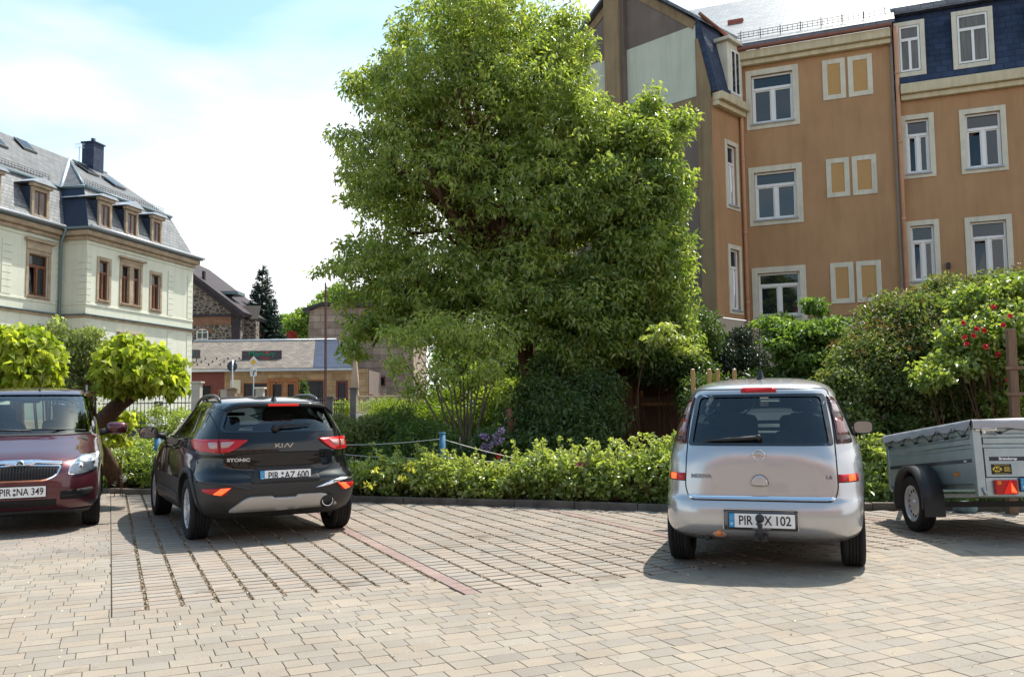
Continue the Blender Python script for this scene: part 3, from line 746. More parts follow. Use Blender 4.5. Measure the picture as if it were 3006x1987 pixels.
wd = window(vl, FV, 1.95, 3.42, 2.3, 4.02, m_sand, m_brown, sw=.12, sill=True, sillm=m_sand, mull=(.25, .5, .75), depth=.15)
q_ = MB(); q_.box(1.85, 3.52, 0, .16, 4.4, 4.48, FV); q_.box(1.95, 3.42, 0, .05, 4.05, 4.4, FV); q_.box(2.6, 2.75, .05, .13, 4.15, 4.39, FV); q_.build('pediment', m_sand, wd, bevel=.01)
wd = window(vl, FVm, *winM[0], m_sand, m_brown, sw=.13, sill=True, sillm=m_sand, transom=.28, depth=.15)
q_ = MB(); q_.box(-1.98, -.5, 0, .16, 7.5, 7.6, FVm); q_.box(-1.86, -.62, 0, .06, 7.2, 7.5, FVm); q_.build('pediment', m_sand, wd, bevel=.01)
wd = window(vl, FVm, -1.86, -.62, 2.2, 4.1, m_sand, m_brown, sw=.13, sill=True, sillm=m_sand, transom=.28, depth=.15)
q_ = MB(); q_.box(-1.98, -.5, 0, .16, 4.3, 4.4, FVm); q_.build('pediment', m_sand, wd, bevel=.01)
# string courses, sill band, cornice and gutter wrap the projection
def band(name, mat, z0, z1, out, bev=.012, par=vl):
    q_ = MB()
    q_.box(0, LV + out, -.0, out, z0, z1, FV)
    q_.box(-out, 0, -RV + .0, out, z0, z1, FV)
    q_.box(-8, -out, -RV, -RV + out, z0, z1, FV)
    return q_.build(name, mat, par, bevel=bev)
band('string_course', m_sand, 4.86, 4.95, .06); band('string_course', m_grn, 4.953, 5.0, .14)
band('sill_band', m_mint, 5.33, 5.42, .03)
band('frieze', m_mint, 7.66, 7.72, .04)
band('cornice', m_sand, 7.8, 7.95, .10, .03); band('cornice', m_sand, 7.953, 8.15, .24, .04); band('gutter', m_grn, 8.16, 8.26, .33, .03)
gt = MB(); gt.tube([FV(-.33, .40, 8.25), FV(LV + .3, .40, 8.25)], .06, 8); gt.tube([FV(-8, -RV + .4, 8.25), FV(-.4, -RV + .4, 8.25)], .06, 8); gt.build('gutter', m_zinc, vl)
dp = MB(); dp.tube([FV(-.22, -RV + .1, .5), FV(-.22, -RV + .1, 7.7), FV(-.3, -RV + .36, 8.2)], .06, 8); dp.build('downpipe', m_grn, vl)
# rusticated corner strips: raised blocks
def quoins(L, u0, u1, z0, z1, name='quoins'):
    q_ = MB(); z = z0; k = 0
    while z < z1 - .05:
        q_.box(u0 + (0 if k % 1 == 0 else .1), u1, 0, .022, z + .012, min(z1, z + .245) - .012, L); z += .245; k += 1
    q_.build(name, m_mint, vl, bevel=.004, seg=1)
for (u0, u1) in ((.0, .28), (5.25, 5.62), (6.75, 7.17)):
    quoins(FV, u0, u1, 5.45, 7.4); quoins(FV, u0, u1, .8, 4.8)
quoins(FVm, -3.0, -2.55, 5.45, 7.4); quoins(FVr, 0, .36, 5.45, 7.2); quoins(FVm, -.36, -.18, 5.45, 7.2)
# roof: steep lower mansard with fish-scale slate, flatter upper slope
A_, B_, C_ = (.87, -.87, 10.1), (.87, -1.91, 10.1), (4.4, -4.35, 12.4)
mr = MB()
mr.poly([(0, .05, 8.28), (LV, .05, 8.28), (LV - .55, -.87, 10.1), A_], FV)
mr.poly([(-8, -RV + .05, 8.28), (0, -RV + .05, 8.28), B_, (-8, -1.91, 10.1)], FV)
mr.poly([(LV, .05, 8.28), (LV, -8, 8.28), (LV - .55, -8, 10.1), (LV - .55, -.87, 10.1)], FV)
uvplanar(mr.build('mansard', m_slg, vl))
mr = MB(); mr.poly([(0, -RV + .05, 8.28), (0, .05, 8.28), A_, B_], FV); uvplanar(mr.build('mansard', m_dk, vl))
ur = MB()
ur.poly([A_, (LV - .55, -.87, 10.1), (6.9, -4.35, 12.4), C_], FV); ur.poly([(-8, -1.91, 10.1), B_, C_, (-8, -4.35, 12.4)], FV); ur.poly([B_, A_, C_], FV)
ur.poly([(-8, -4.35, 12.4), (6.9, -4.35, 12.4), (6.9, -8, 10.1), (-8, -8, 10.1)], FV); ur.poly([(LV - .55, -.87, 10.1), (LV - .55, -8, 10.1), (6.9, -4.35, 12.4)], FV)
uvplanar(ur.build('roof', m_slv, vl))
q_ = MB(); q_.tube([FV(A_[0], -.80, 10.1), FV(LV - .5, -.80, 10.1)], .07, 6); q_.tube([FV(-8, -1.84, 10.1), FV(.9, -1.84, 10.1)], .07, 6); q_.tube([FV(.85, -.8, 10.1), FV(.85, -1.9, 10.1)], .07, 6)
q_.tube([FV(*A_), FV(*C_)], .05, 6); q_.tube([FV(*C_), FV(6.9, -4.35, 12.42)], .05, 6); q_.build('ridge_flashing', m_grn, vl)
q_ = MB(); q_.tube([FV(*B_), FV(*C_)], .11, 4); q_.build('valley_flashing', m_zinc, vl)
# dormers
def dormer_v(u0, u1, v, zb, zt, pitched, L=FV):
    d_ = MB(); back = -1.5
    d_.box(u0 - .12, u1 + .12, back + v, v - .06, zb, zt + .12, L); dd = d_.build('dormer', m_dk, vl)
    s_ = MB(); ring(s_, L, u0 - .12, u1 + .12, zb, zt + .12, .13, v - .06, v + .03); s_.box(u0 - .2, u1 + .2, v - .06, v + .12, zt + .123, zt + .25, L); s_.build('dormer_surround', m_sand, dd, bevel=.01)
    f_ = MB(); ring(f_, L, u0, u1, zb + .12, zt, .05, v - .055, v - .02); f_.box((u0 + u1) / 2 - .03, (u0 + u1) / 2 + .03, v - .055, v - .015, zb + .17, zt - .05, L); f_.build('window_frame', m_brown, dd)
    f_ = MB(); f_.box(u0 + .01, u1 - .01, v - .058, v - .04, zb + .13, zt - .01, L); f_.build('pane', CURT, dd)
    r_ = MB(); a, b, z = u0 - .32, u1 + .32, zt + .255; m = (a + b) / 2; hh = .26 if pitched else .1
    pts = [L(a, v + .2, z), L(b, v + .2, z), L(m, v + .2, z + hh)] if pitched else [L(a, v + .2, z), L(b, v + .2, z), L(b - .2, v + .2, z + hh), L(a + .2, v + .2, z + hh)]
    r_.prism(pts, Vector(L(0, -1.7, 0)) - Vector(L(0, 0, 0))); r_.build('dormer_roof', m_zinc, dd)
dormer_v(.80, 1.34, -.06, 8.38, 9.36, False); dormer_v(2.44, 3.02, -.06, 8.38, 9.36, True); dormer_v(4.18, 4.70, -.06, 8.38, 9.36, False)
dormer_v(-1.5, -.85, -RV - .06, 8.38, 9.42, True); dormer_v(-3.8, -3.2, -RV - .06, 8.38, 9.42, False)
# chimney, snow guards, skylights, vents, aerial
ch = MB(); ch.box(5.5, 6.2, -4.6, -4.0, 11.5, 13.45, FV); ch.box(5.45, 6.25, -4.65, -3.95, 13.453, 13.52, FV); ch.tube([FV(5.85, -4.3, 13.5), FV(5.85, -4.3, 13.75)], .1, 8); uvplanar(ch.build('chimney', m_slb, vl))
def rp_main(u, s, dz=0): return FV(u, -1.91 - s * 2.44, 10.1 + s * 2.3 + dz)
def rp_ris(u, s, dz=0): return FV(u, -.87 - s * 3.48, 10.1 + s * 2.3 + dz)
sgv = MB()
for f_, a, b, s0 in ((rp_main, -7.5, .6, .1), (rp_ris, 1.2, 6.6, .07)):
    k = a
    while k < b: sgv.tube([f_(k, s0, .02), f_(k, s0, .22)], .008, 4); k += .16
    for h in (.05, .13, .21): sgv.tube([f_(a, s0, h), f_(b, s0, h)], .01, 4)
sgv.build('snow_guard', m_irn, vl)
for f_, u, s in ((rp_main, -1.1, .55), (rp_main, .9, .72), (rp_ris, 3.9, .62), (rp_ris, 4.9, .45)):
    q_ = MB(); q_.prism([f_(u, s, .03), f_(u + .75, s, .03), f_(u + .75, s + .2, .05), f_(u, s + .2, .05)], (0, 0, .09)); sk = q_.build('skylight', m_irn, vl)
    q_ = MB(); q_.prism([f_(u + .08, s + .02, .125), f_(u + .67, s + .02, .125), f_(u + .67, s + .18, .145), f_(u + .08, s + .18, .145)], (0, 0, .01)); q_.build('pane', PANE, sk)
q_ = MB()
for u, s in ((-1.3, .95), (-.8, .86)): q_.tube([rp_main(u, s, 0), rp_main(u, s, .55)], [.07, .05], 8); q_.tube([rp_main(u, s, .5), rp_main(u, s, .62)], .1, 8)
q_.build('vent_pipe', m_grn, vl)
q_ = MB(); P = Vector(FV(5.0, -4.35, 12.4)); q_.tube([P, P + Vector((0, 0, .9))], .015, 5)
for h in (.7, .8, .88): q_.tube([P + Vector((-.22, 0, h)), P + Vector((.22, .05, h))], .01, 4)
q_.build('aerial', m_grn, vl)
bk = MB(); bk.box(-8, LV - .03, -8, -RV - .3, .5, 8.2, FV); bk.build('inner_wall', m_mint, vl)
cl_ = MB(); cl_.box(-8, LV + .08, -8, .10, .4, 1.05, FV); cl_.build('plinth', m_sand, vl)

# ============================================================ shop with slate roof and sign
m_sst = slate('sandstone_blocks', s255(178, 152, 118), s255(160, 132, 100), scale=1.0, bw=.62, rh=.3, mort=.008, rough=.9, spec=.2)
m_red = pm('dark_red_paint', (.14, .03, .026), rough=.55, var=.12)
m_orw = pm('orange_wood', (.30, .11, .035), rough=.5, var=.15, vscale=8)
m_slh = slate('light_slate', s255(138, 128, 118), s255(112, 105, 99), scale=1.0, bw=.26, rh=.2, mort=.012, rough=.7, spec=.2)
sh = empty('shop', (-11, 42, .6), label='low sandstone shop with orange wooden doors under a pale slate roof', cat='shop')
XS = lambda px, Y=42: (px - 1503) / 2600 * Y
FS = lambda x, v, z: (x + 11, -v, z - .6)
ops = [(XS(569), XS(622), 1.0, 2.55), (XS(640), XS(652), 1.15, 2.3), (XS(712), XS(786), 1.0, 2.62), (XS(793), XS(832), .6, 2.62), (XS(838), XS(868), .6, 2.62), (XS(876), XS(952), 1.0, 2.72), (XS(985), XS(1020), .6, 2.65)]
w_ = MB(); wall(w_, FS, XS(520), XS(658), .6, 3.2, ops[:2]); w_.build('red_wall', m_red, sh)
w_ = MB(); wall(w_, FS, XS(658), XS(1080), .6, 3.2, ops[2:]); uvplanar(w_.build('wall', m_sst, sh))
for i, (a, b, c, d) in enumerate(ops):
    isdoor = i in (3, 4, 6)
    m_ = m_orw if i in (1, 2, 3, 4, 5) else m_red
    q_ = MB(); ring(q_, FS, a, b, c, d, .10 if isdoor else .06, -.12, .02, .12 if isdoor else .06)
    dd = q_.build('door' if isdoor else 'window', m_, sh, bevel=.005, seg=1)
    q_ = MB(); q_.box(a + .05, b - .05, -.1, -.07, c + .05, d - .05, FS); q_.build('pane', SHOPPANE, dd)
q_ = MB(); q_.box(XS(786), XS(876), .0, .05, 2.63, 2.8, FS); q_.box(XS(786), XS(792), 0, .06, .6, 2.63, FS); q_.box(XS(869), XS(875), 0, .06, .6, 2.63, FS); q_.build('door_frame', m_orw, sh, bevel=.005)
def shroof(x, s, dz=0): return FS(x, .25 - s * 4.1, 3.2 + s * 1.6 + dz)
def quad_roof(name, mat, pts):
    q_ = MB(); q_.prism([shroof(*p) for p in pts], (0, 0, .08)); return uvplanar(q_.build(name, mat, sh))
quad_roof('roof', m_slh, [(XS(520), 0), (XS(921), 0), (XS(921) * 1.085, 1), (XS(480), 1)])
quad_roof('roof_end', m_slb, [(XS(921) + .02, 0), (XS(1035), 0), (XS(983) * 1.085, 1), (XS(921) * 1.085 + .02, 1)])
q_ = MB(); q_.box(XS(520), XS(1036), .2, .32, 3.13, 3.24, FS); q_.build('gutter', m_zinc, sh, bevel=.02)
q_ = MB(); q_.tube([shroof(XS(480), 1, .1), shroof(XS(983) * 1.085, 1, .1)], .07, 6); q_.build('ridge', m_zinc, sh)
bk = MB(); bk.box(XS(520), XS(1080), -4, -.2, .6, 3.15, FS); bk.build('inner_wall', m_drk, sh)
nb = MB(); nb.prism([FS(XS(676), .02, 2.1), FS(XS(706), .02, 2.1), FS(XS(706), .02, 2.75), FS(XS(676), .02, 2.75)], (0, -.03, 0)); nbo = nb.build('notice_board', pm('notice_cream', (.6, .55, .42), rough=.7), sh)
# snow stops on the roof
q_ = MB()
for i in range(4):
    for j in range(3): q_.box(*[0] * 6) if False else q_.tube([shroof(XS(572) + i * .55 + j * .05, .12 + j * .1, .09), shroof(XS(572) + i * .55 + j * .05, .12 + j * .1, .17)], .035, 5)
q_.build('snow_stop', m_irn, sh)
# the roof sign: dark board, green lettering, red flower over the o, red line of small letters
m_bd = pm('sign_board', s255(72, 66, 76), rough=.6)
m_gr = pm('sign_green', (.01, .22, .13), rough=.5); m_rd = pm('sign_red', (.62, .05, .04), rough=.5)
Yg = 43.0
sb_ = empty('roof_sign', at(767, 1055, Yg), label='dark roof sign reading Memory in green with a red flower', cat='sign')
x0, x1 = (708 - 1503) / 2600 * Yg - sb_.location.x, (825 - 1503) / 2600 * Yg - sb_.location.x
q_ = MB(); q_.box(x0, x1, 0, .06, 0, .43); q_.build('board', m_bd, sb_, bevel=.005)
w_ = x1 - x0
text_obj('lettering', 'Memory', .335, Matrix.Translation((x0 + w_ * .505, -.004, .265)), m_gr, sb_, sx=1.13, bold=.006, depth=.004)
text_obj('small_lettering', 'vom          Grabmale', .1, Matrix.Translation((x0 + w_ * .45, -.004, .07)), m_rd, sb_, sx=1.15, bold=.003, depth=.004)
q_ = MB(); fx, fz = x0 + w_ * .635, .34
for k in range(5):
    t = k * 2 * math.pi / 5 + .3; q_.lathe([(.0001, -.010), (.033, -.010), (.033, 0), (.0001, 0)], 10, (fx + .045 * math.cos(t), -.006, fz + .045 * math.sin(t)), 'y', False)
q_.build('flower', m_rd, sb_)
for k, f_ in enumerate((.08, .5, .92)):
    q_ = MB(); q_.prism([(x0 + w_ * f_ - .05, .01, 0), (x0 + w_ * f_ + .05, .01, 0), (x0 + w_ * f_ + .02, .01, -.16), (x0 + w_ * f_ - .06, .01, -.16)], (0, .04, 0)); q_.tube([(x0 + w_ * f_, .03, -.12), (x0 + w_ * f_, .6, -.02)], .02, 5); q_.build('bracket', m_irn, sb_)
s2 = empty('roof_sign', at(570, 1052, 42.8), label='dark roof sign partly hidden behind the green villa', cat='sign')
q_ = MB(); q_.box(-1.0, .28, 0, .06, 0, .42); q_.build('board', m_bd, s2); q_ = MB(); q_.tube([(.1, .03, .02), (.1, .05, -.18), (.1, .5, -.05)], .025, 5); q_.build('bracket', m_irn, s2)
text_obj('lettering', 'Memory', .28, Matrix.Translation((-.5, -.004, .26)), m_gr, s2, bold=.006, depth=.004)
# spot lamps on the roof
for i, (px, py) in enumerate(((738, 1076), (789, 1078))):
    l_ = empty('spot_lamp', at(px, py + 8, 42.4), label=('small black spot lamp on the shop roof below the yellow diamond sign', 'small black spot lamp on the shop roof right of the diamond sign')[i], cat='lamp', group='spot lamps on the shop roof')
    q_ = MB(); q_.tube([(0, 0, -.1), (0, 0, .12)], .02, 5); q_.build('stem', m_irn, l_)
    q_ = MB(); q_.box(-.1, .1, -.06, .06, .12, .22); q_.build('lamp_head', m_irn, l_, bevel=.02)

# ============================================================ rubble stone house with gable
m_rub, t, b = newmat('rubble_stone')
tcn = N(t, 'ShaderNodeTexCoord'); mpn = N(t, 'ShaderNodeMapping'); mpn.inputs['Scale'].default_value = (1, 1, 1.6); t.links.new(tcn.outputs['Object'], mpn.inputs[0])
vo = N(t, 'ShaderNodeTexVoronoi', feature='DISTANCE_TO_EDGE'); vo.inputs['Scale'].default_value = 3.4; vc = N(t, 'ShaderNodeTexVoronoi'); vc.inputs['Scale'].default_value = 3.4
t.links.new(mpn.outputs[0], vo.inputs['Vector']); t.links.new(mpn.outputs[0], vc.inputs['Vector'])
r = N(t, 'ShaderNodeValToRGB'); r.color_ramp.elements[0].position = .05; r.color_ramp.elements[1].position = .10; t.links.new(vo.outputs['Distance'], r.inputs[0])
hs = N(t, 'ShaderNodeSeparateColor'); t.links.new(vc.outputs['Color'], hs.inputs[0]); r2 = N(t, 'ShaderNodeValToRGB'); r2.color_ramp.elements[0].color = (.045, .038, .034, 1); r2.color_ramp.elements[1].color = (.15, .105, .08, 1); t.links.new(hs.outputs[0], r2.inputs[0])
mx = N(t, 'ShaderNodeMix', data_type='RGBA'); mx.inputs[6].default_value = (.30, .26, .215, 1); t.links.new(r.outputs[0], mx.inputs[0]); t.links.new(r2.outputs[0], mx.inputs[7]); t.links.new(mx.outputs[2], b.inputs['Base Color']); b.inputs['Roughness'].default_value = .95
m_bst = pm('dark_stone', (.05, .04, .045), rough=.9, var=.3, vscale=2); m_brk = pm('brick_band', (.24, .12, .075), rough=.9, var=.3, vscale=5)
sth = empty('stone_house', (-15.4, 50, .6), label='dark rubble stone house with gable roof and arched white window', cat='house')
FH = lambda x, v, z: (x, -v, z - .6)
w_ = MB(); w_.prism([FH(-6, 0, .6), FH(0, 0, .6), FH(0, 0, 6.9), FH(-4.6, 0, 10.4), FH(-6, 0, 9.4)], (0, 8, 0)); w_.build('wall', m_rub, sth)
w_ = MB(); w_.box(.0, .62, -1.6, -.9, .6, 6.45, FH); w_.build('side_wall', m_rub, sth)
q_ = MB(); q_.box(-6, -.5, .0, .06, 6.15, 6.6, FH); q_.build('brick_band', m_brk, sth)
q_ = MB(); q_.box(-6, 0, .0, .12, 6.603, 6.75, FH); q_.build('ledge', m_bst, sth)
q_ = MB(); q_.box(-.45, 0.02, .0, .14, .6, 6.60, FH); q_.build('corner_pillar', m_bst, sth)
q_ = MB(); q_.prism([FH(.35, .5, 6.8), FH(-4.6, .5, 10.6), FH(-4.6, .5, 10.35), FH(.25, .5, 6.6)], (0, 8.6, 0)); q_.prism([FH(.30, .35, 6.55), FH(-4.6, .35, 10.3), FH(-4.6, .35, 10.05), FH(-.1, .35, 6.55)], (0, .3, 0)); q_.build('roof', m_bst, sth)
q_ = MB(); q_.prism([FH(.1, -.9, 6.5), FH(.75, -.9, 6.5), FH(.70, -1.6, 7.35), FH(-.8, -1.6, 7.35)], (0, 0, .05)); q_.build('lean_to_roof', m_slh, sth)
q_ = MB(); q_.box(-2.35, -2.2, -.6, -.4, 8.2, 9.3, FH); q_.build('chimney', m_bst, sth); q_ = MB(); q_.box(-1.6, -.4, -2.2, -.8, 8.0, 8.18, FH); q_.build('roof_vent', m_grn, sth)
cxw, rw, zb, zs = (592 - 1503) / 2600 * 50 + 15.4, .33, 4.9, 5.75
def arch(r, z0, zc, n=10): return [(cxw - r, z0), (cxw + r, z0)] + [(cxw + r * math.cos(math.pi * k / n), zc + .5 * r * math.sin(math.pi * k / n)) for k in range(n + 1)]
q_ = MB(); q_.prism([FH(x, .05, z) for x, z in arch(rw + .24, zs - .05, zs)], (0, .05, 0)); q_.build('brick_arch', m_brk, sth)
q_ = MB(); q_.prism([FH(x, .06, z) for x, z in arch(rw, zb, zs)], (0, .05, 0)); aw = q_.build('window', m_white, sth)
q_ = MB()
for (a, b_, c, d) in ((-.27, -.03, zb + .05, zb + .42), (.03, .27, zb + .05, zb + .42), (-.27, -.03, zb + .48, zs - .05), (.03, .27, zb + .48, zs - .05), (-.25, -.03, zs, zs + .1), (.03, .25, zs, zs + .1)): q_.box(cxw + a, cxw + b_, .06, .075, c, d, FH)
q_.build('pane', PANE, aw)

# small gabled house and dish
lh = empty('small_house', ((833 - 1503) / 2600 * 58, 58, .6), label='small grey gabled house with brown tiled roof behind the shop', cat='house')
q_ = MB(); q_.prism([(-1.7, 0, 0), (1.3, 0, 0), (1.3, 0, 4.4), (0, 0, 5.42), (-1.7, 0, 4.35)], (0, 6, 0)); q_.build('wall', pm('grey_wall', (.30, .29, .27), rough=.9, var=.1), lh)
q_ = MB(); q_.prism([(-2.0, -.3, 4.2), (0, -.3, 5.5), (0, -.3, 5.62), (-2.1, -.3, 4.25)], (0, 6.5, 0)); q_.prism([(1.5, -.3, 4.25), (0, -.3, 5.5), (0, -.3, 5.62), (1.6, -.3, 4.3)], (0, 6.5, 0)); q_.build('roof', pm('brown_tiles', (.16, .08, .05), rough=.9, var=.3, vscale=6), lh)
q_ = MB(); q_.box(.75, .95, -.02, 0, 4.45, 4.6); q_.build('window', PANE, lh)
sd = empty('satellite_dish', at(858, 1002, 57), label='red satellite dish above the shop roof', cat='satellite dish')
q_ = MB(); q_.lathe([(.001, .02), (.2, 0), (.36, -.08), (.37, -.08), (.2, .03), (.001, .05)], 20, (0, -.1, .3), 'y'); q_.build('dish', pm('dish_red', (.5, .06, .04), rough=.5), sd)
q_ = MB(); q_.tube([(0, 0, -.5), (0, 0, .3)], .03, 6); q_.build('mast', m_irn, sd)

# ============================================================ flat roofed stone block
m_blk = slate('weathered_blocks', s255(176, 158, 142), s255(148, 130, 118), scale=1.0, bw=.8, rh=.36, mort=.012, rough=.95, spec=.2)
tb = empty('stone_tower', (-10.3, 47.5, .6), label='weathered flat-roofed stone block beside the shop with red framed windows', cat='building')
w_ = MB(); w_.prism([(-.9, 0.0, 0), (5, 0, 0), (5, 0, 6.05), (.9, 0, 6.2), (-.5, 1.5, 6.0), (-.9, 1.5, 0)][:2] + [(5, 0, 6.05), (.0, 0, 6.25), (-.6, 0, 6.0)], (0, 7, 0)); uvplanar(w_.build('wall', m_blk, tb))
q_ = MB(); q_.prism([(-.9, -.25, 5.95), (.1, -.25, 6.27), (5.1, -.25, 6.1), (5.1, -.25, 6.28), (.1, -.25, 6.45), (-.95, -.25, 6.1)], (0, 7.4, 0)); q_.build('roof', m_irn, tb)
for px in (975, 1004):
    x = (px - 1503) / 2600 * 47.5 + 10.3
    q_ = MB(); ring(q_, lambda u, v, z: (u, -v, z), x - .18, x + .18, 2.7, 4.4, .07, -.02, .05); ww = q_.build('window', m_cream, tb); q_ = MB(); q_.box(x - .12, x + .12, -.01, .02, 2.75, 4.35); q_.build('pane', PANE, ww)
for px in (1050, 1082, 1116):
    x = (px - 1503) / 2600 * 47.5 + 10.3
    q_ = MB(); ring(q_, lambda u, v, z: (u, -v, z), x - .26, x + .26, 1.92, 2.42, .07, -.02, .05); ww = q_.build('window', m_red, tb); q_ = MB(); q_.box(x - .2, x + .2, -.01, .02, 1.97, 2.37); q_.build('pane', PANE, ww)

# ============================================================ house across the yard, behind the camera (seen mirrored in the cars)
hb = empty('brick_house', (0, -13, 0), label='red-brown house with orange tiled roof behind the car park, mirrored in the car windows', cat='house')
m_rb = pm('red_brown_render', (.46, .35, .28), rough=.9, var=.1, vscale=1)
q_ = MB(); q_.box(-16, 18, -8, 0, -.1, 6.2); q_.build('wall', m_rb, hb)
q_ = MB(); q_.prism([(-16.5, .6, 6.1), (18.5, .6, 6.1), (18.5, -4, 9.2), (-16.5, -4, 9.2)], (0, 0, .15)); q_.prism([(-16.5, -8.6, 6.1), (18.5, -8.6, 6.1), (18.5, -4, 9.2), (-16.5, -4, 9.2)], (0, 0, .15)); q_.build('roof', pm('orange_tiles', (.40, .14, .07), rough=.85, var=.25, vscale=5), hb)
for i in range(8):
    for z in (1.0, 3.9):
        x = -14 + i * 4.1
        q_ = MB(); ring(q_, lambda u, v, z_: (u, v, z_), x, x + 1.4, z, z + 1.6, .14, -.02, .06); ww = q_.build('window', m_cream, hb); q_ = MB(); q_.box(x + .1, x + 1.3, -.01, .03, z + .1, z + 1.5); q_.build('pane', PANE, ww)
# ------------------------------------------------------------ trees and plants
def EL(px, py, rx, ry, Y, d=None, w=1):
    p = at(px, py, Y); k = Y / 2600.0
    return (p.x, p.y, p.z, rx * k, d if d else rx * k, ry * k, w)
bark = pm('bark', (.055, .032, .020), rough=.95, col2=(.15, .075, .045), vscale=7, bump=1.0, bscale=30, stretch=(3, 3, .6))
bark_g = pm('grey_bark', (.08, .065, .045), rough=.95, col2=(.17, .14, .10), vscale=7, bump=.8, bscale=30, stretch=(3, 3, .6))
def plant(name, label, cat, E, ncl, per, leaf, mat, base=None, rad=.3, seed=1, droop=.3, up=.5, wid=.42, shell=.45, flat=.7, tint=(0, 1), keep=.35, trunk=None, nlimb=10, r0=.12, barkm=None, group=None, fold=.25, curl=.15, levels=2, zmin=None, extra=None):
    rg_ = np.random.default_rng(seed)
    E0 = np.array([e[:3] for e in E]); c0 = E0.mean(0)
    if base is None: base = (c0[0], c0[1], .04)
    o = empty(name, base, 0, label, cat, group)
    bx = np.array(base)
    pts = ell_points(rg_, [(e[0] - bx[0], e[1] - bx[1], e[2] - bx[2]) + tuple(e[3:]) for e in E], ncl, shell=shell, keep_in=keep, zmin=zmin)
    L = Leaves(seed + 100); L.cluster(pts, rad, per, leaf, droop, up, tint, flat)
    if extra: extra(L, pts, rg_)
    L.build('crown' if trunk else 'foliage', mat, o, wid, fold, curl)
    t = MB()
    if trunk:
        tp, tr = trunk
        P = [Vector(p) - Vector(base) for p in tp]
        t.tube(P, tr, 10)
        st = P[-1]; lt = pts[rg_.choice(len(pts), nlimb)] * .86 + np.array(st) * .14
        limbs(t, st, [Vector(p) for p in lt], tr[-1] * .75, rg_, levels)
    else:
        lt = pts[rg_.choice(len(pts), nlimb)]
        for p in lt:
            b_ = Vector((rg_.normal() * .12, rg_.normal() * .1, -.05)) + Vector((p[0] * .45, p[1] * .45, 0))
            m_ = b_.lerp(Vector(p), .5) + Vector(rg_.normal(size=3)) * .06
            t.tube([b_, m_, Vector(p)], [r0, r0 * .7, r0 * .25], 5, cap=False)
    t.build('trunk' if trunk else 'stems', barkm or bark, o)
    return o
L_big = leafmat('leaf_mid_green', (.075, .15, .036), (.50, .55, .17), trans=.5, rough=.32, spec=.65)
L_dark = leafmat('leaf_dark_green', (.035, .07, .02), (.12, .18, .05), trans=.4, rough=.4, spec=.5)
L_cat = leafmat('leaf_golden', (.20, .28, .02), (.62, .64, .13), trans=.45, rough=.5, spec=.3)
L_yel = leafmat('leaf_yellow_green', (.13, .20, .025), (.38, .44, .10), trans=.5, rough=.5)
L_rug = leafmat('leaf_rose_hedge', (.13, .20, .035), (.50, .54, .20), trans=.45, rough=.33, spec=.7)
L_rose = leafmat('leaf_rose', (.075, .12, .035), (.29, .32, .13), trans=.38, rough=.55, spec=.3)
L_red = leafmat('leaf_bronze', (.07, .05, .02), (.32, .19, .08), trans=.3, rough=.35, spec=.6)
L_purp = leafmat('leaf_glossy_dark', (.018, .038, .02), (.09, .09, .05), trans=.2, rough=.45, spec=.35)
L_spr = leafmat('needle_blue', (.012, .035, .028), (.045, .085, .065), trans=.15, rough=.6, spec=.3)
L_far = leafmat('leaf_far', (.10, .17, .03), (.27, .36, .08), trans=.45, rough=.5)
L_dog = leafmat('leaf_dogwood', (.06, .13, .03), (.26, .36, .10), trans=.45, rough=.4)

# big tree in the middle
EB = [EL(1410, 110, 235, 170, 18, 1.9), EL(1650, 190, 105, 120, 17.8, 1.2), EL(1260, 300, 210, 180, 18, 2.0), EL(1500, 300, 230, 200, 17.6, 1.9), EL(1155, 530, 165, 170, 18, 1.8), EL(1400, 570, 250, 190, 17.8, 1.9),
      EL(1130, 780, 135, 120, 18, 1.5), EL(1290, 850, 190, 130, 17.6, 1.7), EL(1570, 600, 200, 220, 17.4, 1.8), EL(1530, 870, 190, 150, 17.2, 1.6), EL(1680, 420, 150, 150, 17.6, 1.5), EL(1010, 420, 55, 40, 18, .6), EL(1060, 260, 50, 50, 18, .6),
      EL(985, 780, 45, 26, 18, .35), EL(950, 800, 28, 26, 18, .25), EL(1070, 960, 60, 40, 17.5, .6), EL(1040, 1030, 34, 34, 17.3, .4), EL(1150, 920, 90, 45, 17.4, .9), EL(1240, 960, 120, 50, 17.4, 1.0), EL(1380, 1000, 90, 40, 17.4, .8), EL(1020, 890, 40, 26, 17.6, .5), EL(1660, 60, 60, 50, 17.6, .7), EL(1175, 110, 36, 50, 18, .6)]
tb0 = at(1590, 1240, 18.2)
plant('broadleaf_tree', 'tall dense broadleaf tree with spreading light-topped crown in the middle of the garden', 'tree', EB, 4200, 26, .118, L_big, base=(tb0.x, tb0.y, .04), rad=.25, seed=3, droop=.6, up=.5, wid=.38, shell=.48,
      trunk=([(tb0.x, tb0.y, .0), at(1572, 1180, 18.2), at(1555, 1080, 18.1), at(1525, 960, 18), at(1490, 880, 18)], [.30, .23, .20, .19, .17]), nlimb=46, levels=2, keep=.07)
ER = [EL(1912, 325, 34, 62, 17.2, .5), EL(1985, 372, 40, 45, 17.2, .6), EL(1800, 430, 90, 60, 17.4, .9), EL(2035, 345, 14, 14, 17.0, .15), EL(1850, 350, 30, 30, 17.3, .4), EL(1880, 430, 110, 80, 17.2, 1.1), EL(1950, 560, 80, 110, 17, 1.2), EL(1790, 590, 140, 150, 17.0, 1.3), EL(1880, 760, 155, 170, 17.2, 1.5), EL(1940, 900, 100, 160, 17.4, 1.4), EL(1760, 900, 170, 160, 17, 1.4), EL(1850, 1030, 190, 50, 17.2, 1.3), EL(1995, 1040, 60, 80, 17.6, .9), EL(1680, 1060, 110, 60, 16.8, .9)]
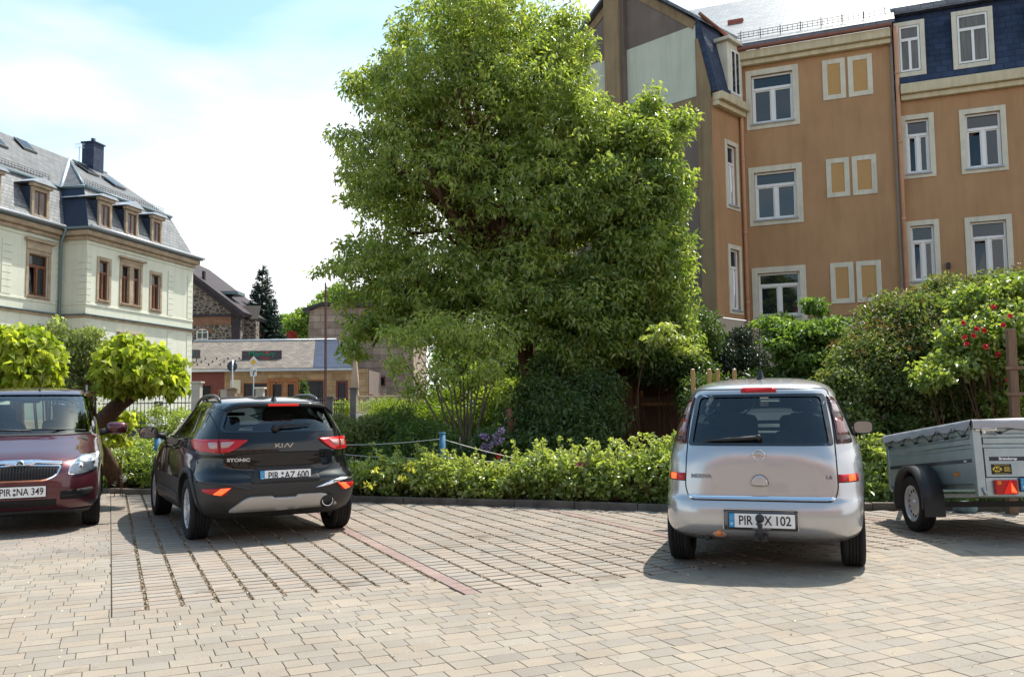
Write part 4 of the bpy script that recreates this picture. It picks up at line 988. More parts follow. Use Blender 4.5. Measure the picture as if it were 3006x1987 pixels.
tb1 = at(1840, 1240, 17.6)
plant('broadleaf_tree', 'second broadleaf tree leaning against the first, in front of the grey-brown gable wall', 'tree', ER, 2500, 26, .115, L_big, base=(tb1.x, tb1.y, .04), rad=.25, seed=5, droop=.55, up=.55, wid=.4,
      trunk=([(tb1.x, tb1.y, 0), at(1835, 1130, 17.6), at(1820, 980, 17.5), at(1840, 850, 17.4)], [.2, .16, .14, .12]), nlimb=28, levels=2, tint=(-.1, .9), keep=.08)
EBr = [EL(1950, 965, 45, 14, 14.6, .3), EL(1995, 995, 45, 14, 14.5, .3), EL(1925, 995, 35, 18, 14.6, .25), EL(2035, 1028, 22, 12, 14.4, .2), EL(1985, 1030, 30, 10, 14.5, .2)]
bb = at(1880, 1300, 15)
plant('young_tree', 'slim young tree with one sunlit spray of leaves left of the silver car roof', 'tree', EBr, 90, 8, .10, L_rug, base=(bb.x, bb.y, .04), rad=.09, seed=9, droop=.5, trunk=([(bb.x, bb.y, 0), at(1872, 1150, 15.4), at(1895, 1010, 15), at(1960, 985, 14.6)], [.012, .010, .008, .006]), nlimb=7, levels=0, tint=(.2, 1))

# golden ball catalpas
def catalpa(label, E, n, seed, base, trunk, per=7):
    return plant('catalpa_tree', label, 'tree', E, int(n * 1.75), per, .135, L_cat, base=base, rad=.14, seed=seed, droop=.9, up=.9, wid=.72, shell=.3, flat=.7, trunk=trunk, nlimb=14, levels=1, fold=.16, curl=.3, keep=.15, tint=(-.35, 1.0), group='golden ball catalpas', barkm=bark)
c1 = at(395, 1300, 13.6)
catalpa('right-hand golden ball catalpa with a thick leaning trunk beside the dark red car', [EL(390, 1075, 95, 80, 13.3, .55), EL(450, 1090, 80, 62, 13.2, .5), EL(345, 1110, 58, 55, 13.3, .4), EL(500, 1125, 42, 42, 13.1, .3), EL(370, 1030, 55, 40, 13.4, .35)], 330, 21, (at(262, 1300, 13.9).x, 15.1, .04),
        ([(at(262, 1300, 13.9).x, 15.1, 0), at(275, 1290, 14.6), at(300, 1235, 14.1), at(350, 1185, 13.6), at(400, 1150, 13.35)], [.15, .15, .14, .125, .11]))
catalpa('left-hand golden ball catalpa behind the roof of the dark red car', [EL(60, 1040, 110, 78, 14.2, .7), EL(-20, 1060, 90, 80, 14.2, .6), EL(125, 1075, 50, 55, 14.1, .45), EL(60, 1100, 110, 50, 14.0, .6)], 420, 22, (at(60, 1400, 14.8).x, 15.6, .04),
        ([(at(60, 1400, 14.8).x, 15.6, 0), at(50, 1250, 15.2), at(50, 1120, 14.6)], [.14, .12, .1]))
plant('catalpa_tree', 'low golden catalpa shoots hanging between the dark red car mirror and the fence', 'tree', [EL(350, 1245, 32, 42, 14.2, .25), EL(345, 1290, 25, 28, 14.1, .2), EL(330, 1210, 26, 20, 14.3, .2)], 70, 6, .13, L_cat, rad=.11, seed=25, droop=.8, wid=.72, shell=.4, nlimb=3, r0=.008)

plant('shrub', 'dark glossy shrub with copper leaves between the two golden catalpas', 'shrub', [EL(205, 1040, 85, 75, 17, .8), EL(160, 985, 40, 38, 17, .5), EL(265, 1030, 50, 60, 17, .5), EL(240, 1130, 80, 50, 17, .6)], 620, 16, .075, L_rose, rad=.2, seed=31, droop=.1, up=.4, tint=(0, 1), nlimb=30, r0=.03)
plant('shrub', 'upright green shrub tips growing left of the villa downpipe', 'shrub', [EL(165, 960, 14, 30, 17.5, .2), EL(110, 975, 30, 22, 17.5, .3), EL(275, 975, 18, 18, 17.3, .2)], 60, 16, .08, L_big, rad=.13, seed=32, nlimb=10, r0=.02, tint=(.3, 1))
# flower bed between the red and the black car
plant('bedding_plants', 'leafy bedding plants with small flowers between the dark red and the black car', 'plants', [EL(350, 1370, 55, 50, 15.4, .6), EL(420, 1370, 55, 60, 15.6, .7), EL(480, 1390, 50, 60, 15.4, .6), EL(400, 1320, 40, 30, 16.4, .5), EL(330, 1400, 45, 35, 15.2, .5)], 900, 12, .075, L_rug, rad=.15, seed=33, up=.7, nlimb=40, r0=.008, tint=(-.2, .8))
def blossoms(name, label, cat, pts, r, mat, n=5, parent=None, group=None, seed=1):
    rg_ = np.random.default_rng(seed); p0 = Vector(pts[0])
    o = empty(name, p0, 0, label, cat, group) if parent is None else parent
    org = p0 if parent is None else wmat(parent).translation
    return o, org
def blob_flowers(L_pts, r, mat, parent, seed, per=14, name='blossom', size=.04):
    org = np.array(wmat(parent).translation)
    L = Leaves(seed); L.cluster(np.array([list(p) for p in L_pts]) - org, r, per, size, droop=0, up=.6, flat=.9)
    return L.build(name, mat, parent, wid=.9, fold=.2)
def flatmat(name, c1, c2, trans=.25):
    m, t, b = newmat(name); a = N(t, 'ShaderNodeAttribute', attribute_name='tint'); r = N(t, 'ShaderNodeValToRGB')
    r.color_ramp.elements[0].color = tuple(c1) + (1,); r.color_ramp.elements[1].color = tuple(c2) + (1,)
    t.links.new(a.outputs['Fac'], r.inputs[0]); t.links.new(r.outputs[0], b.inputs['Base Color']); b.inputs['Roughness'].default_value = .6
    return m
F_red = flatmat('petal_red', (.55, .01, .03), (.8, .06, .08)); F_white = flatmat('petal_white', (.6, .6, .52), (.85, .85, .8)); F_purp = flatmat('petal_purple', (.22, .15, .32), (.42, .33, .50)); F_pink = flatmat('petal_pink', (.6, .05, .25), (.8, .2, .4)); F_cream = flatmat('bract_cream', (.5, .55, .25), (.75, .76, .5))
wf = plant('shrub', 'white flowering shrub in front of the iron fence left of the black car', 'shrub', [EL(480, 1270, 55, 35, 18, .5), EL(440, 1300, 40, 35, 17.5, .5), EL(530, 1250, 40, 40, 18, .5), EL(465, 1215, 14, 25, 18, .2)], 420, 14, .07, L_rug, rad=.16, seed=34, nlimb=20, r0=.01)
rr_ = np.random.default_rng(35)
blob_flowers([at(430 + rr_.random() * 120, 1225 + rr_.random() * 75, 17.3 + rr_.random() * .8) for _ in range(70)], .06, F_white, wf, 36, per=8, size=.05)
for i, (px, py) in enumerate(((338, 1415), (362, 1402))):
    fl_ = plant('flower', ('pale yellow bloom low by the kerb', 'white bloom low by the kerb')[i], 'flower', [EL(px, py, 6, 4, 14.95, .04)], 8, 4, .05, L_rug, rad=.05, seed=40 + i, nlimb=2, r0=.005)
    blob_flowers([at(px, py, 14.9)], .06, F_cream if i == 0 else F_white, fl_, 42 + i, per=26, size=.06)

# rose hedge along the kerb
EH = []
rh = np.random.default_rng(50)
def hx(px, Yo=.5):
    # point on the bed just behind the kerb as seen in column px
    lo, hi = 9.0, 16.0
    for _ in range(30):
        m_ = (lo + hi) / 2
        if m_ < kerb_y((px - 1503) / 2600 * m_): lo = m_
        else: hi = m_
    Y = lo + Yo; return (px - 1503) / 2600 * Y, Y
tops = [(840, .62), (960, .66), (1060, .60), (1150, .66), (1240, .66), (1330, .64), (1420, .50), (1500, .60), (1570, .82), (1640, .80), (1720, .72), (1800, .74), (1880, .84), (1960, .93), (2040, .86), (2120, .85)]
for px, h in tops:
    for k in range(2):
        X, Y = hx(px + rh.normal() * 14, .36 + k * .3); EH.append((X, Y, h * .42 + .04, .34, .30, h * .42, 1))
hg = plant('rose_hedge', 'low bright green rose hedge running along the kerb between the black and the silver car', 'hedge', EH, 2100, 14, .078, L_rug, base=(0, 12.7, .04), rad=.14, seed=51, droop=.2, up=.8, wid=.6, shell=.42, tint=(0, 1), nlimb=240, r0=.007, keep=.3)
L = Leaves(57); r57 = np.random.default_rng(58); org = np.array([0, 12.7, .04]); sh_ = MB()
for _ in range(110):
    e = EH[r57.integers(len(EH))]; x, y = e[0] + r57.normal() * .2, e[1] + r57.normal() * .15; z = e[2] + e[5] * (.75 + .2 * r57.random()); hh = .08 + .16 * r57.random(); dx, dy = r57.normal(size=2) * .05
    c_ = np.array([[x + dx * f, y + dy * f, z + hh * f] for f in (0, .35, .7, 1)]) - org
    L.cluster(c_, .055, 6, .062, droop=.1, up=.8, tint=(.3, 1)); sh_.tube([c_[0] - [0, 0, .15], c_[-1]], [.004, .002], 4, cap=False)
L.build('young_shoots', L_rug, hg, wid=.6); sh_.build('stems', bark_g, hg)['kind'] = 'stuff'
blob_flowers([at(1700, 1362, 12.0), at(1712, 1366, 12.0), at(1725, 1360, 12.0)], .05, F_pink, hg, 52, per=22, size=.05)
blob_flowers([at(1855, 1334, 12.0)], .025, F_pink, hg, 53, per=9, size=.03)
yl = leafmat('leaf_pale_yellow', (.35, .36, .05), (.62, .60, .16), trans=.4)
L = Leaves(55); org = np.array([0, 12.7, .04])
L.cluster(np.array([list(at(px, py, 12.1)) for px, py in ((1740, 1375), (1755, 1400), (1770, 1365), (1775, 1460), (1790, 1450), (1765, 1475), (1100, 1385), (1180, 1400), (1200, 1370), (1085, 1420))]) - org, .09, 14, .06, up=.7)
L.build('yellow_leaves', yl, hg, wid=.6)

# shrubs of the garden behind the wire
plant('shrub', 'rounded green shrub with reddish tips behind the black car tail light', 'shrub', [EL(1040, 1290, 70, 60, 15.6, .6), EL(985, 1270, 50, 50, 15.8, .5), EL(1090, 1270, 45, 50, 15.6, .5)], 800, 14, .06, L_rose, rad=.15, seed=61, nlimb=30, r0=.012, tint=(.1, 1))
plant('shrub', 'broad dark green shrub left of the blue fence post', 'shrub', [EL(1160, 1270, 80, 75, 16, .8), EL(1230, 1290, 80, 60, 15.2, .7), EL(1120, 1330, 60, 30, 15, .5), EL(1290, 1290, 50, 50, 15, .6), EL(1200, 1360, 130, 40, 14.9, .5)], 1100, 16, .06, L_big, rad=.17, seed=62, nlimb=30, r0=.012, tint=(-.3, .5))
plant('juniper', 'feathery yellow-green juniper in front of the pale metal railing', 'shrub', [EL(1150, 1200, 65, 35, 19, .6), EL(1190, 1230, 55, 30, 18.5, .6), EL(1110, 1220, 40, 25, 19, .5)], 420, 22, .055, L_yel, rad=.17, seed=63, nlimb=16, r0=.015, wid=.25, flat=.4)
ms = plant('multistem_shrub', 'tall multi-stemmed shrub with fine yellow-green foliage left of the tree trunk', 'shrub', [EL(1230, 1000, 110, 50, 15.6, .8), EL(1400, 980, 120, 60, 15.4, .8), EL(1165, 1075, 60, 40, 15.4, .5), EL(1290, 1100, 70, 40, 15.2, .5), EL(1440, 1090, 70, 50, 15.3, .6), EL(1220, 1150, 50, 50, 15.4, .4), EL(1300, 950, 110, 30, 15.8, .7), EL(1480, 1170, 30, 40, 15.4, .3), EL(1140, 990, 50, 30, 15.8, .4), EL(1470, 1010, 60, 50, 15.8, .5)], 430, 11, .085, L_big, base=(at(1362, 1300, 15.2).x, 15.3, .04), rad=.26, seed=64, nlimb=3, r0=.01, tint=(.2, 1.2), keep=.7, droop=.5, shell=.75)
t = MB(); rg2 = np.random.default_rng(65); b0 = Vector((at(1362, 1300, 15.2).x, 15.3, .04))
for px in (1180, 1235, 1265, 1290, 1312, 1335, 1350, 1375, 1398, 1420, 1450, 1480):
    tip = at(px + rg2.normal() * 8, 1010 + rg2.random() * 60, 15.1 + rg2.random() * .6) - b0
    pts_ = [Vector(((px - 1362) * .0012, rg2.normal() * .06, 0))]
    for f_ in (.25, .5, .75, 1): pts_.append(Vector((tip.x * (f_ ** 1.3), tip.y * f_, tip.z * f_)) + Vector(rg2.normal(size=3)) * .025)
    t.tube(pts_, [.028, .024, .02, .014, .006], 6, cap=False)
t.build('trunk', bark_g, ms)
plant('shrub', 'sunlit yellow-green shrub behind the trunk of the big tree', 'shrub', [EL(1500, 1160, 70, 50, 19.5, .8), EL(1440, 1180, 60, 50, 19.5, .7), EL(1560, 1190, 50, 50, 19.3, .6), EL(1420, 1110, 60, 40, 20, .6)], 620, 16, .09, L_yel, rad=.2, seed=66, nlimb=20, r0=.015)
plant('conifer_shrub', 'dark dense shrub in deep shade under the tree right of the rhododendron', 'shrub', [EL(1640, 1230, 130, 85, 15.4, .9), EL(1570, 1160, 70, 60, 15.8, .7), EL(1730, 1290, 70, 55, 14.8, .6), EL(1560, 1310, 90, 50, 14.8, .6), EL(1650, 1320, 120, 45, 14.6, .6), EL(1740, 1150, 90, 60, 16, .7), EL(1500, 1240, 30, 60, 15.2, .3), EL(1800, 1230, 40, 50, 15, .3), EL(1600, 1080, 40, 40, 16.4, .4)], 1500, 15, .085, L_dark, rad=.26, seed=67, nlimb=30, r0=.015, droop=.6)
rh_ = plant('rhododendron', 'rhododendron with mauve flower heads behind the wire fence', 'shrub', [EL(1440, 1310, 55, 50, 14.4, .5), EL(1400, 1340, 50, 35, 14.3, .4), EL(1480, 1350, 50, 30, 14.3, .4)], 420, 12, .09, L_dark, rad=.15, seed=68, nlimb=16, r0=.012)
blob_flowers([at(px, py, 13.85) for px, py in ((1415, 1280), (1430, 1282), (1452, 1284), (1465, 1272), (1475, 1262), (1422, 1308), (1436, 1312), (1448, 1300), (1462, 1298), (1470, 1290), (1428, 1325))], .055, F_purp, rh_, 69, per=26, size=.045, name='flower_head')
rf_ = plant('flowering_shrub', 'low dark shrub with red flowers below the rhododendron', 'shrub', [EL(1400, 1365, 40, 22, 13.9, .3), EL(1460, 1365, 40, 22, 13.9, .3)], 160, 10, .06, L_dark, rad=.1, seed=70, nlimb=10, r0=.008)
blob_flowers([at(1395, 1337, 13.7), at(1462, 1336, 13.7), at(1405, 1358, 13.7)], .05, F_red, rf_, 71, per=20, size=.045)
# right side
plant('holly', 'dark upright holly in front of the beige plinth behind the silver car', 'shrub', [EL(2150, 1070, 80, 70, 19.5, .8), EL(2175, 1000, 30, 40, 19.5, .4), EL(2100, 1100, 60, 60, 19.3, .6), EL(2215, 1070, 45, 45, 19.5, .5), EL(2140, 1000, 14, 26, 19.5, .2), EL(2090, 1040, 60, 60, 19, .6)], 900, 16, .08, L_purp, rad=.2, seed=72, nlimb=24, r0=.02, tint=(-.3, .6))
plant('dogwood', 'dogwood tree with layered light green leaves and cream bracts behind the silver car', 'tree', [EL(2330, 975, 85, 26, 16.4, .8, 1.3), EL(2255, 945, 55, 14, 16.6, .4), EL(2420, 985, 70, 50, 16.3, .8), EL(2300, 1010, 60, 22, 16, .5), EL(2400, 1060, 90, 34, 16, .7), EL(2390, 900, 30, 26, 16.8, .3), EL(2330, 1040, 60, 25, 16.3, .5), EL(2300, 1100, 70, 30, 16.6, .5), EL(2460, 1070, 60, 60, 16, .6)], 900, 16, .10, L_dog, base=(at(2400, 1200, 16.3).x, 16.4, .04), rad=.2, seed=73, droop=.5, wid=.55, flat=.45,
      trunk=([(at(2400, 1200, 16.3).x, 16.4, 0), at(2400, 1150, 16.4), at(2390, 1080, 16.4)], [.07, .06, .05]), nlimb=18, levels=1,
      extra=lambda L, pts, r_: None)
plant('shrub', 'sprig of dark leaves rising before the lowest wide window of the orange house', 'shrub', [EL(2395, 905, 18, 30, 16.9, .2), EL(2425, 920, 10, 12, 16.9, .1), EL(2290, 940, 40, 14, 17.1, .3)], 50, 14, .09, L_dark, rad=.14, seed=74, nlimb=5, r0=.012)
EA = [EL(2720, 1010, 210, 130, 14, 1.3), EL(2560, 1060, 115, 105, 13.8, 1.0), EL(2480, 1140, 75, 70, 13.5, .7), EL(2850, 930, 170, 100, 14, 1.2), EL(2960, 870, 140, 70, 14, 1.0), EL(2640, 920, 100, 60, 14.2, .9), EL(2650, 1150, 190, 75, 13.6, .9), EL(3060, 930, 110, 110, 14, 1.0), EL(2840, 1080, 150, 100, 13.8, .9), EL(2780, 850, 70, 35, 14.2, .6)]
def bronze(L, pts, r_):
    pass
ar = plant('climbing_rose_bush', 'huge rounded climbing rose bush with bronze tips above the trailer', 'shrub', EA, 4300, 18, .065, L_rose, base=(at(2700, 1300, 13.8).x, 13.8, .04), rad=.2, seed=75, droop=.25, up=.7, wid=.6, nlimb=70, r0=.02, tint=(-.1, .9), zmin=1.0)
L = Leaves(76); L.cluster(ell_points(np.random.default_rng(77), [(e[0] - wmat(ar).translation.x, e[1] - 13.8, e[2] - .04 + .06) + (e[3] * 1.04, e[4] * 1.04, e[5] * 1.05) for e in EA], 520, shell=.08, zmin=1.7), .13, 8, .055, droop=-.4, up=.6)
L.build('young_shoots', L_red, ar, wid=.5)
rs = plant('rose_bush', 'red flowering rose with large light green leaves beside the wooden trellis', 'shrub', [EL(2860, 1000, 110, 70, 12.4, .5), EL(2950, 960, 90, 80, 12.4, .5), EL(2780, 1080, 80, 35, 12.2, .4), EL(2740, 1115, 40, 30, 12.1, .3), EL(2900, 1070, 80, 30, 12.3, .4), EL(3020, 1050, 60, 90, 12.3, .5), EL(2960, 1180, 60, 40, 12.3, .4), EL(2860, 880, 80, 40, 12.8, .4), EL(2980, 850, 80, 40, 12.8, .4)], 760, 13, .085, L_rug, base=(at(2960, 1300, 12.3).x, 12.4, .04), rad=.18, seed=78, droop=.3, up=.8, wid=.62, nlimb=40, r0=.012, tint=(-.2, .8))
for px, py in ((2829, 946), (2866, 966), (2889, 970), (2830, 991), (2858, 986), (2838, 1010), (2893, 1017), (2965, 1002), (2930, 1040), (2961, 1114), (2965, 927), (2918, 900), (2945, 953)):
    blob_flowers([at(px, py, 11.8)], .03, F_red, rs, px, per=26, size=.042)
plant('laurel_bush', 'glossy leaved bush with yellow and red tints right of the silver car', 'shrub', [EL(2585, 1400, 50, 80, 12.2, .4), EL(2550, 1330, 40, 50, 12.4, .4), EL(2620, 1360, 40, 60, 12.4, .4), EL(2560, 1450, 45, 35, 12, .3), EL(2620, 1450, 35, 30, 12, .3)], 520, 12, .085, L_rug, rad=.14, seed=79, droop=.3, up=.7, wid=.6, nlimb=26, r0=.012, tint=(-.1, 1.1))
plant('laurel_bush', 'shaded bush behind the trailer tarpaulin below the rose bush', 'shrub', [EL(2500, 1240, 70, 50, 13, .5), EL(2640, 1260, 120, 50, 13.2, .5), EL(2800, 1200, 120, 50, 13.3, .5), EL(2950, 1220, 80, 60, 13, .4), EL(2760, 1330, 200, 70, 12.7, .4)], 1100, 14, .08, L_rose, rad=.17, seed=80, droop=.3, up=.6, wid=.6, nlimb=26, r0=.012, tint=(-.3, .7))
plant('bedding_plants', 'low weeds and leaves along the kerb under the trailer', 'plants', [EL(2700, 1460, 60, 14, 12, .25), EL(2850, 1460, 80, 16, 11.7, .25), EL(2960, 1450, 70, 18, 11.6, .3), EL(2540, 1480, 25, 8, 11.8, .15)], 280, 12, .05, L_rug, rad=.1, seed=81, nlimb=10, r0=.006)
plant('wisteria_bush', 'thicket of foliage behind the silver car under the holly', 'shrub', [EL(2240, 1150, 130, 60, 16, .8), EL(2060, 1180, 50, 90, 15.6, .6), EL(2400, 1180, 110, 70, 15.4, .7)], 900, 16, .085, L_dark, rad=.2, seed=82, nlimb=20, r0=.015)

plant('laurel_bush', 'leafy hedge of bushes running on beyond the trellis past the trailer', 'hedge', [(6.9, 12.6, .6, .7, .6, .65), (8.0, 12.4, .7, .8, .6, .75), (9.2, 12.2, .6, .8, .6, .7), (7.6, 13.6, 1.0, 1.0, .8, 1.1), (9.4, 13.4, 1.0, 1.0, .8, 1.0)], 900, 13, .085, L_rug, rad=.17, seed=83, droop=.3, up=.7, wid=.6, nlimb=30, r0=.012, tint=(-.2, .8))
# spruce far behind the shop
sp0 = empty('spruce_tree', ((767 - 1503) / 2600 * 55, 55, .6), label='tall dark blue-green spruce behind the shop', cat='tree')
rg3 = np.random.default_rng(90); L = Leaves(91); t = MB(); H = 9.9; t.tube([(0, 0, 0), (0, 0, H - .1)], [.17, .02], 8)
for k in range(1700):
    f = rg3.random() ** .72; z = .3 + (H - .55) * (1 - f) if False else H - .15 - (H - .4) * rg3.random() ** .62
    rad = (1 - z / H) ** .85 * 2.5 + .05
    a_ = rg3.random() * 6.28; r_ = rad * (.70 + .42 * rg3.random())
    tip = np.array([math.cos(a_) * r_, math.sin(a_) * r_, z - .16 * r_])
    if k % 3 == 0: t.tube([(0, 0, z + .05), tuple(tip * [.6, .6, 1] + [0, 0, -.03]), tuple(tip)], [.02, .012, .004], 4, cap=False)
    n_ = max(2, int(r_ * 5)); fr_ = .35 + .65 * (np.arange(n_) + 1) / n_
    c_ = np.c_[tip[0] * fr_, tip[1] * fr_, z + (tip[2] - z) * fr_ - .08 * np.sin(fr_ * 3.1) + .05 * fr_ ** 3]
    L.cluster(c_, .15, 9, .17, droop=.25, up=.8, flat=.45, tint=(0, 1))
L.build('crown', L_spr, sp0, wid=.30, fold=.1); t.build('trunk', bark, sp0)
# deciduous trees on the slope beyond
for i, (label, E, sd) in enumerate((
    ('bright green broadleaf tree beyond the shop right of the spruce', [EL(905, 960, 60, 55, 75, 2.2), EL(870, 985, 45, 40, 75, 2), EL(940, 930, 40, 45, 75, 2)], 95),
    ('bright green broadleaf tree beyond the stone block, touching the red mast', [EL(990, 900, 60, 50, 78, 2.4), EL(1050, 905, 60, 45, 78, 2.4), EL(1000, 860, 30, 24, 78, 1.5)], 96),
    ('hazy green tree farthest away between spruce and broadleaf trees', [EL(845, 965, 45, 40, 92, 2.5), EL(800, 975, 40, 30, 92, 2.5)], 97),
    ('leafy tree far beyond the yard seen between the stems of the tall shrub', [EL(1350, 1060, 80, 90, 66, 2.5), EL(1450, 1090, 80, 90, 66, 2.5)], 99),
    ('leafy tree far beyond the yard behind the trunk of the big tree', [EL(1560, 1080, 80, 90, 64, 2.5), EL(1640, 1080, 70, 90, 64, 2.5)], 100),
    ('large leafy tree beyond the yard right of the stone block', [EL(1180, 920, 80, 70, 80, 3), EL(1260, 900, 70, 80, 80, 3), EL(1120, 900, 50, 40, 80, 2)], 98))):
    c = E[0]; b_ = (c[0], c[1], .6)
    plant('broadleaf_tree', label, 'tree', E, 900, 14, .30, L_far, base=b_, rad=.55, seed=sd, trunk=([(c[0], c[1], .6), (c[0], c[1], c[2] - 1)], [.3, .2]), nlimb=10, levels=1, wid=.6)
# ------------------------------------------------------------ vehicle kit
m_tyre = pm('tyre_rubber', (.018, .018, .019), rough=.85, spec=.3, var=.25, vscale=12, bump=.25, bscale=60)
m_rim = pm('alloy', (.60, .60, .62), rough=.35, metal=.35, spec=.5)
m_plas = pm('black_plastic', (.022, .022, .024), rough=.55, spec=.4, bump=.15, bscale=300)
m_clad = pm('grey_cladding', (.030, .029, .030), rough=.5, spec=.45, bump=.12, bscale=300)
m_inn = pm('dark_interior', (.030, .032, .036), rough=.8, var=.15)
m_seat = pm('seat_cloth', (.035, .037, .045), rough=.9, var=.2, vscale=8)
m_gap = pm('panel_gap', (.006, .006, .007), rough=.7)
m_chr = pm('chrome', (.82, .82, .84), rough=.08, metal=1)
m_sil = pm('silver_plastic', (.48, .47, .46), rough=.38, metal=.35)
m_gls = glassmat('car_glass', (.78, .88, .86), .95)
m_glt = glassmat('tinted_glass', (.42, .50, .50), .55)
m_lred = pm('lamp_red', (.50, .008, .014), rough=.22, spec=.3, coat=.35)
m_ldk = pm('lamp_smoked', (.022, .012, .016), rough=.12, spec=.4, coat=.3, col2=(.07, .02, .026), vscale=9)
m_lcl = pm('lamp_clear', (.50, .30, .28), rough=.12, spec=.7, coat=1)
m_glow = pm('lamp_painted_glow', (.9, .06, .02), rough=.2, emis=(1, .13, .03, 1.0))  # emission painted in for light the rear reflectors throw back, not a burning lamp
m_glowr = pm('lamp_red_painted_glow', (.75, .02, .01), rough=.2, emis=(1, .03, .01, .12))  # fainter painted glow for light returned by red lenses that are switched off
m_wht = pm('plate_white', (.88, .88, .88), rough=.35); m_blu = pm('plate_blue', (.02, .30, .62), rough=.35); m_blk = pm('plate_black', (.012, .012, .02), rough=.5)
m_amb = pm('lamp_amber', (.75, .20, .01), rough=.2, coat=1)

m_bdg = pm('badge_silver', (.62, .62, .63), rough=.35, metal=.4)
m_mir = pm('mirror_face', (.25, .27, .30), rough=.03, metal=1)
def crom(p0, p1, p2, p3, t):
    return tuple(.5 * (2 * b + (c - a) * t + (2 * a - 5 * b + 4 * c - d) * t * t + (3 * b - a - 3 * c + d) * t ** 3) for a, b, c, d in zip(p0, p1, p2, p3))
def rows_fine(rows, k):
    out = []
    for i in range(len(rows) - 1):
        a = rows[max(i - 1, 0)]; b = rows[i]; c = rows[i + 1]; d = rows[min(i + 2, len(rows) - 1)]
        for j in range(k): out.append(crom(a, b, c, d, j / k))
    out.append(rows[-1]); return out
def stack(rows, k=7, n=128, mats=None, cap_mid=True):
    R_ = rows_fine(rows, k); vs = []
    for (z, yr, yf, w, nr, nf) in R_:
        ym = (yr + yf) / 2 ; hl = (yf - yr) / 2
        for i in range(n):
            t = 2 * math.pi * i / n; c, s_ = math.cos(t), math.sin(t)
            e = nf if s_ > 0 else nr
            vs.append((w * math.copysign(abs(c) ** (2 / e), c), ym + hl * math.copysign(abs(s_) ** (2 / e), s_), z))
    m = len(R_); fs = [(j * n + i, j * n + (i + 1) % n, (j + 1) * n + (i + 1) % n, (j + 1) * n + i) for j in range(m - 1) for i in range(n)]
    me = bpy.data.meshes.new('solid')
    b0 = len(vs); vs.append((0, (R_[0][1] + R_[0][2]) / 2, R_[0][0])); vs.append((0, (R_[-1][1] + R_[-1][2]) / 2, R_[-1][0] + .002))
    fs += [(b0, (i + 1) % n, i) for i in range(n)] + [(b0 + 1, (m - 1) * n + i, (m - 1) * n + (i + 1) % n) for i in range(n)]
    me.from_pydata(vs, [], fs); me.update(); return me
def boolean(me, cutters):
    """me minus every (mesh) cutter, keeping each cutter's material on the cut faces"""
    a = bpy.data.objects.new('body', me); COL.objects.link(a); tmp = []
    for c in cutters:
        o = bpy.data.objects.new('cutter', c); COL.objects.link(o); tmp.append(o)
        md = a.modifiers.new('b', 'BOOLEAN'); md.operation = 'DIFFERENCE'; md.solver = 'EXACT'; md.object = o
        md.material_mode = 'TRANSFER'
    dg = bpy.context.evaluated_depsgraph_get(); out = bpy.data.meshes.new_from_object(a.evaluated_get(dg))
    for o in tmp + [a]: bpy.data.objects.remove(o)
    return out
def cyl_mesh(c, r, x0, x1, mat, n=48):
    mb = MB(); mb.lathe([(r, x0), (r, x1)], n, (0, c[0], c[1]), 'x')
    mb.f.append(list(range(n))[::-1]); mb.f.append(list(range(n, 2 * n))); mb.sm += [False] * 2; mb.mi += [0] * 2
    me = bpy.data.meshes.new('c'); me.from_pydata(mb.v, [], mb.f); me.materials.append(mat)
    b = bmesh.new(); b.from_mesh(me); bmesh.ops.recalc_face_normals(b, faces=b.faces); b.to_mesh(me); b.free(); return me
def prism_mesh(pts, off, mat):
    mb = MB(); mb.prism(pts, off); me = bpy.data.meshes.new('c'); me.from_pydata(mb.v, [], mb.f); me.materials.append(mat)
    b = bmesh.new(); b.from_mesh(me); bmesh.ops.triangulate(b, faces=b.faces); bmesh.ops.recalc_face_normals(b, faces=b.faces); b.to_mesh(me); b.free(); return me
def islands(mb, name, mat, parent):
    """build every connected piece of mb as an object of its own"""
    par = list(range(len(mb.v)))
    def fd(i):
        while par[i] != i: par[i] = par[par[i]]; i = par[i]
        return i
    for f in mb.f:
        for i in f[1:]: par[fd(i)] = fd(f[0])
    grp = {}
    for k, f in enumerate(mb.f): grp.setdefault(fd(f[0]), []).append(f)
    for fs in grp.values():
        ids = sorted({i for f in fs for i in f}); m = {i: k for k, i in enumerate(ids)}
        q = MB(); q.add([mb.v[i] for i in ids], [[m[i] for i in f] for f in fs]); q.build(name, mat, parent)
def rpoly(pts, r=.04, n=4):
    """round the corners of a polygon"""
    out = []; m = len(pts)
    for i in range(m):
        p = Vector(pts[i][:2]); a = Vector(pts[i - 1][:2]) - p; b = Vector(pts[(i + 1) % m][:2]) - p
        rr = pts[i][2] if len(pts[i]) > 2 else r
        rr = min(rr, a.length * .45, b.length * .45); pa = p + a.normalized() * rr; pb = p + b.normalized() * rr
        for k in range(n + 1):
            t = k / n; out.append(tuple(pa * (1 - t) ** 2 + p * 2 * t * (1 - t) + pb * t * t))
    return out
def drape(sh, ax, name, txt, size, x, z, mat, parent, off=.002, depth=.0022, **kw):
    """lettering laid on to a curved panel"""
    me = text_mesh(txt, size, depth=.5, **kw)
    for v in me.vertices:
        o = off + (depth if v.co.y < 0 else -.001)
        sx_ = -v.co.x if ax == 'front' else v.co.x
        v.co = sh.hit(ax, x + sx_, z + v.co.z, o)
    me.materials.clear(); me.materials.append(mat); me.update()
    return link(name, me, parent)
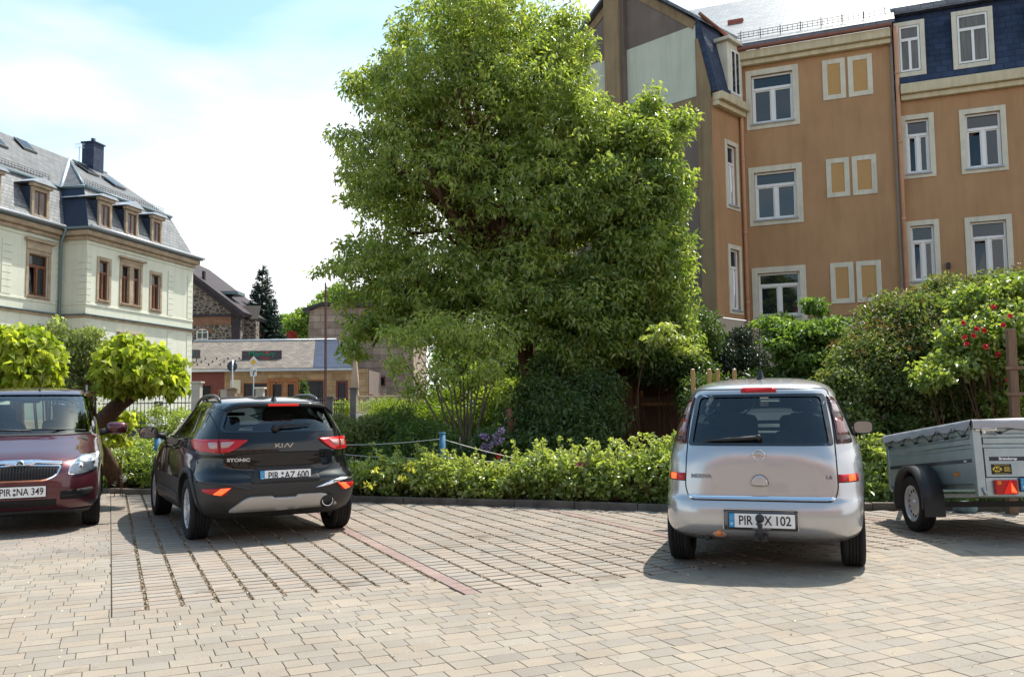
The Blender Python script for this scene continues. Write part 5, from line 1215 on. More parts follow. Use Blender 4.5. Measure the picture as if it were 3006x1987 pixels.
class Shell:
    """surface of the vehicle on to which trim, lamps and glass are fitted"""
    AX = {'rear': lambda a, b: ((a, -5, b), (0, 1, 0)), 'front': lambda a, b: ((a, 5, b), (0, -1, 0)), 'left': lambda a, b: ((-3, a, b), (1, 0, 0)), 'right': lambda a, b: ((3, a, b), (-1, 0, 0)), 'top': lambda a, b: ((a, b, 4), (0, 0, -1))}
    def __init__(s, me):
        bm = bmesh.new(); bm.from_mesh(me); s.t = BVHTree.FromBMesh(bm); bm.free()
    def hit(s, ax, a, b, off=0.0):
        o, d = s.AX[ax](a, b); h = s.t.ray_cast(Vector(o), Vector(d))
        if h[0] is None:
            h = s.t.find_nearest(Vector(o) + Vector(d) * (3.0 if ax in ('rear', 'front') else 2.1))
        n = h[1] if h[1].dot(Vector(d)) < 0 else -h[1]
        return h[0] + n * off
    def patch(s, name, poly, ax, off, mat, parent, thick=0.0, step=.045, smooth=True, lean=None):
        bm = bmesh.new(); f = bm.faces.new([bm.verts.new((p[0], 0, p[1])) for p in poly])
        bmesh.ops.triangulate(bm, faces=bm.faces, ngon_method='EAR_CLIP')
        for ci in (0, 2):
            lo = min(p[0 if ci == 0 else 1] for p in poly); hi = max(p[0 if ci == 0 else 1] for p in poly)
            n = int((hi - lo) / step)
            for k in range(1, n + 1):
                c = [0, 0, 0]; c[ci] = lo + (hi - lo) * k / (n + 1); nn = [0, 0, 0]; nn[ci] = 1
                bmesh.ops.bisect_plane(bm, geom=bm.verts[:] + bm.edges[:] + bm.faces[:], plane_co=c, plane_no=nn, dist=1e-6)
        bm.verts.ensure_lookup_table(); bm.verts.index_update()
        src = [(v.co.x, v.co.z) for v in bm.verts]
        top = [s.hit(ax, a, b, off + thick) for a, b in src]
        fs = [[v.index for v in f.verts] for f in bm.faces]
        be = [(e.verts[0].index, e.verts[1].index) for e in bm.edges if e.is_boundary]
        bm.free(); mb = MB(); mb.add(top, fs, smooth)
        if thick:
            bot = [s.hit(ax, a, b, min(0, off) - .001) for a, b in src]; n = len(top)
            mb.v += [tuple(p) for p in bot]
            for a, b in be: mb.f.append([a, b, n + b, n + a]); mb.sm.append(False); mb.mi.append(0)
        o = mb.build(name, mat, parent)
        b = bmesh.new(); b.from_mesh(o.data); bmesh.ops.recalc_face_normals(b, faces=b.faces); b.to_mesh(o.data); b.free()
        return o
    def line(s, pts, ax, w=.006, off=.0015, mb=None, closed=False, step=.03):
        P = [Vector(p) for p in pts] + ([Vector(pts[0])] if closed else [])
        Q = [P[0]]
        for a, b in zip(P, P[1:]):
            n = max(1, int((b - a).length / step)); Q += [a.lerp(b, (k + 1) / n) for k in range(n)]
        L_, R_ = [], []
        for i, p in enumerate(Q):
            d = (Q[min(i + 1, len(Q) - 1)] - Q[max(i - 1, 0)]).normalized(); nrm = Vector((-d.y, d.x)) * w / 2
            L_.append(s.hit(ax, *(p + nrm), off)); R_.append(s.hit(ax, *(p - nrm), off))
        n = len(Q); mb.add(L_ + R_, [(i, i + 1, n + i + 1, n + i) for i in range(n - 1)])
def wheel(parent, c, r, w, side, style, name='wheel', rimr=None):
    """side +1: outer face towards +x"""
    rr = rimr or r * .66; s = side; h = w / 2
    t = MB()
    prof = [(rr * .97, -h * .80), (rr * 1.04, -h * .97), (r * .90, -h * 1.0), (r * .965, -h * .93), (r * .99, -h * .80), (r, -h * .70)]
    for gxx in (-.42, -.14, .14, .42): prof += [(r, h * (gxx - .05)), (r - .008, h * (gxx - .04)), (r - .008, h * (gxx + .04)), (r, h * (gxx + .05))]
    prof += [(r, h * .70), (r * .99, h * .80), (r * .965, h * .93), (r * .90, h), (rr * 1.04, h * .97), (rr * .97, h * .80), (rr * .97, -h * .80)]
    t.lathe([(a, b) for a, b in prof], 48, (0, 0, 0), 'x')
    m = MB(); o = s * h
    m.lathe([(rr * .99, o * .86), (rr * .93, o * .90), (rr * .90, o * .62), (rr * .88, -o * .6), (.01, -o * .55)], 36, (0, 0, 0), 'x')
    if style == 'spoke':
        for k in range(5):
            for dd in (-.17, .17):
                a = k * 2 * math.pi / 5; a0, a1 = a + dd * .6, a + dd * 1.35
                p = lambda ang, rad, xx: (xx, math.sin(ang) * rad, math.cos(ang) * rad)
                m.prism([p(a0 - .16, rr * .2, o * .70), p(a0 + .16, rr * .2, o * .70), p(a1 + .065, rr * .94, o * .84), p(a1 - .065, rr * .94, o * .84)], (-o * .18, 0, 0))
        m.lathe([(.0005, o * .78), (rr * .17, o * .76), (rr * .24, o * .66), (rr * .24, o * .4)], 24, (0, 0, 0), 'x')
    elif style == 'steel':
        m.lathe([(rr * .90, o * .55), (rr * .80, o * .38), (rr * .62, o * .50), (rr * .45, o * .62), (rr * .34, o * .50), (rr * .2, o * .5), (rr * .18, o * .72), (.0005, o * .74)], 32, (0, 0, 0), 'x')
    wo = m.build(name, m_rim, parent); wo.location = c
    t.build('tyre', m_tyre, wo)
    if style == 'steel':
        q = MB()
        for k in range(14):
            a = k * 2 * math.pi / 14; q.lathe([(.016, o * .47), (.016, o * .50), (.0005, o * .505)], 8, (0, math.sin(a) * rr * .69, math.cos(a) * rr * .69), 'x')
        q.build('rim_hole', m_gap, wo)
    elif style == 'spoke':
        q = MB(); q.lathe([(.0005, -o * .3), (rr * .55, -o * .3), (rr * .55, -o * .38), (.0005, -o * .38)], 24, (0, 0, 0), 'x'); q.build('brake_disc', m_sil, wo)
    return wo
def plate(parent, M, txt, off_dots=True, w=.52, h=.11, name='number_plate', seal=None):
    """plate in XZ facing -Y placed by M"""
    p = MB(); p.box(-w / 2 - .008, w / 2 + .008, .0, .008, -h / 2 - .012, h / 2 + .008)
    p_ = p.build(name, m_blk, parent, bevel=.003); p_.matrix_local = M
    q = MB(); q.box(-w / 2, w / 2, -.003, .001, -h / 2, h / 2); q.build('plate_face', m_wht, p_)
    q = MB(); q.box(-w / 2, -w / 2 + .045, -.0045, -.002, -h / 2, h / 2); q.build('blue_strip', m_blu, p_)
    st = MB()
    for k in range(12):
        a = k * math.pi / 6; st.lathe([(.0003, -.0055), (.0022, -.0055)], 5, (-w / 2 + .022 + .0125 * math.cos(a), 0, h * .18 + .0125 * math.sin(a)), 'y')
    st.build('star_ring', pm('star_yellow', (.8, .6, .05)), p_)
    text_obj('country_letter', 'D', .028, Matrix.Translation((-w / 2 + .0225, -.0055, -h * .25)), m_wht, p_, bold=.0006)
    for t_, x_, sx_ in txt:
        text_obj('lettering', t_, .103, Matrix.Translation((x_, -.0045, -.002)), m_blk, p_, sx=sx_, bold=.0012, depth=.0008)
    if seal is not None:
        q = MB()
        for zz, r_ in ((.022, .0135), (-.024, .0155)): q.lathe([(.0005, -.0055), (r_, -.0055), (r_, -.003)], 16, (seal, 0, zz), 'y')
        q.build('seal', pm('seal_grey', (.10, .10, .14), rough=.4), p_)
    return p_
def seat(parent, x, y, top, w=.48, name='seat', head=True, tilt=.18):
    q = MB(); q.box(-w / 2, w / 2, -.07, .07, 0, top - .55 - .0); o = q.build(name, m_seat, parent, bevel=.06, seg=3); o.location = (x, y, .55); o.rotation_euler = (tilt, 0, 0)
    q = MB(); q.box(-w / 2, w / 2, -.05, .5, -.1, .07); c = q.build('cushion', m_seat, o, bevel=.05, seg=2)
    if head:
        q = MB(); q.box(-.13, .13, -.05, .05, top - .55 + .03, top - .55 + .20); h = q.build('headrest', m_seat, o, bevel=.045, seg=3)
    return o
def mirror_part(parent, c, side, mat, name='wing_mirror', face=-1, sx=1.0):
    q = MB(); w, h = .105 * sx, .072; rows = [(1.0, 0), (1.02, .02), (.96, .05), (.78, .075), (.45, .092), (.01, .098)]
    n = 22; vs = []
    for k, d in rows:
        for i in range(n):
            t = 2 * math.pi * i / n; vs.append((k * w * math.copysign(abs(math.cos(t)) ** .6, math.cos(t)), -face * d, k * h * math.copysign(abs(math.sin(t)) ** .6, math.sin(t))))
    q.add(vs, [(j_ * n + i, j_ * n + (i + 1) % n, (j_ + 1) * n + (i + 1) % n, (j_ + 1) * n + i) for j_ in range(len(rows) - 1) for i in range(n)], True)
    o = q.build(name, mat, parent); o.location = c
    g = MB(); g.add([(x * .90, -face * .012, z * .88) for x, y, z in vs[:n]], [list(range(n))]); go = g.build('mirror_glass', m_mir, o)
    g = MB(); g.add([(x, -face * .006, z) for x, y, z in vs[:n]] + [(x * .88, -face * .0115, z * .86) for x, y, z in vs[:n]], [(i, (i + 1) % n, n + (i + 1) % n, n + i) for i in range(n)]); g.build('mirror_rim', m_plas, o)
    q = MB(); q.tube([(-side * .09, -face * .04, -.03), (-side * .2, .05, -.05)], [.03, .04], 8); q.build('mirror_arm', m_plas, o)
    return o
def make_car(name, label, cat, rows, loc, rz, bodymat, axles, wr, arch_r, side_win, rear_win, front_win, floor=.52, fire=.95, in_rear=None, lowmat=None, low_z=None, zscale=1.0, track=.52, rearglass=None):
    car = empty(name, (loc[0], loc[1], 0), rz, label, cat); car.scale = (1, 1, zscale)
    out = stack(rows)
    out.materials.append(bodymat); out.materials.append(lowmat or m_plas)
    for p in out.polygons:
        if low_z is not None and p.center.z < low_z: p.material_index = 1
    sh = Shell(out)
    inn = []
    for (z, yr, yf, w, nr, nf) in rows_fine(rows, 3):
        if z < floor or z > rows[-2][0] - .05: continue
        inn.append((z, yr + .07, min(yf - .07, fire), w - .055, nr, nf))
    inn.sort(key=lambda r: r[0])
    ins = stack(inn, k=1, n=64); ins.materials.append(m_inn)
    cut = [ins]
    for ay in axles:
        for s in (-1, 1): cut.append(cyl_mesh((ay, wr + .005), arch_r, s * track, s * 1.1, m_plas))
    cut.append(prism_mesh([(x, rows[4][1] - .5, z) for x, z in rear_win], (0, 1.1, 0), m_plas))
    cut.append(prism_mesh([(x, .0, z) for x, z in front_win], (0, 2.2, 0), m_plas))
    for poly in side_win: cut.append(prism_mesh([(-1.3, y, z) for y, z in poly], (2.6, 0, 0), m_plas))
    body = boolean(out, cut)
    body.name = 'body'
    for p in body.polygons: p.use_smooth = True
    try: body.set_sharp_from_angle(angle=R(32))
    except Exception: pass
    bo = link('body', body, car)
    grow = lambda P, k: [tuple(Vector(p) + (Vector(p) - sum((Vector(q) for q in P), Vector((0, 0))) / len(P)).normalized() * k) for p in P]
    sh.patch('rear_window', grow(rear_win, .008), 'rear', -.010, rearglass or m_gls, car, step=.08)
    sh.patch('windscreen', grow(front_win, .008), 'front', -.010, m_gls, car, step=.08)
    for poly in side_win:
        for ax in ('left', 'right'): sh.patch('side_window', grow(poly, .006), ax, -.010, m_glt, car, step=.12)
    return car, sh

# ============================================================ black compact crossover
m_black = pm('paint_black', (.003, .0035, .006), rough=.45, spec=.05, coat=1.0)
KR = [(.24, -1.80, 1.86, .79, 5.5, 4.6), (.31, -1.95, 1.98, .845, 5.8, 4.6), (.42, -2.04, 2.05, .872, 6, 4.6), (.55, -2.07, 2.07, .88, 6, 4.6), (.64, -2.055, 2.06, .882, 5.8, 4.4), (.72, -1.99, 2.03, .882, 5, 4), (.82, -1.985, 1.97, .88, 4.4, 3.6),
      (.92, -1.99, 1.80, .875, 4.2, 3.4), (1.00, -1.975, 1.40, .855, 4, 3.3), (1.05, -1.955, 1.10, .835, 4, 3.3), (1.12, -1.925, .90, .79, 4, 3.3), (1.24, -1.86, .62, .715, 4, 3.4), (1.33, -1.795, .36, .66, 4, 3.4), (1.385, -1.76, .18, .625, 4, 3.4), (1.43, -1.60, .02, .58, 3.8, 3.2), (1.47, -1.22, -.12, .50, 3.2, 3), (1.495, -.85, -.22, .36, 2.6, 2.6), (1.503, -.62, -.35, .14, 2, 2)]
Kside = [rpoly([(.98, 1.055, .02), (.30, 1.375, .08), (-.34, 1.39, .02), (-.34, 1.06, .02)], .03), rpoly([(-.40, 1.06), (-.40, 1.39), (-.86, 1.365, .05), (-1.12, 1.10, .03)], .03), rpoly([(-1.19, 1.12), (-.96, 1.34), (-1.30, 1.30, .06), (-1.50, 1.17)], .02)]
Krear = rpoly([(-.595, 1.128, .07), (.595, 1.128, .07), (.50, 1.365, .03), (-.50, 1.365, .03)], .04)
Kfront = rpoly([(-.66, 1.07), (.66, 1.07), (.53, 1.385), (-.53, 1.385)], .05)
KRZ = R(29)
kc = (-3.335, 10.976)
kia, ks = make_car('compact_crossover', 'glossy black compact crossover with grey lower cladding and a silver skid plate', 'car', KR, kc, KRZ, m_black, (-1.31, 1.27), .32, .375, Kside, Krear, Kfront, lowmat=m_clad, low_z=.615, rearglass=m_gls)
for ay in (-1.31, 1.27):
    for s in (-1, 1): wheel(kia, (s * .755, ay, .32), .32, .205, s, 'spoke')
# wheel arch trims and sills
for ay in (-1.31, 1.27):
    for ax in ('left', 'right'):
        a = [(ay + .43 * math.cos(t), .325 + .43 * math.sin(t)) for t in np.linspace(R(-4), R(184), 22)] + [(ay + .372 * math.cos(t), .325 + .372 * math.sin(t)) for t in np.linspace(R(184), R(-4), 22)]
        ks.patch('arch_trim', a, ax, .002, m_clad, kia, .010, step=.12)
for ax in ('left', 'right'): ks.patch('sill', [(-.88, .30), (.84, .30), (.84, .43), (.6, .46), (-.6, .46), (-.88, .43)], ax, .002, m_clad, kia, .012, step=.1)
gp_ = MB()
for ax in ('left', 'right'):
    ks.line([(.86, .5), (.86, .75), (1.0, 1.03)], ax, mb=gp_); ks.line([(-.37, .46), (-.37, 1.05)], ax, mb=gp_); ks.line([(-.96, .52), (-1.03, .8), (-1.16, 1.08)], ax, mb=gp_)
ks.line(rpoly([(-.66, 1.40, .05), (-.615, 1.08, .05), (-.62, .90, .05), (-.53, .76, .1), (-.30, .66, .1), (.30, .66, .1), (.53, .76, .1), (.62, .90, .05), (.615, 1.08, .05), (.66, 1.40, .05)], .05), 'rear', mb=gp_, w=.007)
islands(gp_, 'panel_gap', m_gap, kia)
hl = MB()
ks.line([(-.58, 1.02), (-.3, 1.012), (.3, 1.012), (.58, 1.02)], 'rear', w=.012, off=.002, mb=hl); hl.build('swage_line', m_black, kia)
# rear lamps
for s in (-1, 1):
    F = lambda P: [(s * x, z) for x, z in P]
    lp = ks.patch('tail_lamp', F(rpoly([(.36, 1.035, .02), (.60, 1.045, .03), (.815, 1.04, .03), (.805, .93, .04), (.60, .905, .05), (.50, .93, .06)], .03)), 'rear', .002, m_lred, kia, .016, step=.04)
    ks.patch('clear_lens', F(rpoly([(.485, 1.018), (.605, 1.018), (.605, .955), (.545, .962)], .012)), 'rear', .018, m_lcl, lp, .003)
    ks.patch('clear_lens', F(rpoly([(.635, 1.015), (.70, 1.015), (.70, .95), (.635, .95)], .012)), 'rear', .018, m_lcl, lp, .003)
    b_ = MB(); ks.line(F([(.62, 1.045), (.62, .908)]), 'rear', w=.007, off=.0225, mb=b_); b_.build('lens_gap', m_gap, lp)
    fg = ks.patch('fog_lamp', F(rpoly([(.535, .578, .01), (.785, .560, .01), (.775, .525, .02), (.64, .495, .02), (.60, .50, .01)], .015)), 'rear', .002, m_lred, kia, .010)
    ks.patch('glow_lens', F([(.545, .572), (.645, .566), (.690, .512), (.61, .502)] if False else [(.55, .570), (.635, .566), (.700, .512), (.635, .500)]), 'rear', .0125, m_glow, fg, .002)  # glowing patch imitates light returned by the reflector
# number plate recess, skid plate, exhaust
ks.patch('plate_recess', rpoly([(-.37, .60, .05), (.37, .60, .05), (.30, .765, .05), (-.30, .765, .05)], .05), 'rear', .001, m_plas, kia, .004)
py_ = ks.hit('rear', 0, .67).y
plate(kia, Matrix.Translation((0, py_ - .018, .672)) @ Matrix.Rotation(R(-4), 4, 'X'), [('PIR', -.128, .78), ('AZ', .042, .80), ('600', .178, .80)], seal=-.035)
text_obj('dealer_lettering', 'NR  AUTOHAUS   AUTO', .014, Matrix.Translation((0, py_ - .024, .607)), m_wht, kia, depth=.0003)
ks.patch('skid_plate', rpoly([(-.56, .335, .03), (-.40, .475, .07), (-.14, .475, .02), (-.12, .455, .02), (.10, .455, .02), (.12, .478, .02), (.42, .478, .07), (.56, .36, .03), (.42, .345, .03), (0, .335, .1)], .03), 'rear', .004, m_sil, kia, .022)
for s in (-1, 1):
    ks.patch('silver_trim', [(s * x, z) for x, z in rpoly([(.30, .535, .01), (.48, .60, .03), (.60, .622, .02), (.80, .632, .01), (.80, .612, .01), (.60, .596, .03), (.46, .555, .03)], .012)], 'rear', .006, m_chr if s > 0 else m_clad, kia, .006)
q = MB(); ey = ks.hit('rear', .44, .40).y - .035
q.lathe([(.052, ey), (.058, ey - .004), (.058, ey + .12), (.044, ey + .12), (.044, ey + .01), (.050, ey)], 24, (.44, 0, .392), 'y'); ex = q.build('exhaust_tip', m_chr, kia)
q = MB(); q.lathe([(.044, ey + .03), (.0005, ey + .06)], 20, (.44, 0, .392), 'y'); q.build('exhaust_bore', m_gap, ex)
ks.patch('exhaust_shroud', [(.44 + .078 * math.cos(a), .395 + .066 * math.sin(a)) for a in np.linspace(0, 2 * math.pi, 20)[:-1]], 'rear', .02, m_plas, kia, .010)
q = MB(); q.tube([(.2, -1.5, .30), (.42, -1.75, .33), (.44, -1.95, .385)], .035, 8); q.box(-.45, .45, -1.65, -1.2, .27, .36); q.build('exhaust_silencer', m_plas, kia, bevel=.03)
# spoiler, high brake lamp, wiper, aerial, roof rails
sp_ = MB(); n_ = 14; up = []; lo = []; ba = []
for k in range(n_ + 1):
    x = -.56 + 1.12 * k / n_; p = ks.hit('top', x, -1.72)
    ye = -1.935 + .10 * (abs(x) / .56) ** 2.5
    up.append((x, -1.58, ks.hit('top', x, -1.58).z + .004)); ba.append((x, ye, ks.hit('top', x, -1.60).z - .030)); lo.append((x, ye + .012, ks.hit('top', x, -1.60).z - .052)); 
inn_ = [(x, -1.76, z - .03) for x, _, z in ba]
m1 = n_ + 1
sp_.add(up + ba + lo + inn_, [(r_ * m1 + k, r_ * m1 + k + 1, (r_ + 1) * m1 + k + 1, (r_ + 1) * m1 + k) for r_ in range(3) for k in range(n_)], True)
spo = sp_.build('spoiler', m_black, kia)
q = MB(); z_ = ba[n_ // 2][2]; q.box(-.16, .16, -1.943, -1.925, z_ - .02, z_ + .004); q.build('brake_lamp', m_glowr, spo, bevel=.006)
q = MB(); a_, b_ = Vector((.02, ks.hit('rear', .02, 1.148).y - .03, 1.150)), Vector((.34, ks.hit('rear', .34, 1.175).y - .022, 1.178)); a_, b_ = Vector((-.08, ks.hit('rear', -.08, 1.15).y - .03, 1.150)), Vector((.30, ks.hit('rear', .3, 1.185).y - .022, 1.188))
q.tube([a_, a_.lerp(b_, .25) + Vector((0, -.012, .022)), a_.lerp(b_, .6) + Vector((0, -.008, .010)), b_], [.020, .017, .010, .004], 8); q.lathe([(.0005, a_.y - .02), (.03, a_.y - .016), (.034, a_.y + .04)], 14, (a_.x, 0, a_.z), 'y'); q.build('rear_wiper', m_plas, kia)
tz = ks.hit('top', 0, -1.5).z
q = MB(); q.lathe([(.035, 0), (.022, .03), (.008, .05)], 12, (0, -1.52, tz - .005)); q.tube([(0, -1.52, tz + .03), (0, -1.64, tz + .21)], [.009, .006], 8); q.build('aerial', m_plas, kia)
for s in (-1, 1):
    q = MB(); P = []
    for k in range(13):
        y = -1.36 + 1.55 * k / 12; x = s * (.545 - .0 * k); b = ks.hit('top', s * .53, y); P.append((s * .535, y, b.z + .045 * min(1, max(0, math.sin(math.pi * k / 12)) * 2.6) ** .7 + .004))
    q.tube(P, .017, 8)
    for k in (0, 6, 12): q.tube([P[k], (P[k][0], P[k][1] + .01, P[k][2] - .05)], .016, 6)
    q.build('roof_rail', pm('rail_dark', (.10, .10, .11), rough=.3, metal=.5) if s < 0 else MATS['rail_dark'], kia)
    mirror_part(kia, (s * .985, .80, 1.075), s, m_black, sx=1.05)
    q = MB()
    for y in (.05, -.72): q.tube([(s * (abs(ks.hit('right', y, .93).x) + .012), y - .08, .935), (s * (abs(ks.hit('right', y, .93).x) + .03), y, .935), (s * (abs(ks.hit('right', y, .93).x) + .012), y + .08, .935)], .011, 6)
    q.build('door_handle', m_black, kia)
# badges
def strokes(P, w, y, M, name, mat, parent):
    q = MB()
    for a, b in P:
        a = Vector(a); b = Vector(b); d = (b - a).normalized() * w / 2; n = Vector((-d.y, d.x))
        q.prism([(v.x, y, v.y) for v in (a - n - d * .0, b - n, b + n, a + n)], (0, -.004, 0))
    q.v = [tuple(M @ Vector(v)) for v in q.v]; return q.build(name, mat, parent)
yb = ks.hit('rear', 0, .98).y - .003
strokes([((-.088, -.021), (-.088, .021)), ((-.086, -.004), (-.058, .021)), ((-.076, .004), (-.050, -.021)), ((-.050, -.021), (-.022, .021)), ((-.022, .021), (-.022, -.021)), ((-.022, -.021), (.018, .021)), ((.018, .021), (.052, -.021)), ((.052, -.021), (.084, .021))][:0] + [((-.090, -.021), (-.090, .021)), ((-.088, -.006), (-.050, .021)), ((-.074, .003), (-.040, -.021)), ((-.024, -.021), (-.024, .021)), ((-.002, -.021), (.030, .021)), ((.030, .021), (.058, -.021)), ((.058, -.021), (.088, .021))], .0088, 0, Matrix.Translation((0, yb, .975)), 'badge', m_chr, kia)
drape(ks, 'rear', 'badge', 'STONIC', .046, -.455, .838, m_bdg, kia, sx=1.3, bold=.0016)
# cabin
for s in (-1, 1):
    seat(kia, s * .36, .10, 1.18); seat(kia, s * .36, -.80, 1.08, name='rear_seat')
q = MB(); q.box(-.66, .66, .72, 1.0, .6, 1.02); q.build('dashboard', m_inn, kia, bevel=.05); q = MB(); q.box(-.12, .12, .42, .45, 1.27, 1.33); q.build('interior_mirror', m_inn, kia, bevel=.02)
q = MB(); q.box(-.5, .5, -1.62, -1.1, .92, .94); q.build('parcel_shelf', m_inn, kia)

# ============================================================ silver compact MPV
m_silver = pm('paint_silver', (.50, .505, .52), rough=.26, metal=.6, spec=.5, coat=1.0)
MR = [(.24, -1.80, 1.84, .78, 6, 4.6), (.30, -1.95, 1.95, .825, 6.5, 4.6), (.37, -2.01, 2.0, .845, 6.8, 4.6), (.48, -2.025, 2.02, .850, 6.8, 4.6), (.57, -2.005, 2.02, .85, 6.8, 4.5), (.62, -1.985, 2.0, .85, 6.4, 4.4), (.74, -1.975, 1.98, .85, 6, 3.8), (.88, -1.962, 1.80, .845, 5.4, 3.6),
      (.98, -1.945, 1.50, .832, 4.6, 3.4), (1.05, -1.915, 1.20, .808, 4.6, 3.3), (1.16, -1.868, .92, .768, 4.6, 3.4), (1.30, -1.80, .62, .705, 4.6, 3.4), (1.42, -1.735, .36, .652, 4.5, 3.4), (1.485, -1.70, .20, .615, 4.4, 3.2), (1.53, -1.62, .0, .56, 3.9, 3), (1.575, -1.36, -.25, .44, 3.2, 2.8), (1.60, -1.05, -.52, .27, 2.6, 2.4), (1.606, -.85, -.75, .08, 2, 2)]
Mside = [rpoly([(1.05, 1.06, .02), (.42, 1.43, .08), (-.30, 1.46, .02), (-.30, 1.03, .02)], .03), rpoly([(-.37, 1.03), (-.37, 1.46), (-1.05, 1.45, .03), (-1.12, 1.04, .05)], .03), rpoly([(-1.20, 1.06), (-1.13, 1.44), (-1.42, 1.42, .05), (-1.52, 1.10)], .03)]
Mrear = rpoly([(-.555, 1.045, .02), (.555, 1.045, .02), (.50, 1.425, .04), (-.50, 1.425, .04)], .03)
Mfront = rpoly([(-.70, 1.10), (.70, 1.10), (.56, 1.46), (-.56, 1.46)], .05)
mdir = R(-18.5)
rax = Vector((2.15, 7.70)); hd = Vector((-math.sin(mdir), math.cos(mdir)))
mc = rax + hd * 1.39
mv, ms_ = make_car('compact_minivan', 'light silver compact minivan with tall smoked tail lamps seen squarely from behind', 'car', MR, mc, mdir, m_silver, (-1.39, 1.24), .305, .36, Mside, Mrear, Mfront, rearglass=m_gls, floor=.55)
mv.scale = (.968, 1, .985)
for ay in (-1.39, 1.24):
    for s in (-1, 1): wheel(mv, (s * .722, ay, .305), .305, .19, s, 'steel')
gp_ = MB()
ms_.line(rpoly([(-.565, 1.49, .05), (-.60, 1.04, .1), (-.612, .68, .1), (-.575, .585, .06), (.575, .585, .06), (.612, .68, .1), (.60, 1.04, .1), (.565, 1.49, .05)], .05), 'rear', mb=gp_, w=.009, closed=True)
for s in (-1, 1):
    ms_.line([(s * .61, .735), (s * .80, .735)], 'rear', mb=gp_, w=.006)
    ms_.line([(s * .52, 1.50), (s * .52, 1.56)], 'rear', mb=gp_, w=.006)
for ax in ('left', 'right'):
    ms_.line([(.80, .40), (.80, .75), (1.0, 1.03)], ax, mb=gp_); ms_.line([(-.335, .40), (-.335, 1.03)], ax, mb=gp_); ms_.line([(-.98, .70), (-1.16, 1.05)], ax, mb=gp_)
islands(gp_, 'panel_gap', m_gap, mv)
# black glass border carried across the gate below and beside the pane
ring_o = rpoly([(-.592, 1.022, .03), (.592, 1.022, .03), (.535, 1.448, .04), (-.535, 1.448, .04)], .03); 
bd = MB()
for a, b in zip(Mrear, ring_o): pass
def band_between(sh, inner, outer, ax, off, mat, parent, name):
    mb = MB(); n = len(inner)
    pts = [sh.hit(ax, *p, off) for p in inner] + [sh.hit(ax, *p, off) for p in outer]
    # subdivide long edges
    I, O = [], []
    for i in range(n):
        a, b, c, d = Vector(inner[i]), Vector(inner[(i + 1) % n]), Vector(outer[i]), Vector(outer[(i + 1) % n])
        m = max(1, int((b - a).length / .05))
        for k in range(m): I.append(a.lerp(b, k / m)); O.append(c.lerp(d, k / m))
    n = len(I); mb.add([sh.hit(ax, *p, off) for p in I] + [sh.hit(ax, *p, off) for p in O], [(i, (i + 1) % n, n + (i + 1) % n, n + i) for i in range(n)], True)
    return mb.build(name, mat, parent)
m_frit = pm('black_glass', (.006, .006, .008), rough=.06, spec=.6, coat=1)
band_between(ms_, Mrear, ring_o, 'rear', .002, m_frit, mv, 'window_border')
band_between(ks, Krear, [(x * 1.045, 1.26 + (z - 1.26) * 1.10) for x, z in Krear], 'rear', .002, m_frit, kia, 'window_border')
for s in (-1, 1):
    F = lambda P: [(s * x, z) for x, z in P]
    tl = ms_.patch('tail_lamp', F(rpoly([(.545, 1.435, .02), (.608, 1.40, .05), (.69, 1.20, .1), (.735, 1.035, .02), (.612, 1.035, .02), (.598, 1.20, .2)], .02)), 'rear', .002, m_ldk, mv, .012, step=.05)
    ms_.patch('clear_lens', F(rpoly([(.572, 1.385, .01), (.612, 1.365, .02), (.655, 1.275, .02), (.592, 1.275, .01)], .01)), 'rear', .0135, pm('lamp_pink', (.34, .26, .28), rough=.12, coat=1), tl, .002)
    ms_.patch('red_lens', F(rpoly([(.60, 1.24, .01), (.66, 1.24, .01), (.70, 1.10, .01), (.618, 1.10, .01)], .01)), 'rear', .0135, pm('lamp_deep_red', (.16, .03, .035), rough=.12, coat=1), tl, .002)
    rl = ms_.patch('rear_reflector', F([(.616, .797), (.765, .797), (.772, .738), (.618, .738)]), 'rear', .002, m_lred, mv, .006)
    ms_.patch('glow_lens', F([(.690, .792), (.740, .792), (.744, .743), (.692, .743)]), 'rear', .009, m_glow, rl, .002)  # painted glow on the reflector, no bulb behind it
    mirror_part(mv, (s * .965, .83, 1.10), s, pm('mirror_shell', (.10, .11, .12), rough=.3, coat=1) if s < 0 else MATS['mirror_shell'], sx=1.0)
ms_.patch('chrome_strip', rpoly([(-.58, .592, .01), (.58, .592, .01), (.585, .622, .01), (-.585, .622, .01)], .008), 'rear', .002, m_chr, mv, .008)
ms_.patch('bumper_recess', rpoly([(-.305, .352, .03), (.305, .352, .03), (.295, .522, .035), (-.295, .522, .035)], .03), 'rear', .001, pm('recess_paint', (.20, .205, .22), rough=.35, metal=.5), mv, .002)
py_ = ms_.hit('rear', 0, .43).y
q = MB()
for s in (-1, 1): q.box(s * .30, s * .292, py_ - .012, py_ + .02, .36, .515)
q.box(-.295, .295, py_ - .012, py_ + .02, .515, .522); q.build('recess_edge', m_silver, mv)
plate(mv, Matrix.Translation((.01, py_ - .016, .432)), [('PIR', -.128, .80), ('X', .050, .80), ('102', .165, .86)], seal=-.03)
text_obj('dealer_lettering', 'AUTOHAUS  NOLL  AUTO', .012, Matrix.Translation((.01, py_ - .024, .370)), m_wht, mv, depth=.0003)
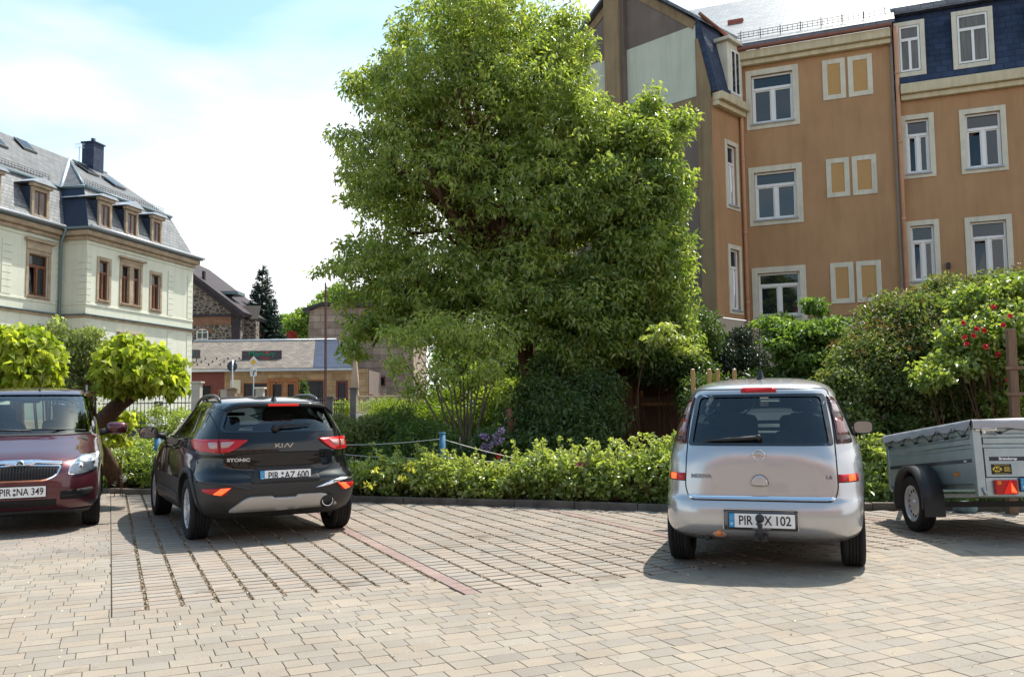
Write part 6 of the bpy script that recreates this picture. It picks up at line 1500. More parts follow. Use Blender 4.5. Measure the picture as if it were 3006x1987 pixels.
# round handle, badge, lettering, brake lamp, wiper
ms_.patch('tailgate_handle', [(.068 * math.cos(a), .715 + (.075 if math.sin(a) > 0 else .018) * math.sin(a)) for a in np.linspace(0, 2 * math.pi, 30)[:-1]], 'rear', .002, m_silver, mv, .016)
q = MB()
ms_.line([(.070 * math.cos(a), .715 + .077 * math.sin(a)) for a in np.linspace(0, math.pi, 20)], 'rear', w=.005, off=.004, mb=q); q.build('handle_gap', m_gap, mv)
yb = ms_.hit('rear', 0, .945).y
q = MB(); P = [(.047 * math.cos(a), yb - .008, .950 + .042 * math.sin(a)) for a in np.linspace(0, 2 * math.pi, 25)]; q.tube(P, .0045, 6, cap=False); q.build('badge', m_chr, mv)
strokes([((-.065, .002), (.012, .006)), ((.012, .006), (-.012, -.006)), ((-.012, -.006), (.065, -.002))], .008, 0, Matrix.Translation((0, yb - .008, .950)), 'badge', m_chr, mv)
drape(ms_, 'rear', 'badge', 'MERIVA', .044, -.475, .775, pm('badge_dark', (.16, .16, .17), rough=.3, metal=.6), mv, sx=1.15, bold=.0012)
drape(ms_, 'rear', 'badge', '1.6', .040, .540, .775, MATS['badge_dark'], mv, sx=1.0, bold=.001)
ms_.patch('brake_lamp', rpoly([(-.15, 1.462), (.15, 1.462), (.14, 1.492), (-.14, 1.492)], .01), 'rear', .002, m_lred, mv, .014)
q = MB(); a_ = Vector((-.0, ms_.hit('rear', 0, 1.085).y - .03, 1.092)); b_ = Vector((-.46, ms_.hit('rear', -.46, 1.06).y - .02, 1.062))
q.tube([a_, a_.lerp(b_, .5), b_], [.017, .015, .006], 8); q.lathe([(.0005, a_.y - .02), (.022, a_.y - .014), (.026, a_.y + .04)], 14, (a_.x, 0, a_.z), 'y'); q.build('rear_wiper', m_plas, mv)
tz = ms_.hit('top', 0, -1.25).z
q = MB(); q.lathe([(.045, 0), (.03, .02), (.010, .09)], 12, (.0, -1.28, tz - .005)); q.tube([(0, -1.28, tz + .06), (-.0, -1.36, tz + .40)], [.005, .003], 6); q.build('aerial', m_plas, mv)
q = MB(); q.tube([(0, -1.75, .30), (0, -2.08, .30), (0, -2.12, .34), (0, -2.12, .42)], .02, 8); q.sphere((0, -2.12, .46), .036, 14, 10); q.box(-.05, .05, -2.05, -1.9, .27, .32); q.box(-.3, .3, -1.9, -1.84, .26, .31); q.build('tow_bar', m_irn, mv)
q = MB(); q.sphere((-.335, -1.93, .325), (.075, .06, .05), 14, 10); fo = q.build('rear_fog_lamp', m_lcl, mv); q = MB(); q.sphere((-.335, -1.975, .32), (.028, .03, .032), 10, 8); q.build('bulb', m_amb, fo)
q = MB(); q.box(-.55, .1, -1.70, -1.3, .25, .36); q.tube([(-.3, -1.5, .28), (-.45, -1.9, .27)], .03, 8); q.build('exhaust_silencer', m_plas, mv, bevel=.03)
q = MB(); q.box(-.66, .66, -1.42, -1.36, .24, .32); q.build('rear_axle', m_plas, mv, bevel=.02)
for s in (-1, 1):
    seat(mv, s * .36, .10, 1.26, w=.50); seat(mv, s * .34, -.75, 1.12, w=.52, name='rear_seat', head=False)
    q = MB(); q.box(-.12, .12, -.05, .05, 0, .16); h_ = q.build('headrest', m_seat, mv, bevel=.045, seg=3); h_.location = (s * .34, -.82, 1.12)
q = MB(); q.box(-.68, .68, .78, 1.1, .6, 1.06); q.build('dashboard', m_inn, mv, bevel=.06)
q = MB(); P = [(-.36 + .18 * math.cos(a), .66 + .05 * math.sin(a), 1.06 + .17 * math.sin(a)) for a in np.linspace(0, 2 * math.pi, 24)]; q.tube(P, .014, 6, cap=False); q.build('steering_wheel', m_plas, mv)
q = MB(); q.box(-.11, .11, .36, .40, 1.33, 1.395); im = q.build('interior_mirror', m_plas, mv, bevel=.02); q = MB(); q.box(-.10, -.01, .352, .359, 1.34, 1.385); q.build('mirror_glass', m_lcl, im)

# ============================================================ dark red high-roof estate, nose to the camera
m_wine = pm('paint_wine', (.088, .014, .024), rough=.34, metal=.55, spec=.5, coat=1.0)
RR = [(.20, -1.9, 1.88, .78, 4.5, 5), (.27, -2.0, 1.99, .825, 4.5, 5), (.36, -2.05, 2.06, .845, 4.5, 5), (.48, -2.08, 2.085, .85, 4.5, 4.8), (.60, -2.08, 2.075, .85, 4.5, 4.4), (.70, -2.06, 2.04, .85, 4.4, 4.0), (.78, -2.05, 1.96, .85, 4.2, 3.6), (.85, -2.04, 1.80, .842, 4.2, 3.1), (.91, -2.02, 1.58, .835, 4.2, 3.0), (.97, -2.0, 1.36, .825, 4.2, 3.1), (1.02, -1.98, 1.18, .805, 4.2, 3.2),
      (1.12, -1.95, 1.02, .795, 4.2, 3.6), (1.28, -1.90, .80, .765, 4.2, 3.8), (1.44, -1.85, .54, .728, 4.2, 3.8), (1.52, -1.80, .36, .70, 4, 3.6), (1.565, -1.70, .14, .65, 3.8, 3.3), (1.595, -1.45, -.15, .48, 3.2, 2.8), (1.61, -1.1, -.5, .28, 2.6, 2.4), (1.614, -.85, -.75, .08, 2, 2)]
Rside = [rpoly([(.98, 1.04, .02), (.55, 1.45, .08), (-.20, 1.49, .02), (-.20, .99, .02)], .03), rpoly([(-.27, .98), (-.27, 1.52), (-1.15, 1.52, .05), (-1.2, .98, .05)], .04), rpoly([(-1.28, .99), (-1.23, 1.5), (-1.65, 1.45, .05), (-1.70, 1.0)], .04)]
Rrear = rpoly([(-.60, 1.05), (.60, 1.05), (.54, 1.45), (-.54, 1.45)], .05)
Rfront = rpoly([(-.735, 1.045, .03), (.735, 1.045, .03), (.635, 1.50, .07), (-.635, 1.50, .07)], .05)
rrz = R(180 + 25.5); rh_ = Vector((-math.sin(rrz), math.cos(rrz)))
nose = Vector((-5.38, 9.72)); rc = nose - rh_ * 2.085
rm, rs_ = make_car('family_van', 'dark red high-roofed family car parked nose forward with tinted windscreen', 'car', RR, rc, rrz, m_wine, (-1.36, 1.24), .31, .37, Rside, Rrear, Rfront, floor=.55, fire=1.02, zscale=1.045)
for ay in (-1.36, 1.24):
    for s in (-1, 1): wheel(rm, (s * .715, ay, .31), .31, .195, s, 'steel')
gp_ = MB()
rs_.line([(-.80, .845), (-.60, .80), (-.36, .755), (0, .748), (.36, .755), (.60, .80), (.80, .845)], 'front', mb=gp_, w=.007)
rs_.line([(-.20, .745), (-.22, .79)], 'front', mb=gp_, w=.004)
for ax in ('left', 'right'):
    rs_.line([(.82, .35), (.82, .8), (.98, 1.02)], ax, mb=gp_); rs_.line([(-.235, .35), (-.235, 1.0)], ax, mb=gp_)
islands(gp_, 'panel_gap', m_gap, rm)
# grille with chrome rim, badge, headlamps, intakes
gpoly = rpoly([(-.40, .715, .02), (0, .735, .3), (.40, .715, .02), (.36, .62, .05), (.25, .572, .06), (-.25, .572, .06), (-.36, .62, .05)], .05)
gr = rs_.patch('grille', gpoly, 'front', .001, m_gap, rm, .004)
q = MB(); rs_.line(gpoly, 'front', w=.016, off=.009, mb=q, closed=True); q.build('grille_rim', m_chr, gr)
q = MB()
for k in range(25):
    x = -.36 + .72 * k / 24; zt = .728 - abs(x) * .04; zb = .585 + max(0, abs(x) - .22) * .35
    rs_.line([(x, zb), (x, zt)], 'front', w=.010, off=.012, mb=q)
q.build('grille_slat', m_plas, gr)
rs_.patch('chrome_bar', rpoly([(-.42, .722), (-.16, .742), (-.06, .722, .03), (.06, .722, .03), (.16, .742), (.42, .722), (.41, .750), (.15, .775), (-.15, .775), (-.41, .750)], .01), 'front', .004, m_chr, rm, .016)
bp = rs_.hit('front', 0, .748); q = MB(); q.lathe([(.0005, bp.y + .032), (.038, bp.y + .030), (.046, bp.y + .024), (.05, bp.y)], 24, (0, 0, .740), 'y'); bdg = q.build('badge', m_chr, rm)
q = MB(); q.lathe([(.0005, bp.y + .034), (.034, bp.y + .0325)], 20, (0, 0, .740), 'y'); bi = q.build('badge_disc', pm('badge_green', (.03, .06, .05), rough=.2, metal=.5), bdg)
q = MB(); q.prism([(-.02, bp.y + .0345, .730), (.012, bp.y + .0345, .736), (.022, bp.y + .0345, .752), (.002, bp.y + .0345, .762), (-.004, bp.y + .0345, .746), (-.02, bp.y + .0345, .744)], (0, .002, 0)); q.build('badge_wing', m_chr, bi)
m_hl = glassmat('headlamp_glass', (.95, .97, 1), .96)
for s in (-1, 1):
    F = lambda P: [(s * x, z) for x, z in P]
    HP = F(rpoly([(.475, .625, .02), (.50, .735, .06), (.62, .815, .06), (.775, .83, .03), (.80, .76, .05), (.77, .655, .05), (.62, .618, .05)], .03))
    h0 = rs_.patch('headlamp', HP, 'front', .001, pm('lamp_reflector', (.78, .79, .80), rough=.35, metal=.25, var=.2, vscale=14) if s < 0 else MATS['lamp_reflector'], rm, .002)
    for (x, z, r_) in ((.575, .70, .058), (.70, .735, .048)):
        hp = rs_.hit('front', s * x, z); q = MB(); q.lathe([(.0005, .006), (r_ * .45, .014), (r_ * .5, .004), (r_ * .85, .012), (r_, .004)], 20, (0, 0, 0), 'y')
        b_ = q.build('reflector_bowl', m_chr, h0); b_.location = hp
    q = MB(); rs_.line(HP, 'front', w=.010, off=.005, mb=q, closed=True); q.build('lamp_rim', m_chr, h0)
    rs_.patch('lamp_glass', HP, 'front', .016, m_hl, h0)
    it = rs_.patch('air_intake', F(rpoly([(.40, .365, .02), (.40, .452, .02), (.55, .465, .03), (.735, .475, .03), (.72, .41, .05), (.62, .365, .05)], .03)), 'front', .001, m_gap, rm, .003)
    q = MB(); rs_.line(F([(.415, .405), (.60, .41), (.71, .425)]), 'front', w=.012, off=.008, mb=q); q.build('intake_bar', m_plas, it)
    mirror_part(rm, (s * .99, .93, 1.09), s, m_wine, face=-1, sx=1.15)
rs_.patch('lower_intake', rpoly([(-.36, .30), (.36, .30), (.37, .375), (-.37, .375)], .02), 'front', .001, m_gap, rm, .003)
q = MB()
for z in (.315, .335, .355): rs_.line([(-.35, z), (.35, z)], 'front', w=.006, off=.006, mb=q)
q.build('intake_bar', m_plas, rm)
rs_.patch('lip', [(-.68, .215), (.68, .215), (.70, .255), (-.70, .255)], 'front', .003, m_plas, rm, .012)
py_ = rs_.hit('front', 0, .46).y
plate(rm, Matrix.Translation((0, py_ + .014, .462)) @ Matrix.Rotation(math.pi, 4, 'Z'), [('PIR', -.13, .80), ('NA', .035, .80), ('349', .178, .80)], seal=-.042)
# wipers, mirror, sticker, aerial, rails, seats
q = MB()
for (x0, x1) in ((-.05, .55), (-.62, -.05)):
    a_ = rs_.hit('front', x0, 1.06, .02); b_ = rs_.hit('front', x1, 1.075 if x1 > 0 else 1.07, .02); c_ = rs_.hit('front', (x0 + x1) / 2 + .1, 1.068, .03)
    q.tube([a_, c_, b_], [.011, .011, .006], 6)
q.build('windscreen_wiper', m_plas, rm)
rs_.patch('screen_cowl', [(-.70, 1.018), (.70, 1.018), (.70, 1.045), (-.70, 1.045)], 'front', .002, m_plas, rm, .003)
band_between(rs_, Rfront, [(x * 1.025, 1.27 + (z - 1.27) * 1.05) for x, z in Rfront], 'front', .002, m_frit, rm, 'window_border')
rs_.patch('toll_sticker', rpoly([(.50, 1.445), (.555, 1.445), (.545, 1.475), (.49, 1.475)], .005), 'front', -.006, pm('sticker_yellow', (.7, .6, .15), rough=.5), rm)
tz = rs_.hit('top', .06, .18).z; q = MB(); q.lathe([(.018, 0), (.012, .02), (.004, .03)], 10, (-.09, .18, tz)); q.tube([(-.09, .18, tz + .02), (-.10, .02, tz + .22)], .0035, 5); q.build('aerial', m_plas, rm)
for s in (-1, 1):
    q = MB(); P = []
    for k in range(13):
        y = .05 - 1.55 * k / 12; b = rs_.hit('top', s * .625, y); P.append((s * .63, y, b.z + .055 * min(1, max(0, math.sin(math.pi * k / 12)) * 2.6) ** .7))
    q.tube(P, .018, 8); q.tube([P[0], (P[0][0], P[0][1] + .06, P[0][2] - .03)], .02, 6); q.build('roof_rail', m_plas, rm)
    seat(rm, s * .37, .15, 1.2, w=.5); seat(rm, s * .37, -.75, 1.15, w=.5, name='rear_seat')
q = MB(); q.box(-.68, .68, .80, 1.12, .6, 1.0); q.build('dashboard', m_inn, rm, bevel=.06)
q = MB(); P = [(.37 + .18 * math.cos(a), .66 + .05 * math.sin(a), 1.02 + .16 * math.sin(a)) for a in np.linspace(0, 2 * math.pi, 24)]; q.tube(P, .016, 6, cap=False); q.build('steering_wheel', m_plas, rm)
q = MB(); q.box(-.11, .11, .44, .48, 1.40, 1.46); q.build('interior_mirror', m_plas, rm, bevel=.02)

# ============================================================ box trailer
m_galv = pm('galvanised', (.33, .41, .43), rough=.36, metal=.7, col2=(.42, .50, .52), vscale=5, bump=.05, bscale=30)
m_tarp = pm('tarpaulin', (.40, .385, .40), rough=.55, spec=.35, var=.06, vscale=3, bump=.3, bscale=8)
m_tape = pm('navy_tape', (.012, .022, .045), rough=.3, coat=.5)
TZ0, TZ1 = .52, 1.05
tl_ = Vector(at(2881, 1453, 8.3)); 
trz = R(-1.5)
tr = empty('box_trailer', (tl_.x, tl_.y, 0), trz, 'galvanised single-axle box trailer with grey tarpaulin cover', 'trailer')
# local: origin at rear-left bottom corner, x to the right, y forward (away)
tr.location.z = .115; tr.rotation_euler = (R(-6.0), 0, trz)
TW, TLN = 1.30, 2.10
def ribbed(mb, L, u0, u1, z0, z1, ribs, d=.016):
    zs = [z0]; prof = [(z0, 0)]
    for a, b in ribs: prof += [(a, 0), (a + .012, -d), (b - .012, -d), (b, 0)]
    prof += [(z1, 0)]
    for (za, va), (zb, vb) in zip(prof, prof[1:]): mb.poly([(u0, va, za), (u1, va, za), (u1, vb, zb), (u0, vb, zb)], L)
Lside = lambda u, v, z: (-v, u, z)          # left side, v outwards = -x
Lrear = lambda u, v, z: (u, -v, z)
ribs = [(.79, .84), (.885, .935)]
q = MB(); ribbed(q, Lside,   .05, TLN - .03, .47, 1.02, ribs); q.box(.03, .031, .05, TLN, .5, 1.05)
q.build('side_panel', m_galv, tr)
q = MB(); ribbed(q, lambda u, v, z: (TW + v, u, z),   .05, TLN - .03, .47, 1.02, ribs); q.build('side_panel', m_galv, tr)
q = MB(); ribbed(q, Lrear, .085, TW - .085, .528, 1.02, [(.79, .84), (.885, .935)]); q.box(.08, TW - .08, .018, .035, .528, 1.02, None)
tg = q.build('tailgate', m_galv, tr)
for b_ in ((-.012, .065, -.012, .05), (TW - .065, TW + .012, -.012, .05), (-.012, .05, TLN - .06, TLN), (TW - .05, TW + .012, TLN - .06, TLN)):
    q = MB(); q.box(*b_, .35 if b_[2] < 0 else .44, 1.04); q.build('corner_post', m_galv, tr, bevel=.004)
q = MB(); q.box(.05, TW - .05, TLN - .02, TLN, .47, 1.02); q.build('front_panel', m_galv, tr)
q = MB(); q.box(.068, TW - .068, -.01, .03, .35, .520); q.build('lamp_bar', m_galv, tr, bevel=.004)
q = MB(); q.box(.02, TW - .02, .0, TLN, .50, .52); q.build('floor', m_irn, tr)
q = MB(); q.box(.03, .08, .1, TLN + .1, .42, .50); q.box(TW - .08, TW - .03, .1, TLN + .1, .42, .50); q.box(-.02, TW + .02, 1.0, 1.08, .33, .39); q.build('chassis', m_galv, tr, bevel=.01)
q = MB(); q.box(-.1, TW + .1, 1.02, 1.08, .24, .30); q.build('axle_tube', m_irn, tr)
q = MB()
for s in (0, 1): q.prism([(.1 + s * (TW - .25), TLN, .40), (.15 + s * (TW - .25), TLN, .40), (TW / 2 + .02, TLN + 1.2, .42), (TW / 2 - .03, TLN + 1.2, .42)], (0, 0, .06))
q.build('drawbar', m_galv, tr); q = MB(); q.tube([(TW / 2, TLN + 1.15, .06), (TW / 2, TLN + 1.15, .6)], .025, 8); q.lathe([(.10, -.025), (.10, .025)], 16, (TW / 2, TLN + 1.15, .10), 'x'); q.build('jockey_wheel', m_irn, tr)
# wheels and mudguards
for s, x in ((-1, -.13), (1, TW + .13)):
    wheel(tr, (x, 1.05, .285), .285, .155, s, 'steel')
    q = MB(); n_ = 20; inn_, out_ = [], []
    A = np.linspace(R(-12), R(192), n_)
    V = []
    for r_ in (.33, .375):
        for xx in (x - .105, x + .105): V.append([(xx, 1.05 + r_ * math.cos(a) * 1.02, .30 + r_ * math.sin(a)) for a in A])
    vs = [p for l in V for p in l]
    fs = []
    for k in range(n_ - 1):
        for (i, j) in ((0, 1), (2, 3), (0, 2), (1, 3)): fs.append((i * n_ + k, i * n_ + k + 1, j * n_ + k + 1, j * n_ + k))
    fs += [(0, n_, 3 * n_, 2 * n_), (n_ - 1, 2 * n_ - 1, 4 * n_ - 1, 3 * n_ - 1)]
    q.add(vs, fs, True); 
    q.box(x - .10, x + .10, .655, .68, .15, .32) ; q.build('mudguard', m_clad, tr, clean=True)
# tarpaulin: top, skirts with slight sag, rope loops and hooks
nx_, ny_ = 16, 26; vs = []
for j in range(ny_ + 1):
    for i in range(nx_ + 1):
        x = -.02 + (TW + .04) * i / nx_; y = -.03 + (TLN + .05) * j / ny_
        vs.append((x, y, 1.062 + .018 * math.sin(math.pi * i / nx_) * abs(math.sin(j * 1.15)) - .006 * math.cos(j * 2.1) * math.sin(math.pi * i / nx_)))
fs = [(j * (nx_ + 1) + i, j * (nx_ + 1) + i + 1, (j + 1) * (nx_ + 1) + i + 1, (j + 1) * (nx_ + 1) + i) for j in range(ny_) for i in range(nx_)]
q = MB(); q.add(vs, fs, True)
def skirt(P, N_):
    n = len(P); rows = [(0, 0), (.012, -.012), (.016, -.045), (.014, -.085)]
    V = []
    for k, (o_, dz) in enumerate(rows):
        for i, p in enumerate(P): w = .007 * math.sin(i * 1.7 + k) * (k > 1); V.append((p[0] + N_[0] * (o_ + w), p[1] + N_[1] * (o_ + w), p[2] + dz * (1 + .10 * math.sin(i * 1.3) * (k == 3))))
    q.add(V, [(k * n + i, k * n + i + 1, (k + 1) * n + i + 1, (k + 1) * n + i) for k in range(3) for i in range(n - 1)], True)
skirt([vs[j * (nx_ + 1)] for j in range(ny_ + 1)], (-1, 0)); skirt([vs[j * (nx_ + 1) + nx_] for j in range(ny_ + 1)], (1, 0)); skirt([vs[i] for i in range(nx_ + 1)], (0, -1)); skirt([vs[ny_ * (nx_ + 1) + i] for i in range(nx_ + 1)], (0, 1))
tp = q.build('tarpaulin', m_tarp, tr)
q = MB(); hk = MB()
for k in range(6):
    y = .15 + k * .36
    q.tube([(-.035, y - .16, 1.0), (-.03, y - .012, .915), (-.03, y + .012, .915), (-.035, y + .16, 1.0)], .0045, 5)
    hk.lathe([(.0005, -.045), (.014, -.043), (.018, -.03), (.010, -.02), (.010, 0)], 10, (0, y, .918), 'x')
for k in range(3):
    x = .235 + k * .40
    q.tube([(x - .17, -.035, 1.0), (x - .01, -.035, .935), (x + .01, -.035, .935), (x + .2, -.035, 1.0)], .0045, 5)
    if k != 0: pass
    hk.lathe([(.0005, -.045), (.014, -.043), (.018, -.03), (.010, -.02), (.010, 0)], 10, (x, 0, .935), 'y')
q.build('rope', m_irn, tr); hk.build('rope_hook', m_plas, tr)
# latch, tape, lettering, side markers, sticker, lamps, plate
q = MB(); q.box(.01, .06, -.03, -.01, .955, .985); q.box(.06, .20, -.045, -.02, .95, .985); q.box(.07, .10, -.035, -.012, .925, .965); q.build('latch', m_chr, tr, bevel=.008)
q = MB(); q.box(-.0035, -.001, .05, TLN - .05, .665, .70); q.build('tape', m_tape, tr)
q = MB(); q.box(.125, TW - .1, -.0035, -.001, .675, .713); q.build('tape', m_tape, tr)
text_obj('lettering', 'Brenderup', .034, Matrix.Translation((.295, -.0045, .694)), m_wht, tr, bold=.0012, depth=.0005, sx=1.15)
text_obj('lettering', 'Basic', .028, Matrix.Translation((-.0045, .20, .683)) @ Matrix.Rotation(R(-90), 4, 'Z'), m_wht, tr, bold=.001, depth=.0005)
for y in (.40, 1.80):
    q = MB(); q.box(-.012, -.002, y - .04, y + .04, .545, .585); mk = q.build('side_marker', m_amb, tr, bevel=.003)
st_ = MB(); st_.box(.135, .32, -.004, -.001, .55, .645); so = st_.build('dealer_sticker', m_blk, tr)
m_yel = pm('sticker_gold', (.75, .55, .04), rough=.4)
q = MB(); q.lathe([(.0005, -.0052), (1, -.0052)], 28, (0, 0, 0), 'y'); q.v = [(.187 + v[0] * .043, v[1], .597 + v[2] * .025) for v in q.v]; q.build('gold_oval', m_yel, so)
text_obj('oval_lettering', 'AK', .042, Matrix.Translation((.187, -.006, .596)), m_blk, so, bold=.002, depth=.0003, sx=1.1)
text_obj('small_lettering', 'Anhängercenter Pirna', .0155, Matrix.Translation((.2275, -.0052, .634)), m_yel, so, depth=.0003)
text_obj('small_lettering', 'Anhänger Verleih Service', .013, Matrix.Translation((.2275, -.0052, .559)), m_yel, so, depth=.0003)
q = MB()
for k in range(4): q.box(.25, .31 - .01 * (k % 2), -.0052, -.004, .578 + k * .011, .583 + k * .011)
q.build('small_print', m_yel, so)
for x0 in (.135, TW - .135 - .205):
    q = MB(); q.box(x0, x0 + .205, -.045, -.012, .365, .498); rl = q.build('rear_lamp', m_lred, tr, bevel=.006)
    m_ = 1 if x0 < .5 else -1; cx_ = x0 + .1025 + m_ * .03
    q = MB(); q.prism([(cx_ - .068, -.047, .372), (cx_ + .068, -.047, .372), (cx_, -.047, .495)], (0, -.006, 0)); q.build('triangle_reflector', m_glowr, rl)
    q = MB(); q.prism([(cx_ + .005, -.054, .385), (cx_ + .055, -.054, .378), (cx_ + .010, -.054, .47)], (0, -.001, 0)); q.build('glow_lens', m_glow, rl)  # glow added to the triangle as if it returned light
    q = MB(); q.box(x0 + .09 - m_ * .06 - .01, x0 + .09 - m_ * .06 + .025, -.047, -.044, .455, .49); q.build('amber_lens', m_amb, rl)
plate(tr, Matrix.Translation((.635, -.03, .457)), [('PIR', -.128, .80)], seal=-.035)
q = MB(); q.tube([(.03, -.02, .43), (.055, -.035, .36)], .012, 6); q.build('corner_bracket', m_zinc, tr)
# ------------------------------------------------------------ posts, fences, signs, garden things
m_blue = pm('blue_post_paint', (.05, .17, .30), rough=.55, var=.2, vscale=6)
m_wire = pm('wire', (.50, .47, .42), rough=.5)
m_wood = pm('round_timber', (.50, .31, .12), rough=.75, col2=(.36, .20, .075), vscale=5, stretch=(8, 8, .6), bump=.3)
m_owd = pm('weathered_timber', (.16, .095, .06), rough=.85, col2=(.24, .15, .10), vscale=5, stretch=(8, 8, .6), bump=.3)
m_stn = pm('dark_pillar_stone', (.10, .10, .105), rough=.9, var=.25, vscale=5, bump=.3); m_bst2 = pm('brown_pillar_stone', (.26, .19, .13), rough=.9, var=.2, vscale=5)
m_conc = pm('concrete', (.42, .39, .34), rough=.9, var=.12, vscale=3, bump=.3)
m_rail = pm('beige_rail', (.60, .52, .38), rough=.5)
# blue wire-fence posts behind the hedge
for i, (px, py, pb, Y, lb) in enumerate(((1300, 1273, 1462, 13.25, 'blue post behind the rose hedge with wires left and right'), (461, 1284, 1420, 15.6, 'blue post beside the wing mirror of the black car'))):
    b_ = at(px, pb, Y); zt = at(px, py, Y).z
    p = empty('fence_post', (b_.x, b_.y, .04), 0, lb, 'post', 'blue posts of the wire fence')
    q = MB(); q.tube([(0, 0, 0), (0, 0, zt - .04)], .045 if i == 0 else .06, 12); q.build('post', m_blue, p)
    q = MB(); q.tube([(0, 0, zt - .052), (0, 0, zt - .02)], .05 if i == 0 else .065, 12); q.build('cap', m_blue, p)
def wire_(name, label, P, r=.008):
    P = [Vector(v) for v in P]; o = P[0]; q = MB()
    out = []
    for a, b in zip(P, P[1:]):
        for k in range(8): t = k / 8; v = a.lerp(b, t); v.z -= .05 * math.sin(math.pi * t) * min(1, (b - a).length / 4); out.append(v - o)
    out.append(P[-1] - o); q.tube(out, r, 5); w = q.build(name, m_wire, None); w.location = o; tag(w, label, 'wire', 'wires of the garden fence')
wire_('fence_wire', 'upper wire running left from the blue post to behind the black car', [at(1298, 1288, 13.25), at(1000, 1306, 14.2), at(470, 1300, 15.6)])
wire_('fence_wire', 'lower wire running left from the blue post through the hedge', [at(1298, 1345, 13.25), at(1010, 1334, 14.2)])
wire_('fence_wire', 'upper wire sloping right from the blue post down to the hedge', [at(1302, 1290, 13.25), at(1560, 1355, 12.9)])
wire_('fence_wire', 'lower wire running right from the blue post into the hedge', [at(1302, 1346, 13.25), at(1560, 1356, 12.9)])
# four round timber posts
for i, (px, lb) in enumerate(((2042, 'leftmost of the four round wooden posts, the tallest in view'), (2091, 'second round wooden post from the left behind the silver car'), (2115, 'third round wooden post from the left behind the silver car'), (2165, 'rightmost of the four round wooden posts behind the silver car'))):
    Y = 13.8; b_ = at(px, 1400, Y); zt = at(px, 1083, Y).z - .04
    p = empty('timber_post', (b_.x, Y, .04), 0, lb, 'post', 'round wooden posts behind the silver car')
    q = MB(); q.tube([(0, 0, 0), (0, 0, zt - .02), (0, 0, zt)], [.034, .034, .026], 12); q.build('post', m_wood, p)
    q = MB(); q.tube([(0, 0, zt - .022), (0, 0, zt + .004)], [.036, .02], 12); q.build('post_cap', m_zinc, p)
# trellis by the roses
tp_ = at(2980, 1230, 11.7)
tr_ = empty('trellis', (tp_.x, 11.7, .04), 0, 'brown wooden trellis post with cross slats beside the red roses', 'trellis')
q = MB(); q.box(-.055, .055, -.04, .04, 0, at(2980, 975, 11.7).z); q.build('post', m_owd, tr_, bevel=.006)
for py in (1080, 1156):
    z = at(2980, py, 11.7).z - .04; q = MB(); q.box(-.12, 1.2, -.065, -.042, z - .022, z + .022); q.build('slat', m_owd, tr_, bevel=.003)
p2 = at(2881, 1200, 13.2); q = MB(); pz = empty('timber_post', (p2.x, 13.2, .04), 0, 'thick dark square post under the climbing rose behind the trailer', 'post')
q.box(-.065, .065, -.065, .065, 0, at(2881, 1110, 13.2).z); q.build('post', pm('green_brown_timber', (.10, .09, .04), rough=.9, var=.3), pz, bevel=.008)
q = MB(); q.box(-1.6, .25, -.02, .02, at(2881, 1228, 13.2).z - .2, at(2881, 1218, 13.2).z - .04); q.build('fence_board', m_owd, pz)
p3 = at(2964, 1500, 10.75); p3_ = empty('timber_post', (p3.x, 10.7, 0), 0, 'short square wooden post standing on the paving under the trailer', 'post')
q = MB(); q.box(-.055, .055, -.05, .05, 0, .5); q.build('post', m_owd, p3_, bevel=.006)
# blue-grey plastic sheet / stone lump under the trailer
lp = at(2835, 1512, 10.9); lo = empty('stone', (lp.x, lp.y, 0), 0, 'blue-grey lump lying under the trailer', 'stone'); q = MB(); q.sphere((0, 0, .05), (.15, .12, .09), 9, 6); q.build('lump', pm('blue_grey_lump', (.16, .24, .27), rough=.9, var=.3, vscale=9), lo)
# grey boards of a bin store left of the trailer wheel
bp = at(2610, 1440, 12.4); bo = empty('wooden_box', (bp.x, 12.4, .04), 0, 'plain olive timber box behind the trailer wheel', 'box')
q = MB(); q.box(-.20, .24, 0, .4, 0, .42); q.build('box', pm('olive_boards', (.15, .115, .06), rough=.85, var=.2), bo, bevel=.01); q = MB(); q.box(.01, .018, -.004, 0, 0, .42); q.build('board_gap', m_gap, bo)

# shed with timber store, and the beige outbuilding behind it
Y = 18.2; X = lambda px, Y=18.2: (px - 1503) / 2600 * Y
shd = empty('shed', (X(1880), Y, .04), 0, 'open-fronted dark timber shed with stacked boards left of the silver car', 'shed')
x0, x1 = X(1752) - X(1880), X(2040) - X(1880)
q = MB(); q.prism([(x0 - .1, -.3, 1.78), (x1 + .1, -.3, 1.74), (x1 + .1, 1.9, 1.98), (x0 - .1, 1.9, 2.02)], (0, 0, .06)); q.build('roof', m_irn, shd)
q = MB(); q.box(x0, x1, 1.7, 1.75, 0, 1.9); q.build('back_wall', pm('shed_brown', (.13, .075, .05), rough=.9, var=.25, vscale=4, stretch=(6, 1, .5)), shd)
for xx in (x0, x0 + .75, x1 - .08):
    q = MB(); q.box(xx, xx + .08, -.04, .04, 0, 1.78); q.build('post', m_owd, shd, bevel=.006)
q = MB(); q.box(x0, x1, .0, 1.4, 1.28, 1.31); q.build('shelf', m_owd, shd)
for k in range(5):
    q = MB(); q.box(x0 + .05 + .07 * k, x1 - .1 - .05 * k, .08 + .05 * k, .2 + .05 * k, 1.313 + k * .032, 1.34 + k * .032); q.build('plank', m_wood if k == 0 else m_owd, shd)
q = MB(); q.box(x0 + .25, x0 + .68, .15, .5, 1.48, 1.66); q.build('pale_panel', pm('pale_board', (.42, .36, .24), rough=.8), shd)
q = MB(); q.box(x0 + .62, x0 + .95, .1, .5, 1.475, 1.6); q.build('crate', m_wood, shd, bevel=.01)
